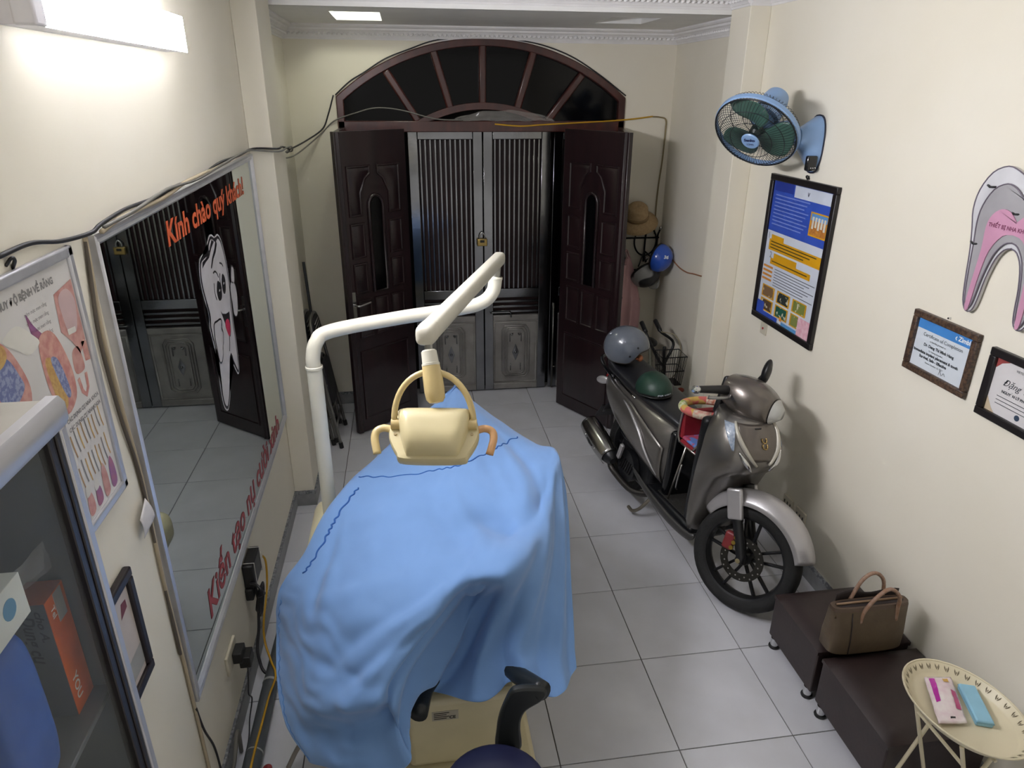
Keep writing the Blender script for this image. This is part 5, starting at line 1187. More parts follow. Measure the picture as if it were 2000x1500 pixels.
    def bodyat(x, phi, off):
        for i in range(len(ST_) - 1):
            if ST_[i][0] <= x <= ST_[i + 1][0]:
                g = (x - ST_[i][0]) / (ST_[i + 1][0] - ST_[i][0]); x0, zb, zt, w = [ST_[i][q] * (1 - g) + ST_[i + 1][q] * g for q in range(4)]; break
        f = lambda q, p: math.copysign(abs(q) ** p, q)
        return V(x, (w + off) * f(math.cos(phi), 0.7), (zb + zt) / 2 + ((zt - zb) / 2 + off) * f(math.sin(phi), 0.8))
    for s in (-1, 1):
        # raised side shell, brighter, sweeping from the tail to the foot well
        def side(u, v, s=s):
            x = -0.28 + 0.83 * u
            lo = -0.9 + 0.35 * (1 - u); hi = 0.62 - 0.55 * max(0, u - 0.55) * 1.6
            ph = lo + (hi - lo) * v
            p = bodyat(x, ph, 0.010 + 0.012 * math.sin(math.pi * u)); return V(p.x, s * p.y, p.z)
        MB(A).grid(24, 10, side).build('side_panel', M_SIL, t, smooth=True, solid=0.003)
        e = []
        for i in range(15):
            u = i / 14; p = bodyat(0.10 + 0.44 * u, 0.45 - 0.9 * u ** 1.6, 0.026); e.append(V(p.x, s * p.y, p.z))
        MB(A).tube(e, [0.003 + 0.007 * math.sin(math.pi * i / 14) for i in range(15)], 8).build('side_crease', M_SILL, t, smooth=True)
        e = [V(q.x, s * q.y, q.z) for q in [bodyat(-0.30 + 0.45 * i / 10, 0.85, 0.004) for i in range(11)]]
        MB(A).tube(e, 0.006, 8).build('seat_trim', M_CHR, t, smooth=True)
    MB(A).box(0.565, 0.625, -0.125, 0.125, 0.285, 0.70).build('front_cover', M_GBK, t, bevel=0.025, seg=3)
    # --- seat
    SS = [(-0.36, 0.765, 0.825, 0.05), (-0.33, 0.750, 0.845, 0.10), (-0.24, 0.745, 0.842, 0.135), (-0.05, 0.742, 0.825, 0.150), (0.12, 0.738, 0.805, 0.150), (0.30, 0.732, 0.795, 0.145), (0.45, 0.722, 0.785, 0.125), (0.56, 0.705, 0.765, 0.100), (0.625, 0.685, 0.735, 0.065)]
    R = []
    for x, zb, zt, w in SS:
        f = lambda q, p: math.copysign(abs(q) ** p, q)
        R.append([A @ V(x, w * f(math.cos(a), 0.6), (zb + zt) / 2 + (zt - zb) / 2 * f(math.sin(a), 0.75)) for a in [2 * math.pi * k / 24 for k in range(24)]])
    MB().rings(R).build('seat', M_SEAT, t, smooth=60)
    # grab rail, tail light, rear mudguard
    MB(A).tube(cr([V(-0.10, -0.165, 0.765), V(-0.28, -0.15, 0.785), V(-0.41, -0.10, 0.80), V(-0.44, 0, 0.805), V(-0.41, 0.10, 0.80), V(-0.28, 0.15, 0.785), V(-0.10, 0.165, 0.765)], 6), 0.014, 10).build('grab_rail', M_GBK, t, smooth=True)
    MB(A).ell(V(-0.37, 0, 0.67), V(0.03, 0, 0), V(0, 0.075, 0), V(0, 0, 0.03), 16, 8).build('tail_light', mat('red_lens', '7d1518', rough=0.15, coat=0.5), t, smooth=True)
    for s in (-1, 1): MB(A).ell(V(-0.335, s * 0.115, 0.655), V(0.05, s * -0.02, 0.01), V(0, 0.018, 0), V(0, 0, 0.030), 14, 8).build('rear_indicator', M_SILL, t, smooth=True)
    def mud(u, v):
        a = math.radians(75 + 85 * u); q = (v - 0.5) * 2
        return V(0.34 * math.cos(a) - 0.01, 0.085 * q, 0.265 + (0.34 - 0.02 * q * q) * math.sin(a) + 0.04)
    MB(A).grid(16, 8, mud).build('rear_mudguard', M_PBK, t, smooth=True, solid=0.006)
    MB(A).add([V(-0.34, -0.09, 0.46), V(-0.34, 0.09, 0.46), V(-0.43, 0.09, 0.34), V(-0.43, -0.09, 0.34)], [(0, 1, 2, 3)]).build('number_plate_holder', M_PBK, t, solid=0.006)
    # --- engine, muffler, stand
    MB(A).box(0.02, 0.42, -0.11, 0.11, 0.18, 0.40).build('engine', M_PBK, t, bevel=0.03, seg=3)
    fc = MB(A).lathe([(0.0, 0.0), (0.095, 0.0), (0.105, 0.012), (0.105, 0.05), (0.0, 0.05)], V(0.20, -0.105, 0.275), (0, -1, 0), 28).build('fan_cover', M_PBK, t, smooth=35)
    for k in range(6):
        MB(A).bar(V(0.13 + 0.025 * k, -0.157, 0.235), V(0.16 + 0.025 * k, -0.157, 0.315), 0.004, 0.008, (0, 1, 0)).build('cooling_slot', mat('slot_black', '060606', rough=0.9), fc)  # near-black bars laid on the cover for the dark inside the slits
    MB(A).tube(cr([V(0.42, -0.08, 0.18), V(0.30, -0.15, 0.15), V(0.10, -0.185, 0.19), V(0.06, -0.195, 0.24)], 6), 0.020, 12).build('exhaust_pipe', mat('heat_dark_steel', '4a4745', rough=0.4, metal=0.8), t, smooth=True)
    a, b = V(0.10, -0.19, 0.255), V(-0.30, -0.20, 0.36); d = (b - a)
    MB(A).tube([a, a + d * 0.06, a + d * 0.2, a + d * 0.85, a + d * 0.97, b], [0.025, 0.048, 0.066, 0.068, 0.055, 0.02], 24).build('muffler', M_PBK, t, smooth=35)
    def shield2(u, v):
        p = a + d * (0.10 + 0.84 * u); ang = math.radians(-55 + 165 * v); rr = 0.052 + 0.026 * math.sin(math.pi * min(1, 0.15 + u * 0.7)) ** 0.7
        x_ = d.normalized(); sd = V(0, -1, 0); up_ = sd.cross(x_) * -1
        if up_.z < 0: up_ = -up_
        return p + sd * rr * math.cos(ang) + up_ * rr * math.sin(ang)
    MB(A).grid(20, 14, shield2).build('muffler_guard', mat('satin_chrome', 'b5b4b2', rough=0.2, metal=1.0), t, smooth=True, solid=0.003)
    for k in range(2):
        q = shield2(0.28 + 0.42 * k, 0.33); MB(A).ball(q + V(0, -0.002, 0), 0.007).build('guard_screw', M_CHR, t, smooth=True)
    s0, s1 = shield2(0.38, 0.30) + V(0, -0.003, 0), shield2(0.62, 0.30) + V(0, -0.003, 0)
    MB(A).tube([s0, (s0 + s1) / 2, s1], [0.006, 0.013, 0.006], 10, flat=((0, 1, 0), 0.3)).build('guard_slot', M_PBK, t, smooth=True)
    MB(A).obox(V(0.16, -0.185, 0.36), V(0.3, 0, 1), V(0, 1, 0), V(1, 0, -0.3), 0.055, 0.012, 0.016).build('passenger_peg', M_SILL, t, bevel=0.006)
    MB(A).tube(cr([V(0.42, -0.06, 0.17), V(0.40, -0.12, 0.08), V(0.36, -0.15, 0.035), V(0.30, -0.15, 0.03)], 5), 0.011, 10).build('centre_stand', mat('worn_steel', '8a8377', rough=0.4, metal=0.8), t, smooth=True)
    MB(SB).tube(cr([V(0.45, 0.08, 0.20), V(0.46, 0.16, 0.10), V(0.46, 0.21, 0.006)], 5), 0.011, 10).build('side_stand', M_PBK, t, smooth=True)
    MB(A).tube(cr([V(0.70, -0.10, 0.38), V(0.735, -0.135, 0.42), V(0.745, -0.14, 0.50), V(0.73, -0.12, 0.56)], 6), 0.005, 8).build('luggage_hook', M_CHR, t, smooth=True)
scooter()

# ---------------------------------------------------------------- child seat hooked over the foot well
def child_seat():
    A = SM
    t = thing('child_seat', (SM @ V(0.70, 0, 0.30)), 'red child seat with padded floral ring, set in the scooter foot well', 'child seat')
    red = mat('red_vinyl_seat', '8d1f2a', rough=0.4); pat = mat('blue_patchwork_print', '5d82c4', rough=0.6, col2='a8455f', scale=26, lo=0.40, hi=0.46, detail=1)
    tube = mat('chromed_tube', 'b9b5ad', rough=0.25, metal=0.9)
    MB(A).box(0.66, 0.83, -0.115, 0.115, 0.655, 0.690).build('seat_base', red, t, bevel=0.012, seg=3)
    MB(A).box(0.665, 0.825, -0.110, 0.110, 0.690, 0.712).build('cushion', pat, t, bevel=0.010, seg=3)
    MB(A).obox(V(0.655, 0, 0.775), V(1, 0, 0.12), V(0, 1, 0), V(-0.12, 0, 1), 0.016, 0.115, 0.085).build('backrest', red, t, bevel=0.012, seg=3)
    ring = [V(0.730 + 0.150 * math.cos(q), 0.155 * math.sin(q), 0.895 + 0.015 * math.cos(q)) for q in [2 * math.pi * i / 32 for i in range(32)]]
    flor = mat('floral_cotton_wrap', 'd6706a', rough=0.75, col2='d8b35f', scale=16, lo=0.46, hi=0.52, detail=1)
    rg = MB(A).tube(ring, 0.023, 12, closed=True).build('padded_ring', flor, t, smooth=True)
    for k, (i0, c) in enumerate(((20, '9dbb57'), (26, 'd99a8c'), (3, 'd8a9ae'), (11, 'c9785c'))):
        MB(A).tube([ring[(i0 + j) % 32] for j in range(4)], 0.0238, 12).build('wrap_patch', mat('wrap_patch_%d' % k, c, rough=0.8, col2='e6ddc8', scale=55), rg, smooth=True)
    for s in (-1, 1):
        MB(A).tube(cr([V(0.66, s * 0.112, 0.665), V(0.645, s * 0.12, 0.72), V(0.66, s * 0.125, 0.86), V(0.70, s * 0.13, 0.892)], 5), 0.007, 8).build('upright', tube, t, smooth=True)
        MB(A).tube([V(0.735, s * 0.118, 0.67), V(0.655, s * 0.118, 0.297)], 0.006, 8).build('leg', tube, t, smooth=True)
        MB(A).tube(cr([V(0.80, s * 0.118, 0.68), V(0.86, s * 0.125, 0.76), V(0.88, s * 0.12, 0.85), V(0.85, s * 0.10, 0.90)], 6), 0.007, 8).build('hook', tube, t, smooth=True)
        MB(A).tube([V(0.66, s * 0.112, 0.668), V(0.835, s * 0.112, 0.668)], 0.006, 8).build('side_rail', tube, t, smooth=True)
child_seat()

# ---------------------------------------------------------------- helmets
def helmet(name, c, fwd, R, tmax_front, tmax_back, m_shell, m_rim, label, extra=None, tilt=0.0):
    fwd = Vector((fwd[0], fwd[1], 0)).normalized(); lf = V(-fwd.y, fwd.x, 0); up = V(0, 0, 1)
    if tilt:
        q = Matrix.Rotation(tilt, 3, lf); fwd = q @ fwd; up = q @ up
    c = Vector(c)
    t = thing(name, c, label, 'helmet')
    def tm(az):
        f = (math.cos(az) + 1) / 2
        w = 1 / (1 + math.exp(-(f - 0.72) * 22))
        return math.radians(tmax_back + (tmax_front - tmax_back) * w)
    def pt(az, th, k=1.0):
        return c + (fwd * R[0] * math.cos(az) * math.sin(th) + lf * R[1] * math.sin(az) * math.sin(th) + up * R[2] * math.cos(th)) * k
    n = 48
    MB().grid(n, 18, lambda u, v: pt(2 * math.pi * u, 0.02 + (tm(2 * math.pi * u) - 0.02) * v)).build('shell', m_shell, t, smooth=True)
    MB().grid(n, 12, lambda u, v: pt(2 * math.pi * u, 0.02 + (tm(2 * math.pi * u) - 0.02) * v, 0.95)).build('liner', mat('black_liner', '18181a', rough=0.9), t, smooth=True)
    MB().tube([pt(2 * math.pi * i / n, tm(2 * math.pi * i / n), 0.985) for i in range(n)], 0.005, 8, closed=True).build('rim', m_rim, t, smooth=True)
    if extra: extra(t, pt, tm)
    return t
def ex1(t, pt, tm):
    for az, th in ((1.35, 1.75), (1.0, 1.35), (-1.35, 1.75), (-1.0, 1.35)):
        p = pt(az, th); q = pt(az, th, 1.012)
        MB().cyl(p, q, 0.007, n=12).build('snap_stud', mat('dark_stud', '2b2d30', rough=0.35, metal=0.5), t)
    MB().tube(cr([pt(-1.0, 1.9, 0.95), pt(-0.75, 2.1, 0.9), pt(-0.5, 2.15, 0.8), pt(-0.2, 2.15, 0.75)], 5), 0.010, 8, flat=((0, 0, 1), 0.5)).build('chin_strap', mat('brown_strap', '8a4a2c', rough=0.6), t, smooth=True)
    MB().ell(pt(-0.6, 2.05, 0.86), V(0.02, 0.015, 0), V(-0.01, 0.02, 0), V(0, 0, 0.022), 12, 8).build('cheek_pad', mat('tan_leather', 'a0623c', rough=0.6), t, smooth=True)
hz = SM @ V(-0.16, 0.005, 0.0)
helmet('grey_helmet', (hz.x, hz.y, 0.958), (0.93, -0.36), (0.150, 0.128, 0.138), 88, 128, mat('slate_grey_shell', '5e646e', rough=0.22, coat=0.6, col2='565c66'), mat('dark_rim', '2a2622', rough=0.5), 'glossy slate grey open-face helmet standing on the scooter seat', ex1)
def ex2(t, pt, tm):
    for az, w in ((-0.1, 0.018), (0.38, 0.03)):
        def st(u, v): return pt(az + (u - 0.5) * w / 0.06, 1.50 - v * 0.10, 1.004)
        MB().grid(3, 2, st).build('sticker', mat('white_sticker', 'c9cdd2', rough=0.4, col2='7d8894', scale=160, lo=0.45, hi=0.55), t, smooth=True)
    MB().grid(40, 3, lambda u, v: pt(2 * math.pi * u, tm(2 * math.pi * u) - 0.14 + 0.13 * v, 1.006)).build('rim_band', mat('black_rim_band', '121314', rough=0.35), t, smooth=True)
gz = SM @ V(0.235, 0.0, 0.0)
helmet('green_helmet', (gz.x, gz.y, 0.812), (0.05, -1.0), (0.132, 0.110, 0.112), 92, 96, mat('dark_green_shell', '17382c', rough=0.45, col2='143327'), mat('black_rim', '141414', rough=0.4), 'dark green half helmet with black rim on the scooter seat', ex2)
# ================================================================ things on the fan wall
def wall_fan():
    t = thing('wall_fan', (XR, 1.58, 2.11), 'light blue wall fan with green blades above the framed poster', 'fan')
    blue = mat('pale_blue_plastic', '86a6cf', rough=0.3, var=0.02, coat=0.2); dk = mat('dark_grey_wire', '23262c', rough=0.4, metal=0.3)
    # wall base: tall rounded plate swelling into the arm
    def base(u, v):
        a = 2 * math.pi * u; x = XR - 0.004 - 0.105 * v; k = 1 - 0.42 * v ** 1.4
        f = lambda q, p: math.copysign(abs(q) ** p, q)
        return V(x, 1.58 + 0.075 * k * f(math.cos(a), 0.75), 2.25 + 0.035 * v + (0.14 - 0.065 * v) * k * f(math.sin(a), 0.8))
    R = [[base(k / 28, j / 8) for k in range(28)] for j in range(9)]
    MB().rings(R).build('wall_base', blue, t, smooth=50)
    MB().rings([[V(XR - 0.001, 1.58 + (p.y - 1.58) * 1.03, 2.25 + (p.z - 2.25) * 1.03) for p in R[0]], [V(XR - 0.008, 1.58 + (p.y - 1.58) * 1.03, 2.25 + (p.z - 2.25) * 1.03) for p in R[0]]]).build('base_edge', mat('dark_blue_edge', '23283e', rough=0.4), t)
    MB().box(XR - 0.075, XR - 0.02, 1.505, 1.535, 2.125, 2.20).build('control_panel', M_GBK, t, bevel=0.008)
    for k in range(3): MB().ball((XR - 0.03 - 0.012 * k, 1.503, 2.14), 0.004).build('button', M_CHR, t, smooth=True)
    C0 = V(0.80, 1.638, 2.315); ax = V(-0.60, -0.466, -0.65).normalized()
    rear = C0 - ax * 0.10
    MB().tube(cr([V(XR - 0.10, 1.585, 2.285), V(XR - 0.15, 1.60, 2.33), rear + V(0.03, -0.02, -0.06), rear - ax * 0.02], 6), 0.034, 14).build('neck', blue, t, smooth=True)
    MB().lathe([(0.0, -0.262), (0.035, -0.260), (0.060, -0.246), (0.068, -0.215), (0.076, -0.11), (0.078, -0.080), (0.045, -0.065), (0.0, -0.065)], C0, ax, 28).build('motor_housing', blue, t, smooth=40)
    # guards: front and rear wire cages with a blue band
    r0 = 0.215
    u0, w0 = perp(ax)
    def P(r, a, h): return C0 + ax * h + (u0 * math.cos(a) + w0 * math.sin(a)) * r
    band = [(r0 + 0.002, -0.014), (r0 + 0.008, -0.010), (r0 + 0.008, 0.012), (r0 + 0.002, 0.016), (r0 - 0.002, 0.0), (r0 + 0.002, -0.014)]
    MB().lathe(band, C0, ax, 56).build('guard_band', blue, t, smooth=40)
    prof_f = [(0.046, 0.075), (0.11, 0.072), (0.17, 0.060), (0.205, 0.035), (0.215, 0.008)]
    prof_r = [(0.060, -0.070), (0.11, -0.068), (0.17, -0.060), (0.207, -0.040), (0.215, -0.008)]
    for nm, pf, cnt in (('front_guard', prof_f, 72), ('rear_guard', prof_r, 72)):
        g = MB()
        pp = cr([V(r, h, 0) for r, h in pf], 3)
        for k in range(cnt):
            a = 2 * math.pi * k / cnt; tw = 0.25 if nm == 'front_guard' else 0
            g.tube([P(q.x, a + tw * (0.215 - q.x) / 0.215, q.y) for q in pp], 0.0011, 4, caps=False)
        tag(g.build(nm, dk, t), kind='stuff')
        for rr, hh in ((0.11, 0.072), (0.17, 0.060)):
            s = 1 if nm == 'front_guard' else -1
            MB().tube([P(rr, 2 * math.pi * k / 48, s * hh) for k in range(48)], 0.0018, 5, closed=True).build('guard_ring', dk, t, smooth=True)
    MB().tube([P(r0, 2 * math.pi * k / 56, 0.022) for k in range(56)], 0.004, 6, closed=True).build('guard_ring', dk, t, smooth=True)
    MB().lathe([(0.0, 0.083), (0.043, 0.082), (0.048, 0.077), (0.046, 0.072), (0.0, 0.070)], C0, ax, 32).build('centre_badge', blue, t, smooth=35)
    # badge lettering: right / down axes in the badge plane
    vr = ax.cross(V(0, 0, 1)).normalized(); vu = vr.cross(ax).normalized()
    if vr.x < 0: vr = -vr
    if vu.z < 0: vu = -vu
    text_at('badge_lettering', 'Senko', mat('navy_ink', '1b2350', rough=0.5), t, lambda u, v: C0 + ax * 0.0842 + vr * u + vu * (v + 0.004), 0.024, 0.001, 0.2, 'CENTER')
    text_at('badge_lettering', 'LỬNG', mat('grey_ink', '5a6a90', rough=0.5), t, lambda u, v: C0 + ax * 0.0842 + vr * u + vu * (v - 0.020), 0.014, 0.0005, 0, 'CENTER')
    # blades
    MB().lathe([(0.0, 0.040), (0.020, 0.038), (0.032, 0.025), (0.034, -0.01), (0.0, -0.012)], C0, ax, 24).build('blade_hub', mat('dark_green_hub', '1d2a26', rough=0.35), t, smooth=35)
    gm = mat('translucent_green_blade', '4d7265', rough=0.3, alpha=0.82)
    for k in range(3):
        def bl(u, v, k=k):
            r = 0.03 + 0.165 * u; sp = (0.35 + 0.62 * math.sin(math.pi * min(1, 0.12 + u * 0.8)) ** 0.8)
            a = 2 * math.pi * k / 3 + 0.35 + (v - 0.5) * 2 * sp * 0.85 + 0.35 * u
            return P(r, a, 0.018 * (1 - 2 * v))
        MB().grid(12, 10, bl).build('blade', gm, t, smooth=True, solid=0.002)
    # power lead up the wall
wall_fan()

def framed(name, y0, y1, z0, z1, w, d, fm, label, cat='poster'):
    """frame on the fan wall; y0 < y1"""
    t = thing(name, (XR, (y0 + y1) / 2, z0), label, cat)
    for a, b, c, e in ((y0, y1, z1 - w, z1), (y0, y1, z0, z0 + w), (y0, y0 + w, z0 + w, z1 - w), (y1 - w, y1, z0 + w, z1 - w)):
        MB().box(XR - d, XR, a, b, c, e).build('frame_bar', fm, t, bevel=0.004)
    return t
def rect(nm, m, p, x, ya, yb, za, zb, r=0.0):
    """flat print patch on the fan wall: ya is the left (far) side, yb the right (near) side"""
    return MB().quad(V(x, ya, za), V(x, yb, za), V(x, yb, zb), V(x, ya, zb)).build(nm, m, p)
def info_poster():
    fm = mat('black_frame_lacquer', '1b1718', rough=0.35)
    t = framed('framed_poster', 1.285, 1.952, 1.228, 2.071, 0.035, 0.024, fm, 'black framed blue and yellow dental information poster under the fan')
    x = XR - 0.010
    pp = MB().box(XR - 0.010, XR - 0.002, 1.318, 1.919, 1.261, 2.038).build('print', mat('poster_white', 'cdd3dd', rough=0.25, var=0.01), t)
    Y0, Y1, Z0, Z1 = 1.917, 1.320, 1.263, 2.036      # left, right, bottom, top
    def u(a): return Y0 + (Y1 - Y0) * a
    def z(b): return Z1 - (Z1 - Z0) * b
    q = [0]
    def R(nm, m, a0, a1, b0, b1):
        q[0] += 1
        return rect(nm, m, pp, x - 0.0004 - 0.00004 * q[0], u(a0), u(a1), z(b1), z(b0))
    bl = mat('poster_blue', '3a57b8', rough=0.3, col2='3450ad'); ye = mat('poster_yellow', 'd9a01c', rough=0.3); org = mat('poster_orange', 'd98f3c', rough=0.3)
    R('blue_field', bl, 0, 1, 0.0, 0.36); R('title_tab', mat('poster_indigo', '2d3f96', rough=0.3), 0.02, 0.36, 0.0, 0.07); R('header_strip', mat('poster_pale', 'cfd6e2', rough=0.3), 0.38, 1, 0.005, 0.085)
    text_at('header_lettering', 'V', mat('poster_ink', '20223a', rough=0.5), pp, lambda a, b: V(x - 0.001, u(0.60) - a, z(0.06) + b), 0.03, 0.001)
    for k in range(9): R('blue_text_line', mat('poster_light_line', '7488cf', rough=0.4), 0.05, 0.66 - 0.04 * (k % 3), 0.095 + 0.026 * k, 0.104 + 0.026 * k)
    R('photo_border', ye, 0.70, 0.98, 0.145, 0.305); R('photo_sky', mat('print_sky', '5f95cf', rough=0.4), 0.715, 0.965, 0.155, 0.20); R('photo_gum', mat('print_amber', 'c98a3c', rough=0.4, col2='a96a35', scale=60), 0.715, 0.965, 0.20, 0.295)
    for k in range(5): R('photo_tooth', mat('print_tooth', 'd9d6c6', rough=0.4), 0.735 + 0.046 * k, 0.765 + 0.046 * k, 0.175, 0.255 - 0.012 * (k % 2))
    R('yellow_tab', ye, 0.09, 0.32, 0.385, 0.42); R('yellow_box', ye, 0.06, 0.97, 0.42, 0.50); R('yellow_tab', ye, 0.18, 0.60, 0.515, 0.555); R('yellow_box', ye, 0.13, 0.85, 0.555, 0.60)
    ink = mat('poster_dark_line', '4d4220', rough=0.5); ink2 = mat('poster_grey_line', '6d7079', rough=0.5)
    for k in range(3): R('box_text_line', ink, 0.09, 0.90 - 0.1 * k, 0.432 + 0.022 * k, 0.440 + 0.022 * k)
    R('box_text_line', ink, 0.16, 0.80, 0.572, 0.580)
    text_at('number_lettering', '1', ink2, pp, lambda a, b: V(x - 0.0012, u(0.02) - a, z(0.42) + b), 0.05)
    text_at('number_lettering', '2', ink2, pp, lambda a, b: V(x - 0.0012, u(0.10) - a, z(0.555) + b), 0.05)
    for k in range(4): R('orange_label', org, 0.02, 0.20, 0.618 + 0.032 * k, 0.634 + 0.032 * k)
    for k in range(7): R('text_line', ink2, 0.24, 0.95 - 0.08 * (k % 3), 0.622 + 0.020 * k, 0.628 + 0.020 * k)
    cols = ['7a5f42', '2c3432', '77803f', '54402f', '1f5546', '7d8548']
    for k in range(6):
        a = 0.06 + 0.29 * (k % 3); b = 0.765 + 0.105 * (k // 3)
        R('photo_border', ye, a, a + 0.24, b, b + 0.092); R('small_photo', mat('small_photo_%d' % k, cols[k], rough=0.35, col2='c9c3a8', scale=30, lo=0.34, hi=0.40), a + 0.02, a + 0.22, b + 0.008, b + 0.084)
    R('blue_corner', bl, 0.0, 0.14, 0.90, 1.0); R('blue_corner', bl, 0.0, 0.42, 0.968, 1.0); R('pink_panel', mat('poster_pink', 'd79bab', rough=0.35, col2='e3c0c6', scale=40), 0.78, 1.0, 0.87, 1.0); R('pale_strip', mat('poster_cyan', '5f9bd0', rough=0.3), 0.50, 0.78, 0.975, 1.0)
    R('orange_mark', org, 0.46, 0.50, 0.945, 0.975)
    MB().box(XR - 0.010, XR - 0.0095, 1.318, 1.919, 1.261, 2.038)
    MB().tube(cr([(XR - 0.002, 1.60, 2.072), (XR - 0.012, 1.602, 2.088), (XR - 0.012, 1.588, 2.092), (XR - 0.002, 1.585, 2.075)], 4), 0.004, 6).build('hanging_hook', M_BLK, t, smooth=True)
info_poster()
def cert1():
    fm = mat('carved_brown_frame', '3a2b25', rough=0.4, col2='5a4636', scale=90, lo=0.45, hi=0.55)
    t = framed('framed_certificate', 0.243, 0.598, 1.408, 1.667, 0.028, 0.022, fm, 'brown framed certificate with a blue header under the tooth sign', 'certificate')
    x = XR - 0.008
    pp = MB().box(XR - 0.008, XR - 0.002, 0.268, 0.573, 1.433, 1.642).build('print', mat('cert_paper', 'd3dae0', rough=0.25, var=0.01), t)
    rect('blue_header', mat('cert_blue', '4a8bcf', rough=0.3), pp, x - 0.0004, 0.572, 0.269, 1.597, 1.641)
    ink = mat('cert_ink', '3d4246', rough=0.5); wh = mat('cert_white', 'f0f3f5', rough=0.5)
    f = lambda y, z: (lambda a, b: V(x - 0.001, y - a, z + b))
    text_at('header_lettering', 'Zimble', wh, pp, f(0.345, 1.610), 0.026, 0.0008)
    text_at('header_mark', '‹', wh, pp, f(0.362, 1.610), 0.028, 0.001)
    text_at('certificate_lettering', 'Certificate of Completion', ink, pp, f(0.53, 1.572), 0.021)
    text_at('certificate_lettering', 'is hereby granted to', ink, pp, f(0.485, 1.555), 0.011)
    text_at('certificate_lettering', 'Dr. Dang Thi Minh Hang', ink, pp, f(0.515, 1.532), 0.017, 0.0006)
    text_at('certificate_lettering', 'for having attended', ink, pp, f(0.48, 1.516), 0.010)
    text_at('certificate_lettering', 'Immediate implant placement & tooth', ink, pp, f(0.565, 1.499), 0.0165, 0.0007)
    text_at('certificate_lettering', 'Survival, Safe - Effective', ink, pp, f(0.525, 1.480), 0.0165, 0.0007)
    text_at('certificate_lettering', 'Hanoi, October 25, 2017', ink, pp, f(0.485, 1.464), 0.010)
    MB().tube(cr([V(x - 0.001, 0.40, 1.445), V(x - 0.001, 0.395, 1.465), V(x - 0.001, 0.385, 1.447), V(x - 0.001, 0.375, 1.46), V(x - 0.001, 0.365, 1.45)], 4), 0.0008, 4).build('signature', ink, pp)
    MB().cyl(V(XR, 0.42, 1.678), V(XR - 0.012, 0.42, 1.678), 0.004, n=8).build('nail', M_CHR, t)
cert1()
def cert2():
    fm = mat('black_frame_lacquer', '1b1718')
    t = framed('framed_certificate', -0.19, 0.177, 1.385, 1.648, 0.030, 0.022, fm, 'black framed certificate with red corner and script name', 'certificate')
    x = XR - 0.008
    pp = MB().box(XR - 0.008, XR - 0.002, -0.163, 0.150, 1.412, 1.621).build('print', mat('cert_cream', 'd6d3d2', rough=0.25, var=0.01), t)
    MB().add([V(x - 0.0005, 0.149, 1.62), V(x - 0.0005, 0.149, 1.575), V(x - 0.0005, 0.125, 1.60), V(x - 0.0005, 0.095, 1.612), V(x - 0.0005, 0.085, 1.62)], [(0, 1, 2, 3, 4)]).build('red_corner', mat('cert_red', '9c4a48', rough=0.3), pp)
    MB().add([V(x - 0.0005, 0.149, 1.413), V(x - 0.0005, 0.10, 1.413), V(x - 0.0005, 0.12, 1.43), V(x - 0.0005, 0.149, 1.47)], [(0, 1, 2, 3)]).build('gold_corner', mat('cert_gold', 'c9b79a', rough=0.3), pp)
    ink = mat('cert_ink', '3d4246'); f = lambda y, z: (lambda a, b: V(x - 0.001, y - a, z + b))
    text_at('certificate_lettering', 'VIETDENT', ink, pp, f(0.06, 1.592), 0.012)
    text_at('certificate_lettering', 'CERTIFICATE', ink, pp, f(0.02, 1.565), 0.016)
    text_at('name_lettering', 'Đặng Thị', ink, pp, f(0.10, 1.528), 0.034, 0, 0.45)
    text_at('certificate_lettering', 'NGUYỄN LÝ PHẪU THUẬT', ink, pp, f(0.095, 1.500), 0.014, 0.0005)
    for k in range(3): rect('text_line', ink, pp, x - 0.0006, 0.11, -0.12, 1.482 - 0.014 * k, 1.4845 - 0.014 * k)
    MB().prism([(0.011 * math.cos(k * 0.5236), 0.011 * math.sin(k * 0.5236)) for k in range(12)], (x - 0.0002, 0.005, 1.438), (0, 1, 0), (0, 0, 1), (-1, 0, 0), 0.0006).build('seal', mat('cert_seal', '39475a', rough=0.4), pp)
cert2()
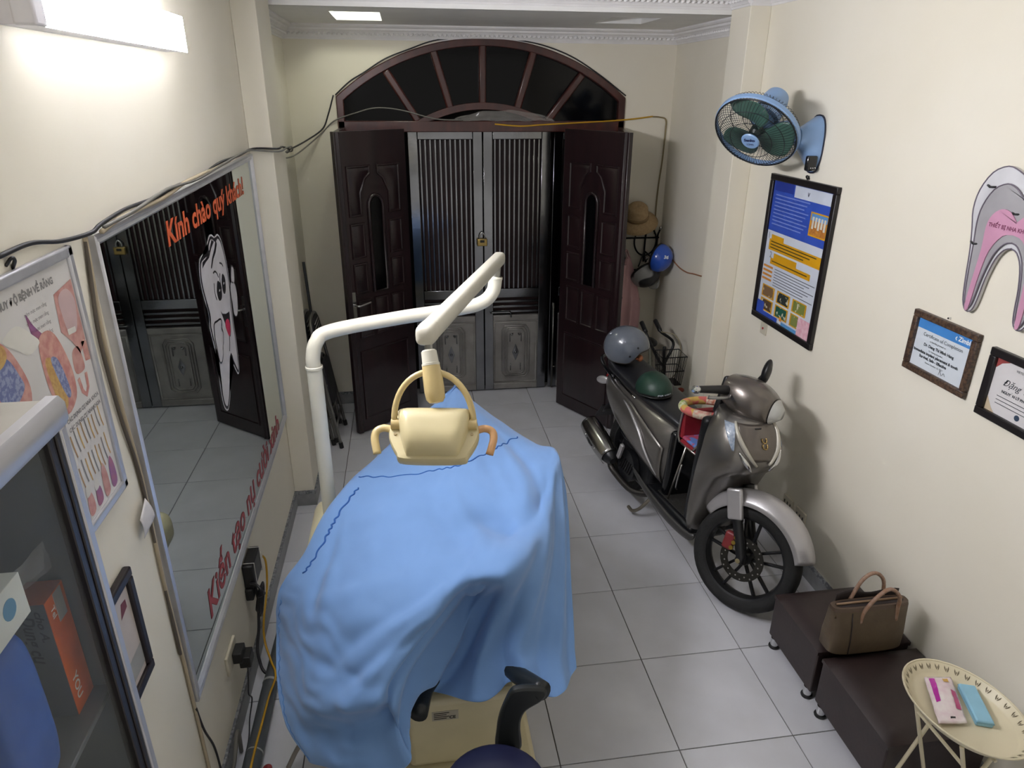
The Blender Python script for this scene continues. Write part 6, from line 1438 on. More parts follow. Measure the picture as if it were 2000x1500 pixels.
def tooth_sign():
    # molar cut-out: acrylic layers (outer white, grey dentine, pink pulp)
    t = thing('tooth_sign', (XR, 0.22, 1.73), 'tooth shaped acrylic sign with grey and pink layers above the certificates', 'sign')
    c = 0.215
    def mirror(h): return [(c + a, b) for a, b in h] + [(c - a, b) for a, b in reversed(h)]
    half_o = [(0.0, 2.225), (0.05, 2.25), (0.105, 2.262), (0.165, 2.235), (0.205, 2.17), (0.213, 2.10), (0.195, 2.03), (0.178, 1.95), (0.165, 1.85), (0.150, 1.77), (0.125, 1.735), (0.098, 1.745), (0.085, 1.79), (0.075, 1.87), (0.055, 1.945), (0.028, 1.985), (0.0, 1.995)]
    half_d = [(0.0, 2.165), (0.04, 2.195), (0.085, 2.205), (0.135, 2.18), (0.168, 2.12), (0.175, 2.06), (0.165, 1.98), (0.155, 1.88), (0.142, 1.79), (0.125, 1.748), (0.105, 1.758), (0.096, 1.80), (0.085, 1.88), (0.063, 1.96), (0.03, 2.005), (0.0, 2.015)]
    half_p = [(0.0, 2.085), (0.035, 2.115), (0.075, 2.12), (0.11, 2.095), (0.125, 2.05), (0.12, 1.97), (0.125, 1.86), (0.128, 1.76), (0.118, 1.738), (0.108, 1.76), (0.10, 1.88), (0.085, 1.97), (0.045, 2.03), (0.0, 2.042)]
    def poly(h): 
        p = mirror(h); o = [(q.x, q.y) for q in cr([V(a, b, 0) for a, b in p], 3, True)]
        return o
    def layer(nm, h, m, x0, d):
        pts = poly(h); bm = bmesh.new()
        vs = [bm.verts.new(V(x0, a, b)) for a, b in pts]
        f = bm.faces.new(vs); r = bmesh.ops.extrude_face_region(bm, geom=[f]); 
        for v in r['geom']:
            if isinstance(v, bmesh.types.BMVert): v.co.x -= d
        bmesh.ops.triangulate(bm, faces=[q for q in bm.faces if len(q.verts) > 4]); bmesh.ops.recalc_face_normals(bm, faces=bm.faces)
        me = bpy.data.meshes.new(nm); bm.to_mesh(me); bm.free(); return link(nm, me, m, t)
    layer('outer_layer', half_o, mat('clear_white_acrylic', 'd8d8da', rough=0.12, coat=0.4), XR - 0.004, 0.014)
    layer('dentine_layer', half_d, mat('grey_acrylic', 'a9a7a9', rough=0.15, coat=0.3), XR - 0.0185, 0.004)
    layer('pulp_layer', half_p, mat('pink_acrylic', 'cf9ab4', rough=0.15, coat=0.3), XR - 0.023, 0.004)
    ln = mat('grey_outline', '6f6672', rough=0.4)
    for h, x in ((half_o, XR - 0.0185), (half_d, XR - 0.023)):
        MB().tube([V(x, a, b) for a, b in poly(h)], 0.0026, 5, closed=True).build('outline', ln, t, smooth=True)
    text_at('sign_lettering', 'THIẾT BỊ NHA KHOA HTM', mat('dark_pink_ink', '7a3a58', rough=0.5), t, lambda a, b: V(XR - 0.0275, c + 0.115 - a, 2.055 + b), 0.019, 0.0006)
    for (a, b) in ((c + 0.155, 2.19), (c + 0.165, 1.985), (c + 0.02, 2.115)):
        MB().tube([V(XR - 0.018, a + 0.02, b), V(XR - 0.026, a, b - 0.004), V(XR - 0.018, a - 0.02, b - 0.002)], 0.004, 6).build('fixing_clip', M_BLK, t, smooth=True)
tooth_sign()
def outlets():
    iv = mat('ivory_plate', 'cfc8b4')
    t = thing('light_switch', (XR, 1.81, 1.15), 'small ivory switch plate with a red lamp under the poster', 'switch')
    MB().box(XR - 0.008, XR, 1.775, 1.845, 1.145, 1.215).build('plate', iv, t, bevel=0.003)
    MB().cyl(V(XR - 0.008, 1.812, 1.182), V(XR - 0.011, 1.812, 1.182), 0.007, n=10).build('red_lamp', mat('red_lamp_lens', 'a5353a', rough=0.3), t)
    t = thing('wall_outlet', (XR, 1.14, 0.28), 'ivory wall outlet low on the wall behind the scooter front wheel', 'socket')
    MB().box(XR - 0.012, XR, 1.055, 1.155, 0.275, 0.345).build('plate', iv, t, bevel=0.003)
    for k in range(3): MB().box(XR - 0.0135, XR - 0.012, 1.07 + 0.03 * k, 1.078 + 0.03 * k, 0.30, 0.318).build('slot', M_BLK, t)
    t = thing('wall_outlet', (XR, 1.26, 0.28), 'second ivory outlet in the shadow of the scooter fender', 'socket')
    MB().box(XR - 0.012, XR, 1.19, 1.29, 0.275, 0.345).build('plate', iv, t, bevel=0.003)
    for k in range(3): MB().box(XR - 0.0135, XR - 0.012, 1.205 + 0.03 * k, 1.213 + 0.03 * k, 0.30, 0.318).build('slot', M_BLK, t)
outlets()
cable('wire', [(XR - 0.008, 3.36, 1.250), (XR - 0.008, 3.2, 1.225), (XR - 0.008, 3.05, 1.225), (XR - 0.008, 2.92, 1.245), (XR - 0.008, 2.78, 1.262)], 0.005, mat('orange_brown_wire', 'a5714c', rough=0.5), 'short orange brown wire stub on the wall beside the blue helmet', 6)

# ================================================================ ottomans, handbag, tray table
M_OTT = mat('dark_brown_leatherette', '2d2120', rough=0.42, col2='261b1b', scale=10, bump=0.05, bscale=60)
def ottoman(y0, y1, label):
    t = thing('ottoman', (0.87, (y0 + y1) / 2, 0), label, 'ottoman', 'dark brown ottomans along the wall')
    MB().box(0.652, 1.082, y0, y1, 0.055, 0.27).build('body', M_OTT, t, bevel=0.006)
    top = MB()
    def fn(u, v): return None
    n = 14; Z_ = []
    for j in range(n + 1):
        for i in range(n + 1):
            u, v = i / n, j / n; e = min(1, min(u, 1 - u, v, 1 - v) * 7)
            Z_.append(V(0.648 + 0.438 * u, y0 - 0.003 + (y1 - y0 + 0.006) * v, 0.285 + 0.028 * e ** 0.5))
    top.add(Z_, [(j * (n + 1) + i, j * (n + 1) + i + 1, (j + 1) * (n + 1) + i + 1, (j + 1) * (n + 1) + i) for j in range(n) for i in range(n)])
    x0, x1, a, b = 0.648, 1.086, y0 - 0.003, y1 + 0.003
    top.add([(x0, a, 0.285), (x1, a, 0.285), (x1, b, 0.285), (x0, b, 0.285), (x0, a, 0.268), (x1, a, 0.268), (x1, b, 0.268), (x0, b, 0.268)], [(0, 1, 5, 4), (1, 2, 6, 5), (2, 3, 7, 6), (3, 0, 4, 7), (7, 6, 5, 4)])
    top.build('cushion', M_OTT, t, smooth=50)
    for x in (0.668, 1.050):
        for y in (y0 + 0.035, y1 - 0.035):
            MB().lathe([(0.0, 0.0), (0.024, 0.0), (0.026, 0.006), (0.024, 0.012), (0.019, 0.013)], (x, y, 0.0), n=18).build('foot_pad', M_BLK, t, smooth=35)
            MB().cyl((x, y, 0.013), (x, y, 0.056), 0.019, n=18).build('foot', M_CHR, t, smooth=35)
ottoman(0.155, 0.525, 'dark brown ottoman standing next to the scooter front wheel')
ottoman(-0.315, 0.115, 'dark brown ottoman beneath the cream tray table')
def handbag():
    t = thing('handbag', (0.83, 0.15, 0.313), 'taupe leather handbag with two handles on the ottomans', 'handbag')
    lea = mat('taupe_leather', '60523f', rough=0.5, col2='574938', scale=14, bump=0.10, bscale=70); tan = mat('tan_handle_leather', '8d6a52', rough=0.5, col2='9c8272', scale=70); dk = mat('dark_bag_lining', '2a2120', rough=0.7)
    z0 = 0.3145
    # body: rings from base to mouth
    def ring(z, hx, hy, cx=0.83, cy=0.150, p=0.5):
        f = lambda q: math.copysign(abs(q) ** p, q)
        return [V(cx + hx * f(math.cos(a)), cy + hy * f(math.sin(a)), z) for a in [2 * math.pi * k / 40 for k in range(40)]]
    MB().rings([ring(z0, 0.155, 0.052), ring(z0 + 0.012, 0.170, 0.062), ring(z0 + 0.08, 0.172, 0.060), ring(z0 + 0.15, 0.170, 0.050), ring(z0 + 0.21, 0.172, 0.036)], cap=True).build('body', lea, t, smooth=50)
    MB().rings([ring(z0 + 0.2105, 0.172, 0.036), ring(z0 + 0.224, 0.170, 0.030)]).build('mouth_band', mat('dark_taupe_leather', '564538', rough=0.5), t, smooth=50)
    MB().rings([ring(z0 + 0.2242, 0.150, 0.020), ring(z0 + 0.2252, 0.150, 0.020)]).build('opening', dk, t)
    MB().tube([V(0.68, 0.150, z0 + 0.229), V(0.98, 0.152, z0 + 0.229)], 0.005, 6).build('zip', mat('brown_zip', '8a6f55', rough=0.5), t, smooth=True)
    # flap raised at the back
    MB().grid(14, 4, lambda u, v: V(0.70 + 0.28 * u, 0.186 + 0.006 * math.sin(u * 5), z0 + 0.20 + 0.058 * v * (0.85 + 0.15 * math.sin(u * 9)))).build('rear_flap', dk, t, smooth=True, solid=0.003)
    MB().tube([V(0.735, 0.088, z0 + 0.012), V(0.735, 0.0895, z0 + 0.08), V(0.735, 0.0995, z0 + 0.15), V(0.735, 0.1135, z0 + 0.205)], 0.0025, 5).build('seam', dk, t, smooth=True)
    for yy, dz, dx in ((0.108, 0.0, 0.0), (0.190, 0.02, -0.02)):
        s = -1 if yy < 0.15 else 1
        pts = cr([V(0.775 + dx, yy, z0 + 0.155), V(0.785 + dx, yy - s * 0.004, z0 + 0.21), V(0.825 + dx, yy + 0.0, z0 + 0.285 + dz), V(0.875 + dx, yy, z0 + 0.318 + dz), V(0.925 + dx, yy, z0 + 0.275 + dz), V(0.935 + dx, yy - s * 0.004, z0 + 0.21), V(0.935 + dx, yy, z0 + 0.155)], 6)
        MB().tube(pts, 0.008, 10).build('handle', tan, t, smooth=True)
        for xx in (0.775 + dx, 0.935 + dx):
            MB().ell(V(xx, yy + s * 0.001, z0 + 0.15), V(0.010, 0, 0), V(0, 0.005, 0), V(0, 0, 0.022), 10, 8).build('handle_tab', tan, t, smooth=True)
    MB().tube([V(0.668, 0.130, z0 + 0.185 + 0.008 * math.sin(k)) + V(0, 0.008 * math.cos(k), 0) for k in [i * 0.7 for i in range(10)]], 0.003, 6).build('buckle_ring', mat('antique_brass', '5b4c38', rough=0.35, metal=0.8), t, smooth=True)
handbag()
def tray_table():
    cx, cy, z = 0.742, -0.462, 0.60
    t = thing('tray_table', (cx, cy, 0), 'cream folding tray table with a pierced oval rim beside the ottomans', 'table')
    cm = mat('cream_painted_metal', 'd6ccae', rough=0.4, var=0.02)
    rx, ry = 0.158, 0.205; rot = 0.15
    def P(r, a, zz):
        x, y = rx * r * math.cos(a), ry * r * math.sin(a)
        return V(cx + x * math.cos(rot) - y * math.sin(rot), cy + x * math.sin(rot) + y * math.cos(rot), zz)
    prof = [(0.0, 0.0), (0.80, 0.0), (0.85, 0.006), (0.985, 0.034), (1.0, 0.036), (1.0, 0.031), (0.86, 0.001), (0.80, -0.006), (0.0, -0.006)]
    R = [[P(max(r, 0.001), 2 * math.pi * k / 56, z + h) for k in range(56)] for r, h in prof]
    MB().rings(R, cap=False).build('tray_top', cm, t, smooth=40)
    MB().tube([P(1.0, 2 * math.pi * k / 56, z + 0.035) for k in range(56)], 0.0035, 6, closed=True).build('rolled_edge', cm, t, smooth=True)
    # pierced motif: little dark tulip cut-outs round the rim
    dk = mat('dark_cutout', '6f6550', rough=0.8)
    cut = MB()
    n = 34
    for k in range(n):
        a = 2 * math.pi * k / n
        def q(dr, da): 
            r = 0.925 + dr; return P(r, a + da, z + 0.006 + (r - 0.85) / 0.135 * 0.028 + 0.0012)
        for s in (-1, 1):
            cut.add([q(-0.045, s * 0.008), q(-0.03, s * 0.028), q(0.0, s * 0.045), q(0.032, s * 0.040), q(0.012, s * 0.026), q(-0.025, s * 0.012)], [(0, 1, 2, 3, 4, 5)])
        cut.add([q(-0.01, -0.010), q(0.01, 0), q(-0.01, 0.010), q(-0.03, 0)], [(0, 1, 2, 3)])
    tag(cut.build('rim_cutouts', dk, t), kind='stuff')
    # crossed legs
    def leg(p0, p1, r=0.007): MB().tube([p0, p1], r, 10).build('leg', cm, t, smooth=40)
    for s in (-1, 1):
        yy = cy + s * 0.11
        leg(V(cx - 0.09, yy, z - 0.008), V(cx + 0.11, yy, 0.008)); leg(V(cx + 0.09, yy + 0.016, z - 0.008), V(cx - 0.11, yy + 0.016, 0.008))
    for x, zz in ((cx - 0.058, 0.50), (cx + 0.058, 0.50), (cx - 0.075, 0.12), (cx + 0.075, 0.12)):
        MB().tube([V(x, cy - 0.11, zz), V(x, cy + 0.115, zz)], 0.006, 8).build('stretcher', cm, t, smooth=40)
    # things on the tray
    zt = z + 0.0005
    p = thing('tissue_packet', (0.70, -0.44, zt), 'pink and clear plastic packet lying on the tray', 'packet')
    o = V(0.708, -0.318, zt + 0.012); du = V(-0.085, -0.180, 0); dv = V(0.092, -0.012, 0)
    def pk(u, v):
        q = o + du * u + dv * v; return q + V(0, 0, 0.016 * math.sin(math.pi * u) * math.sin(math.pi * v) + 0.004 * mnoise.noise(q * 60))
    MB().grid(24, 14, pk).build('film', mat('pale_pink_film', 'd8c3c8', rough=0.18, col2='e0d8d4', scale=30), p, smooth=True, solid=0.008)
    MB().grid(14, 5, lambda u, v: pk(0.05 + 0.55 * u, 0.12 + 0.22 * v * (1 - 0.4 * u)) + V(0, 0, 0.006)).build('magenta_flash', mat('magenta_print', 'b8309f', rough=0.2), p, smooth=True)
    MB().grid(14, 4, lambda u, v: pk(0.35 + 0.4 * u, 0.75 + 0.2 * v) + V(0, 0, 0.006)).build('magenta_flash', mat('rose_print', 'c24a80', rough=0.2), p, smooth=True)
    MB().grid(4, 3, lambda u, v: pk(0.06 + 0.10 * u, 0.62 + 0.2 * v) + V(0, 0, 0.006)).build('gold_print', mat('gold_print', 'cda24e', rough=0.3), p, smooth=True)
    MB().grid(3, 3, lambda u, v: pk(0.90 + 0.03 * u, 0.45 + 0.18 * v) + V(0, 0, 0.005)).build('barcode', mat('packet_ink', '2c2a2c', rough=0.5), p, smooth=True)
    b = thing('blue_case', (0.80, -0.46, zt), 'light blue slim case lying on the tray', 'case')
    ax = V(-0.055, -0.15, 0).normalized(); ay = V(-ax.y, ax.x, 0)
    MB().obox(V(0.797, -0.448, zt + 0.0125), ax, ay, V(0, 0, 1), 0.080, 0.027, 0.0125).build('case_body', mat('pale_blue_case', '8fc0d6', rough=0.35), b, bevel=0.006, seg=3)
    MB().obox(V(0.797, -0.448, zt + 0.0165), ax, ay, V(0, 0, 1), 0.0805, 0.0275, 0.0008).build('lid_seam', mat('blue_case_seam', '6aa3bd', rough=0.4), b)
tray_table()
# ================================================================ back corners
def folding_chair(dx, dy, first):
    lab = 'folded grey chair with striped black padding, outermost of those behind the pillar' if first else 'folded grey chair squeezed between the wall and the outer folded chair'
    t = thing('folding_chair', (-1.60 + dx, 3.06 + dy, 0), lab, 'chair', 'folded chairs behind the pillar')
    st = mat('grey_steel_tube', '7d7c79', rough=0.35, metal=0.7); pd = mat('black_striped_vinyl', '26272a', rough=0.5)
    # plane of the folded chair leans from the foot line to the wall
    foot = V(-1.575 + dx, 3.065 + dy, 0.012); top = V(-1.715 + dx, 3.065 + dy, 0.99); up = (top - foot).normalized(); yv = V(0, 1, 0); nn = up.cross(yv).normalized()
    if nn.x < 0: nn = -nn
    def P(w, h, d=0.0): return foot + yv * w + up * h + nn * d
    L = (top - foot).length
    fr = cr([P(-0.20, 0), P(-0.195, 0.45), P(-0.185, 0.80), P(-0.15, L - 0.03), P(0, L), P(0.15, L - 0.03), P(0.185, 0.80), P(0.195, 0.45), P(0.20, 0)], 6)
    MB().tube(fr, 0.011, 10).build('front_frame', st, t, smooth=True)
    rr = cr([P(-0.165, 0.03, -0.03), P(-0.165, 0.40, -0.025), P(-0.155, 0.62, -0.02), P(0, 0.66, -0.02), P(0.155, 0.62, -0.02), P(0.165, 0.40, -0.025), P(0.165, 0.03, -0.03)], 6)
    MB().tube(rr, 0.010, 10).build('rear_frame', st, t, smooth=True)
    for h, d in ((0.16, 0), (0.24, -0.028)): MB().tube([P(-0.19, h, d), P(0.19, h, d)], 0.008, 8).build('stretcher', st, t, smooth=True)
    def pad(c, hw, hh, d):
        R = []
        for k, (s, dd) in enumerate(((0.90, -0.012), (1.0, -0.006), (1.0, 0.008), (0.92, 0.014))):
            R.append([P(hw * s * math.copysign(abs(math.cos(a)) ** 0.55, math.cos(a)), c + hh * s * math.copysign(abs(math.sin(a)) ** 0.6, math.sin(a)), d + dd) for a in [2 * math.pi * q / 32 for q in range(32)]])
        return MB().rings(R)
    bk = pad(0.86, 0.165, 0.115, 0.006).build('backrest', pd, t, smooth=45)
    for k in range(7):
        h = 0.775 + 0.028 * k; w = 0.150 * (1 - 0.35 * abs(k - 3) / 3)
        MB().tube([P(-w, h, 0.021), P(w, h, 0.021)], 0.003, 5).build('stripe', mat('pale_stripe', 'a3a29c', rough=0.5), bk, smooth=True)
    pad(0.48, 0.165, 0.17, 0.004).build('seat', pd, t, smooth=45)
    for s in (-1, 1):
        MB().tube([P(s * 0.20, -0.010), P(s * 0.20, 0.035)], 0.016, 10).build('foot_cap', M_BLK, t, smooth=40)
        MB().tube([P(s * 0.165, 0.028, -0.03), P(s * 0.165, 0.065, -0.03)], 0.014, 10).build('foot_cap', M_BLK, t, smooth=40)
        MB().cyl(P(s * 0.18, 0.50, 0.012), P(s * 0.18, 0.50, -0.03), 0.009, n=10).build('pivot', M_CHR, t, smooth=40)
folding_chair(0, 0, True); folding_chair(-0.062, 0.06, False)
def broom():
    t = thing('broom', (-1.765, 3.42, 0), 'dark broom handle standing in the corner behind the folded chairs', 'broom')
    MB().tube([(-1.745, 3.44, 0.10), (-1.785, 3.42, 1.30)], 0.011, 10).build('stick', mat('dark_stick', '20242b', rough=0.5), t, smooth=True)
    MB().rings([[V(-1.745 + a * 0.03, 3.44 + b * 0.09, 0.0) for a, b in ((-1, -1), (1, -1), (1, 1), (-1, 1))], [V(-1.745 + a * 0.014, 3.44 + b * 0.03, 0.14) for a, b in ((-1, -1), (1, -1), (1, 1), (-1, 1))]]).build('bristles', mat('dull_bristle', '5b4a34', rough=0.9), t)
broom()

# ---------------------------------------------------------------- wall rack with hats, helmets and jacket
def rack():
    t = thing('coat_rack', (0.90, YB, 1.0), 'black and chrome wall rack with ball hooks in the corner by the door', 'coat rack')
    bk = mat('black_rack_metal', '1d1f20', rough=0.3, metal=0.6)
    y = YB - 0.018
    MB().tube([V(0.74, y, 1.37), V(1.085, y, 1.37)], 0.007, 8).build('rail', bk, t, smooth=True)
    MB().tube([V(0.74, y, 1.10), V(1.085, y, 1.10)], 0.007, 8).build('rail', bk, t, smooth=True)
    MB().tube([V(0.965 + 0.095 * math.cos(a), y - 0.01, 1.345 + 0.12 * math.sin(a)) for a in [2 * math.pi * k / 28 for k in range(28)]], 0.007, 8, closed=True).build('ring', bk, t, smooth=True)
    for x, zz in ((0.79, 1.37), (0.965, 1.37), (1.07, 1.37), (0.79, 1.10), (0.92, 1.02)):
        pts = cr([V(x, y, zz - 0.20), V(x, y - 0.005, zz), V(x - 0.005, y - 0.05, zz + 0.06), V(x - 0.008, y - 0.085, zz + 0.095)], 5)
        MB().tube(pts, 0.008, 8).build('hook', bk, t, smooth=True); MB().ball(pts[-1], 0.016).build('hook_ball', M_CHR, t, smooth=True)
        lo = cr([V(x, y - 0.002, zz - 0.10), V(x, y - 0.05, zz - 0.19), V(x, y - 0.085, zz - 0.155)], 5)
        MB().tube(lo, 0.007, 8).build('hook', bk, t, smooth=True); MB().ball(lo[-1], 0.014).build('hook_ball', M_CHR, t, smooth=True)
rack()
def straw_hat():
    c = V(0.845, 3.57, 1.55); ax = V(-0.18, -0.45, 0.88).normalized()
    t = thing('straw_hat', c, 'beige wide-brimmed straw hat hanging on the wall rack', 'hat')
    stw = mat('beige_straw', 'b49a72', rough=0.8, col2='a58a63', scale=60, bump=0.2, bscale=150)
    prof = [(0.168, -0.040), (0.143, -0.014), (0.110, 0.002), (0.092, 0.013), (0.088, 0.056), (0.083, 0.099), (0.067, 0.117), (0.034, 0.124), (0.0, 0.124)]
    MB().lathe(prof, c, ax, 36).build('hat_body', stw, t, smooth=55, solid=0.003)
    MB().lathe([(0.0945, 0.014), (0.0925, 0.045)], c, ax, 36).build('hat_band', mat('tan_band', '8f7650', rough=0.7), t, smooth=True, solid=0.003)
    MB().ball(c + ax * 0.02 + V(-0.085, -0.02, 0.06), 0.016).build('bow', mat('brown_bow', '6b5638', rough=0.8), t, smooth=True)
straw_hat()
def hung_helmet(name, c, ax, R, shell, label, extra=None):
    ax = Vector(ax).normalized(); c = Vector(c)
    t = thing(name, c, label, 'helmet')
    prof = [(R * math.sin(a), R * 0.92 * math.cos(a)) for a in [math.pi / 2 * 1.06 * i / 12 for i in range(13)]]
    MB().lathe(prof[::-1], c, ax, 32).build('shell', shell, t, smooth=True, solid=0.006)
    MB().lathe([(R * 1.0, -0.02), (R * 1.01, -0.005), (R * 1.0, 0.006)], c, ax, 32).build('rim', M_BLK, t, smooth=True, solid=0.004)
    MB().lathe([(R * 0.90 * math.sin(a), R * 0.85 * math.cos(a)) for a in [math.pi / 2 * i / 8 for i in range(9)]], c, ax, 24).build('liner', mat('black_liner', '18181a'), t, smooth=True)
    if extra: extra(t, c, ax, R)
    return t
def exb(t, c, ax, R):
    u, w = perp(ax)
    p = c + ax * R * 0.62 + V(-0.4, -0.65, 0.35).normalized() * R * 0.74
    text_at('helmet_lettering', '36', mat('white_helmet_ink', 'd7dbe3', rough=0.5), t, lambda a, b: p + V(0.75, -0.55, 0).normalized() * a + V(0.1, -0.1, 1) * b + V(-0.012, -0.014, 0.0), 0.035, 0.002)
    MB().tube([c + u * R * 0.95, c + u * R * 0.5 - ax * 0.05, c - ax * 0.07, c - u * R * 0.5 - ax * 0.05, c - u * R * 0.95], 0.004, 6, flat=None).build('strap', M_BLK, t, smooth=True)
hung_helmet('blue_helmet', (0.985, 3.37, 1.270), (0.55, -0.70, -0.15), 0.112, mat('bright_blue_shell', '2b55b5', rough=0.25, coat=0.4), 'bright blue half helmet hanging on the right hook of the rack', exb)
def exg(t, c, ax, R):
    MB().lathe([(R * 1.03 * math.sin(q), R * 0.96 * math.cos(q)) for q in [0.55 + 1.05 * i / 8 for i in range(9)]], c, ax, 20, u=V(0.75, -0.2, -0.65), a0=-0.9, a1=0.9).build('visor', mat('smoked_visor', 'b8bab6', rough=0.1, alpha=0.6), t, smooth=True)
    for s in (-1, 1): MB().tube(cr([c + V(s * 0.07, -0.02, 0.06), c + V(s * 0.04, 0.0, 0.13), c + V(0.0, 0.06, 0.17)], 5), 0.007, 6, flat=((0, 1, 0), 0.4)).build('strap', M_BLK, t, smooth=True)
hung_helmet('black_helmet', (0.925, 3.50, 1.115), (0.25, -0.60, -0.55), 0.122, mat('black_white_shell', '2a2a2c', rough=0.3, col2='a7a7a5', scale=7, lo=0.46, hi=0.50, detail=0), 'black and white helmet with a visor hanging below the straw hat', exg)
def jacket():
    t = thing('pink_jacket', (0.79, 3.53, 0.45), 'pale pink jacket hanging in folds from the wall rack', 'jacket')
    pk = mat('pale_pink_cotton', 'd3aaa9', rough=0.85, col2='c79c9d', scale=6, sheen=0.3)
    n = 64
    R = []
    for j in range(15):
        v = j / 14; z = 1.245 - 0.72 * v
        w = 0.016 + 0.095 * min(1, v * 1.7) ** 0.8; d = 0.018 + 0.042 * min(1, v * 2)
        ring = []
        for k in range(n):
            a = 2 * math.pi * k / n; f = 1 + 0.17 * min(1, v * 2.5) * math.sin(9 * a + 2 * math.sin(2 * v)) + 0.05 * math.sin(17 * a)
            ring.append(V(0.785 + 0.01 * math.sin(3 * v) + w * f * math.cos(a), 3.545 + d * f * math.sin(a), z + (0.02 * math.sin(4 * a) if j == 14 else 0)))
        R.append(ring)
    MB().rings(R).build('cloth', pk, t, smooth=True)
    MB().tube(cr([V(0.775, 3.52, 1.24), V(0.77, 3.58, 1.285), V(0.79, 3.60, 1.285), V(0.795, 3.53, 1.24)], 5), 0.007, 8).build('collar_loop', pk, t, smooth=True)
    sl = [[V(0.735 + 0.022 * math.cos(a) - 0.02 * v, 3.485 + 0.016 * math.sin(a), 1.19 - 0.60 * v) for a in [2 * math.pi * k / 14 for k in range(14)]] for v in [i / 8 for i in range(9)]]
    MB().rings(sl).build('sleeve', pk, t, smooth=True)
    MB().ball((0.725, 3.470, 0.92), 0.011).build('button', M_BLK, t, smooth=True)
jacket()

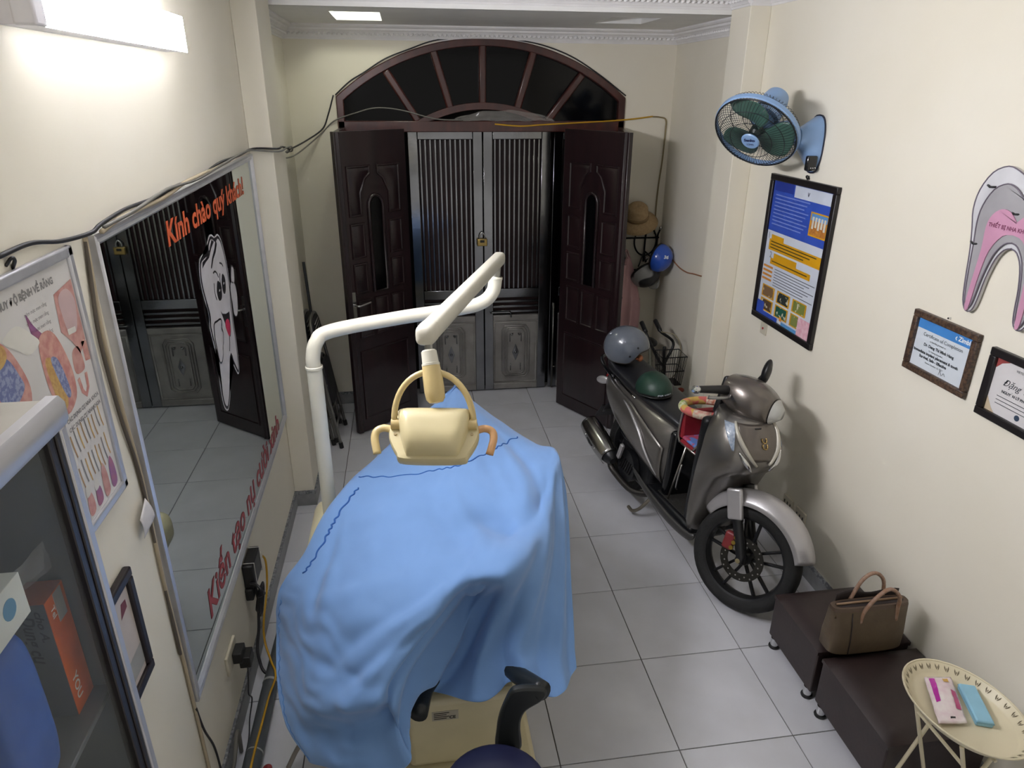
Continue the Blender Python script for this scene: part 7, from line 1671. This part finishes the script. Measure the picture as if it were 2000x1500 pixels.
# ---------------------------------------------------------------- small bicycle with wire basket in the recess
def bicycle():
    t = thing('bicycle', (0.86, 2.95, 0), 'small bicycle with black wire basket parked behind the scooter seat', 'bicycle')
    bk = mat('black_bike_metal', '1c1c1c', rough=0.35, metal=0.4); gr = mat('grey_green_frame', '6f6f60', rough=0.4, metal=0.3)
    def wheel(c, r):
        w = MB().tube([V(c[0], c[1] + r * math.cos(a), c[2] + r * math.sin(a)) for a in [2 * math.pi * k / 32 for k in range(32)]], 0.016, 8, closed=True).build('tyre', M_TYR, t, smooth=True)
        MB().tube([V(c[0], c[1] + (r - 0.02) * math.cos(a), c[2] + (r - 0.02) * math.sin(a)) for a in [2 * math.pi * k / 32 for k in range(32)]], 0.008, 6, closed=True).build('rim', M_CHR, w, smooth=True)
        for k in range(12):
            a = 2 * math.pi * k / 12; MB().tube([V(*c), V(c[0], c[1] + (r - 0.02) * math.cos(a), c[2] + (r - 0.02) * math.sin(a))], 0.0015, 4).build('spoke', M_CHR, w)
        MB().cyl(V(c[0] - 0.03, c[1], c[2]), V(c[0] + 0.03, c[1], c[2]), 0.015, n=10).build('hub', bk, w, smooth=40)
    wheel((0.90, 2.72, 0.20), 0.184); wheel((0.90, 3.36, 0.20), 0.184)
    def tb(nm, pts, r, m, k=5): MB().tube(cr(pts, k), r, 10).build(nm, m, t, smooth=True)
    for s in (-1, 1): tb('fork', [V(0.90 + s * 0.035, 2.72, 0.20), V(0.90 + s * 0.035, 2.78, 0.40), V(0.90, 2.80, 0.46)], 0.009, gr)
    tb('steering_stem', [V(0.90, 2.80, 0.45), V(0.90, 2.84, 0.60), V(0.90, 2.86, 0.70)], 0.012, bk)
    tb('down_tube', [V(0.90, 2.82, 0.52), V(0.90, 3.0, 0.30), V(0.90, 3.05, 0.24)], 0.016, gr); tb('seat_tube', [V(0.90, 3.05, 0.22), V(0.90, 3.14, 0.50), V(0.90, 3.17, 0.60)], 0.013, gr)
    for s in (-1, 1): tb('chain_stay', [V(0.90 + s * 0.01, 3.05, 0.24), V(0.90 + s * 0.04, 3.36, 0.20)], 0.008, gr); tb('seat_stay', [V(0.90 + s * 0.01, 3.13, 0.48), V(0.90 + s * 0.04, 3.36, 0.20)], 0.007, gr)
    MB().ell(V(0.90, 3.19, 0.625), V(0.06, 0, 0), V(0, 0.10, 0), V(0, 0, 0.028), 18, 8).build('saddle', bk, t, smooth=True)
    tb('handlebar', [V(0.878, 3.02, 0.845), V(0.885, 2.93, 0.80), V(0.985, 2.90, 0.715), V(0.935, 2.87, 0.60), V(0.90, 2.86, 0.55), V(0.86, 2.87, 0.60), V(0.80, 2.90, 0.72), V(0.775, 2.95, 0.79), V(0.772, 3.03, 0.83)], 0.011, bk, 7)
    tb('grip', [V(0.876, 3.04, 0.852), V(0.884, 2.94, 0.805)], 0.017, M_BLK); tb('grip', [V(0.771, 3.05, 0.838), V(0.7745, 2.95, 0.792)], 0.017, M_BLK)
    tb('brake_cable', [V(0.885, 2.92, 0.80), V(0.975, 2.84, 0.79), V(1.01, 2.80, 0.68), V(0.985, 2.78, 0.52), V(0.92, 2.80, 0.42)], 0.004, mat('tan_brake_cable', '8f8468', rough=0.5))
    # wire basket
    x0, x1, y0, y1, z0, z1 = 0.80, 0.99, 2.62, 2.79, 0.47, 0.70
    for z, k in ((z1, 0.0), (z0, 0.02), ((z0 + z1) / 2, 0.01)):
        MB().tube([V(x0 + k, y0 + k, z), V(x1 - k, y0 + k, z), V(x1 - k, y1 - k, z), V(x0 + k, y1 - k, z)], 0.004, 6, closed=True).build('basket_ring', bk, t, smooth=True)
    for i in range(11):
        f = i / 10
        for p, q in (((x0 + (x1 - x0) * f, y0), (0.9 + (x0 + (x1 - x0) * f - 0.9) * 0.8, y0 + 0.02)), ((x0 + (x1 - x0) * f, y1), (0.9 + (x0 + (x1 - x0) * f - 0.9) * 0.8, y1 - 0.02)), ((x0, y0 + (y1 - y0) * f), (x0 + 0.02, y0 + 0.02 + (y1 - y0 - 0.04) * f)), ((x1, y0 + (y1 - y0) * f), (x1 - 0.02, y0 + 0.02 + (y1 - y0 - 0.04) * f))):
            MB().tube([V(p[0], p[1], z1), V(q[0], q[1], z0)], 0.0018, 4).build('basket_wire', bk, t)
    MB().box(x0 + 0.02, x1 - 0.02, y0 + 0.02, y1 - 0.02, z0 - 0.002, z0 + 0.002).build('basket_floor', bk, t)
    MB().ell(V(1.0, 2.70, 0.40), V(0.03, 0, 0), V(0, 0.02, 0), V(0, 0, 0.02), 10, 6).build('reflector', mat('orange_reflector', 'a5402c', rough=0.3), t, smooth=True)
bicycle()
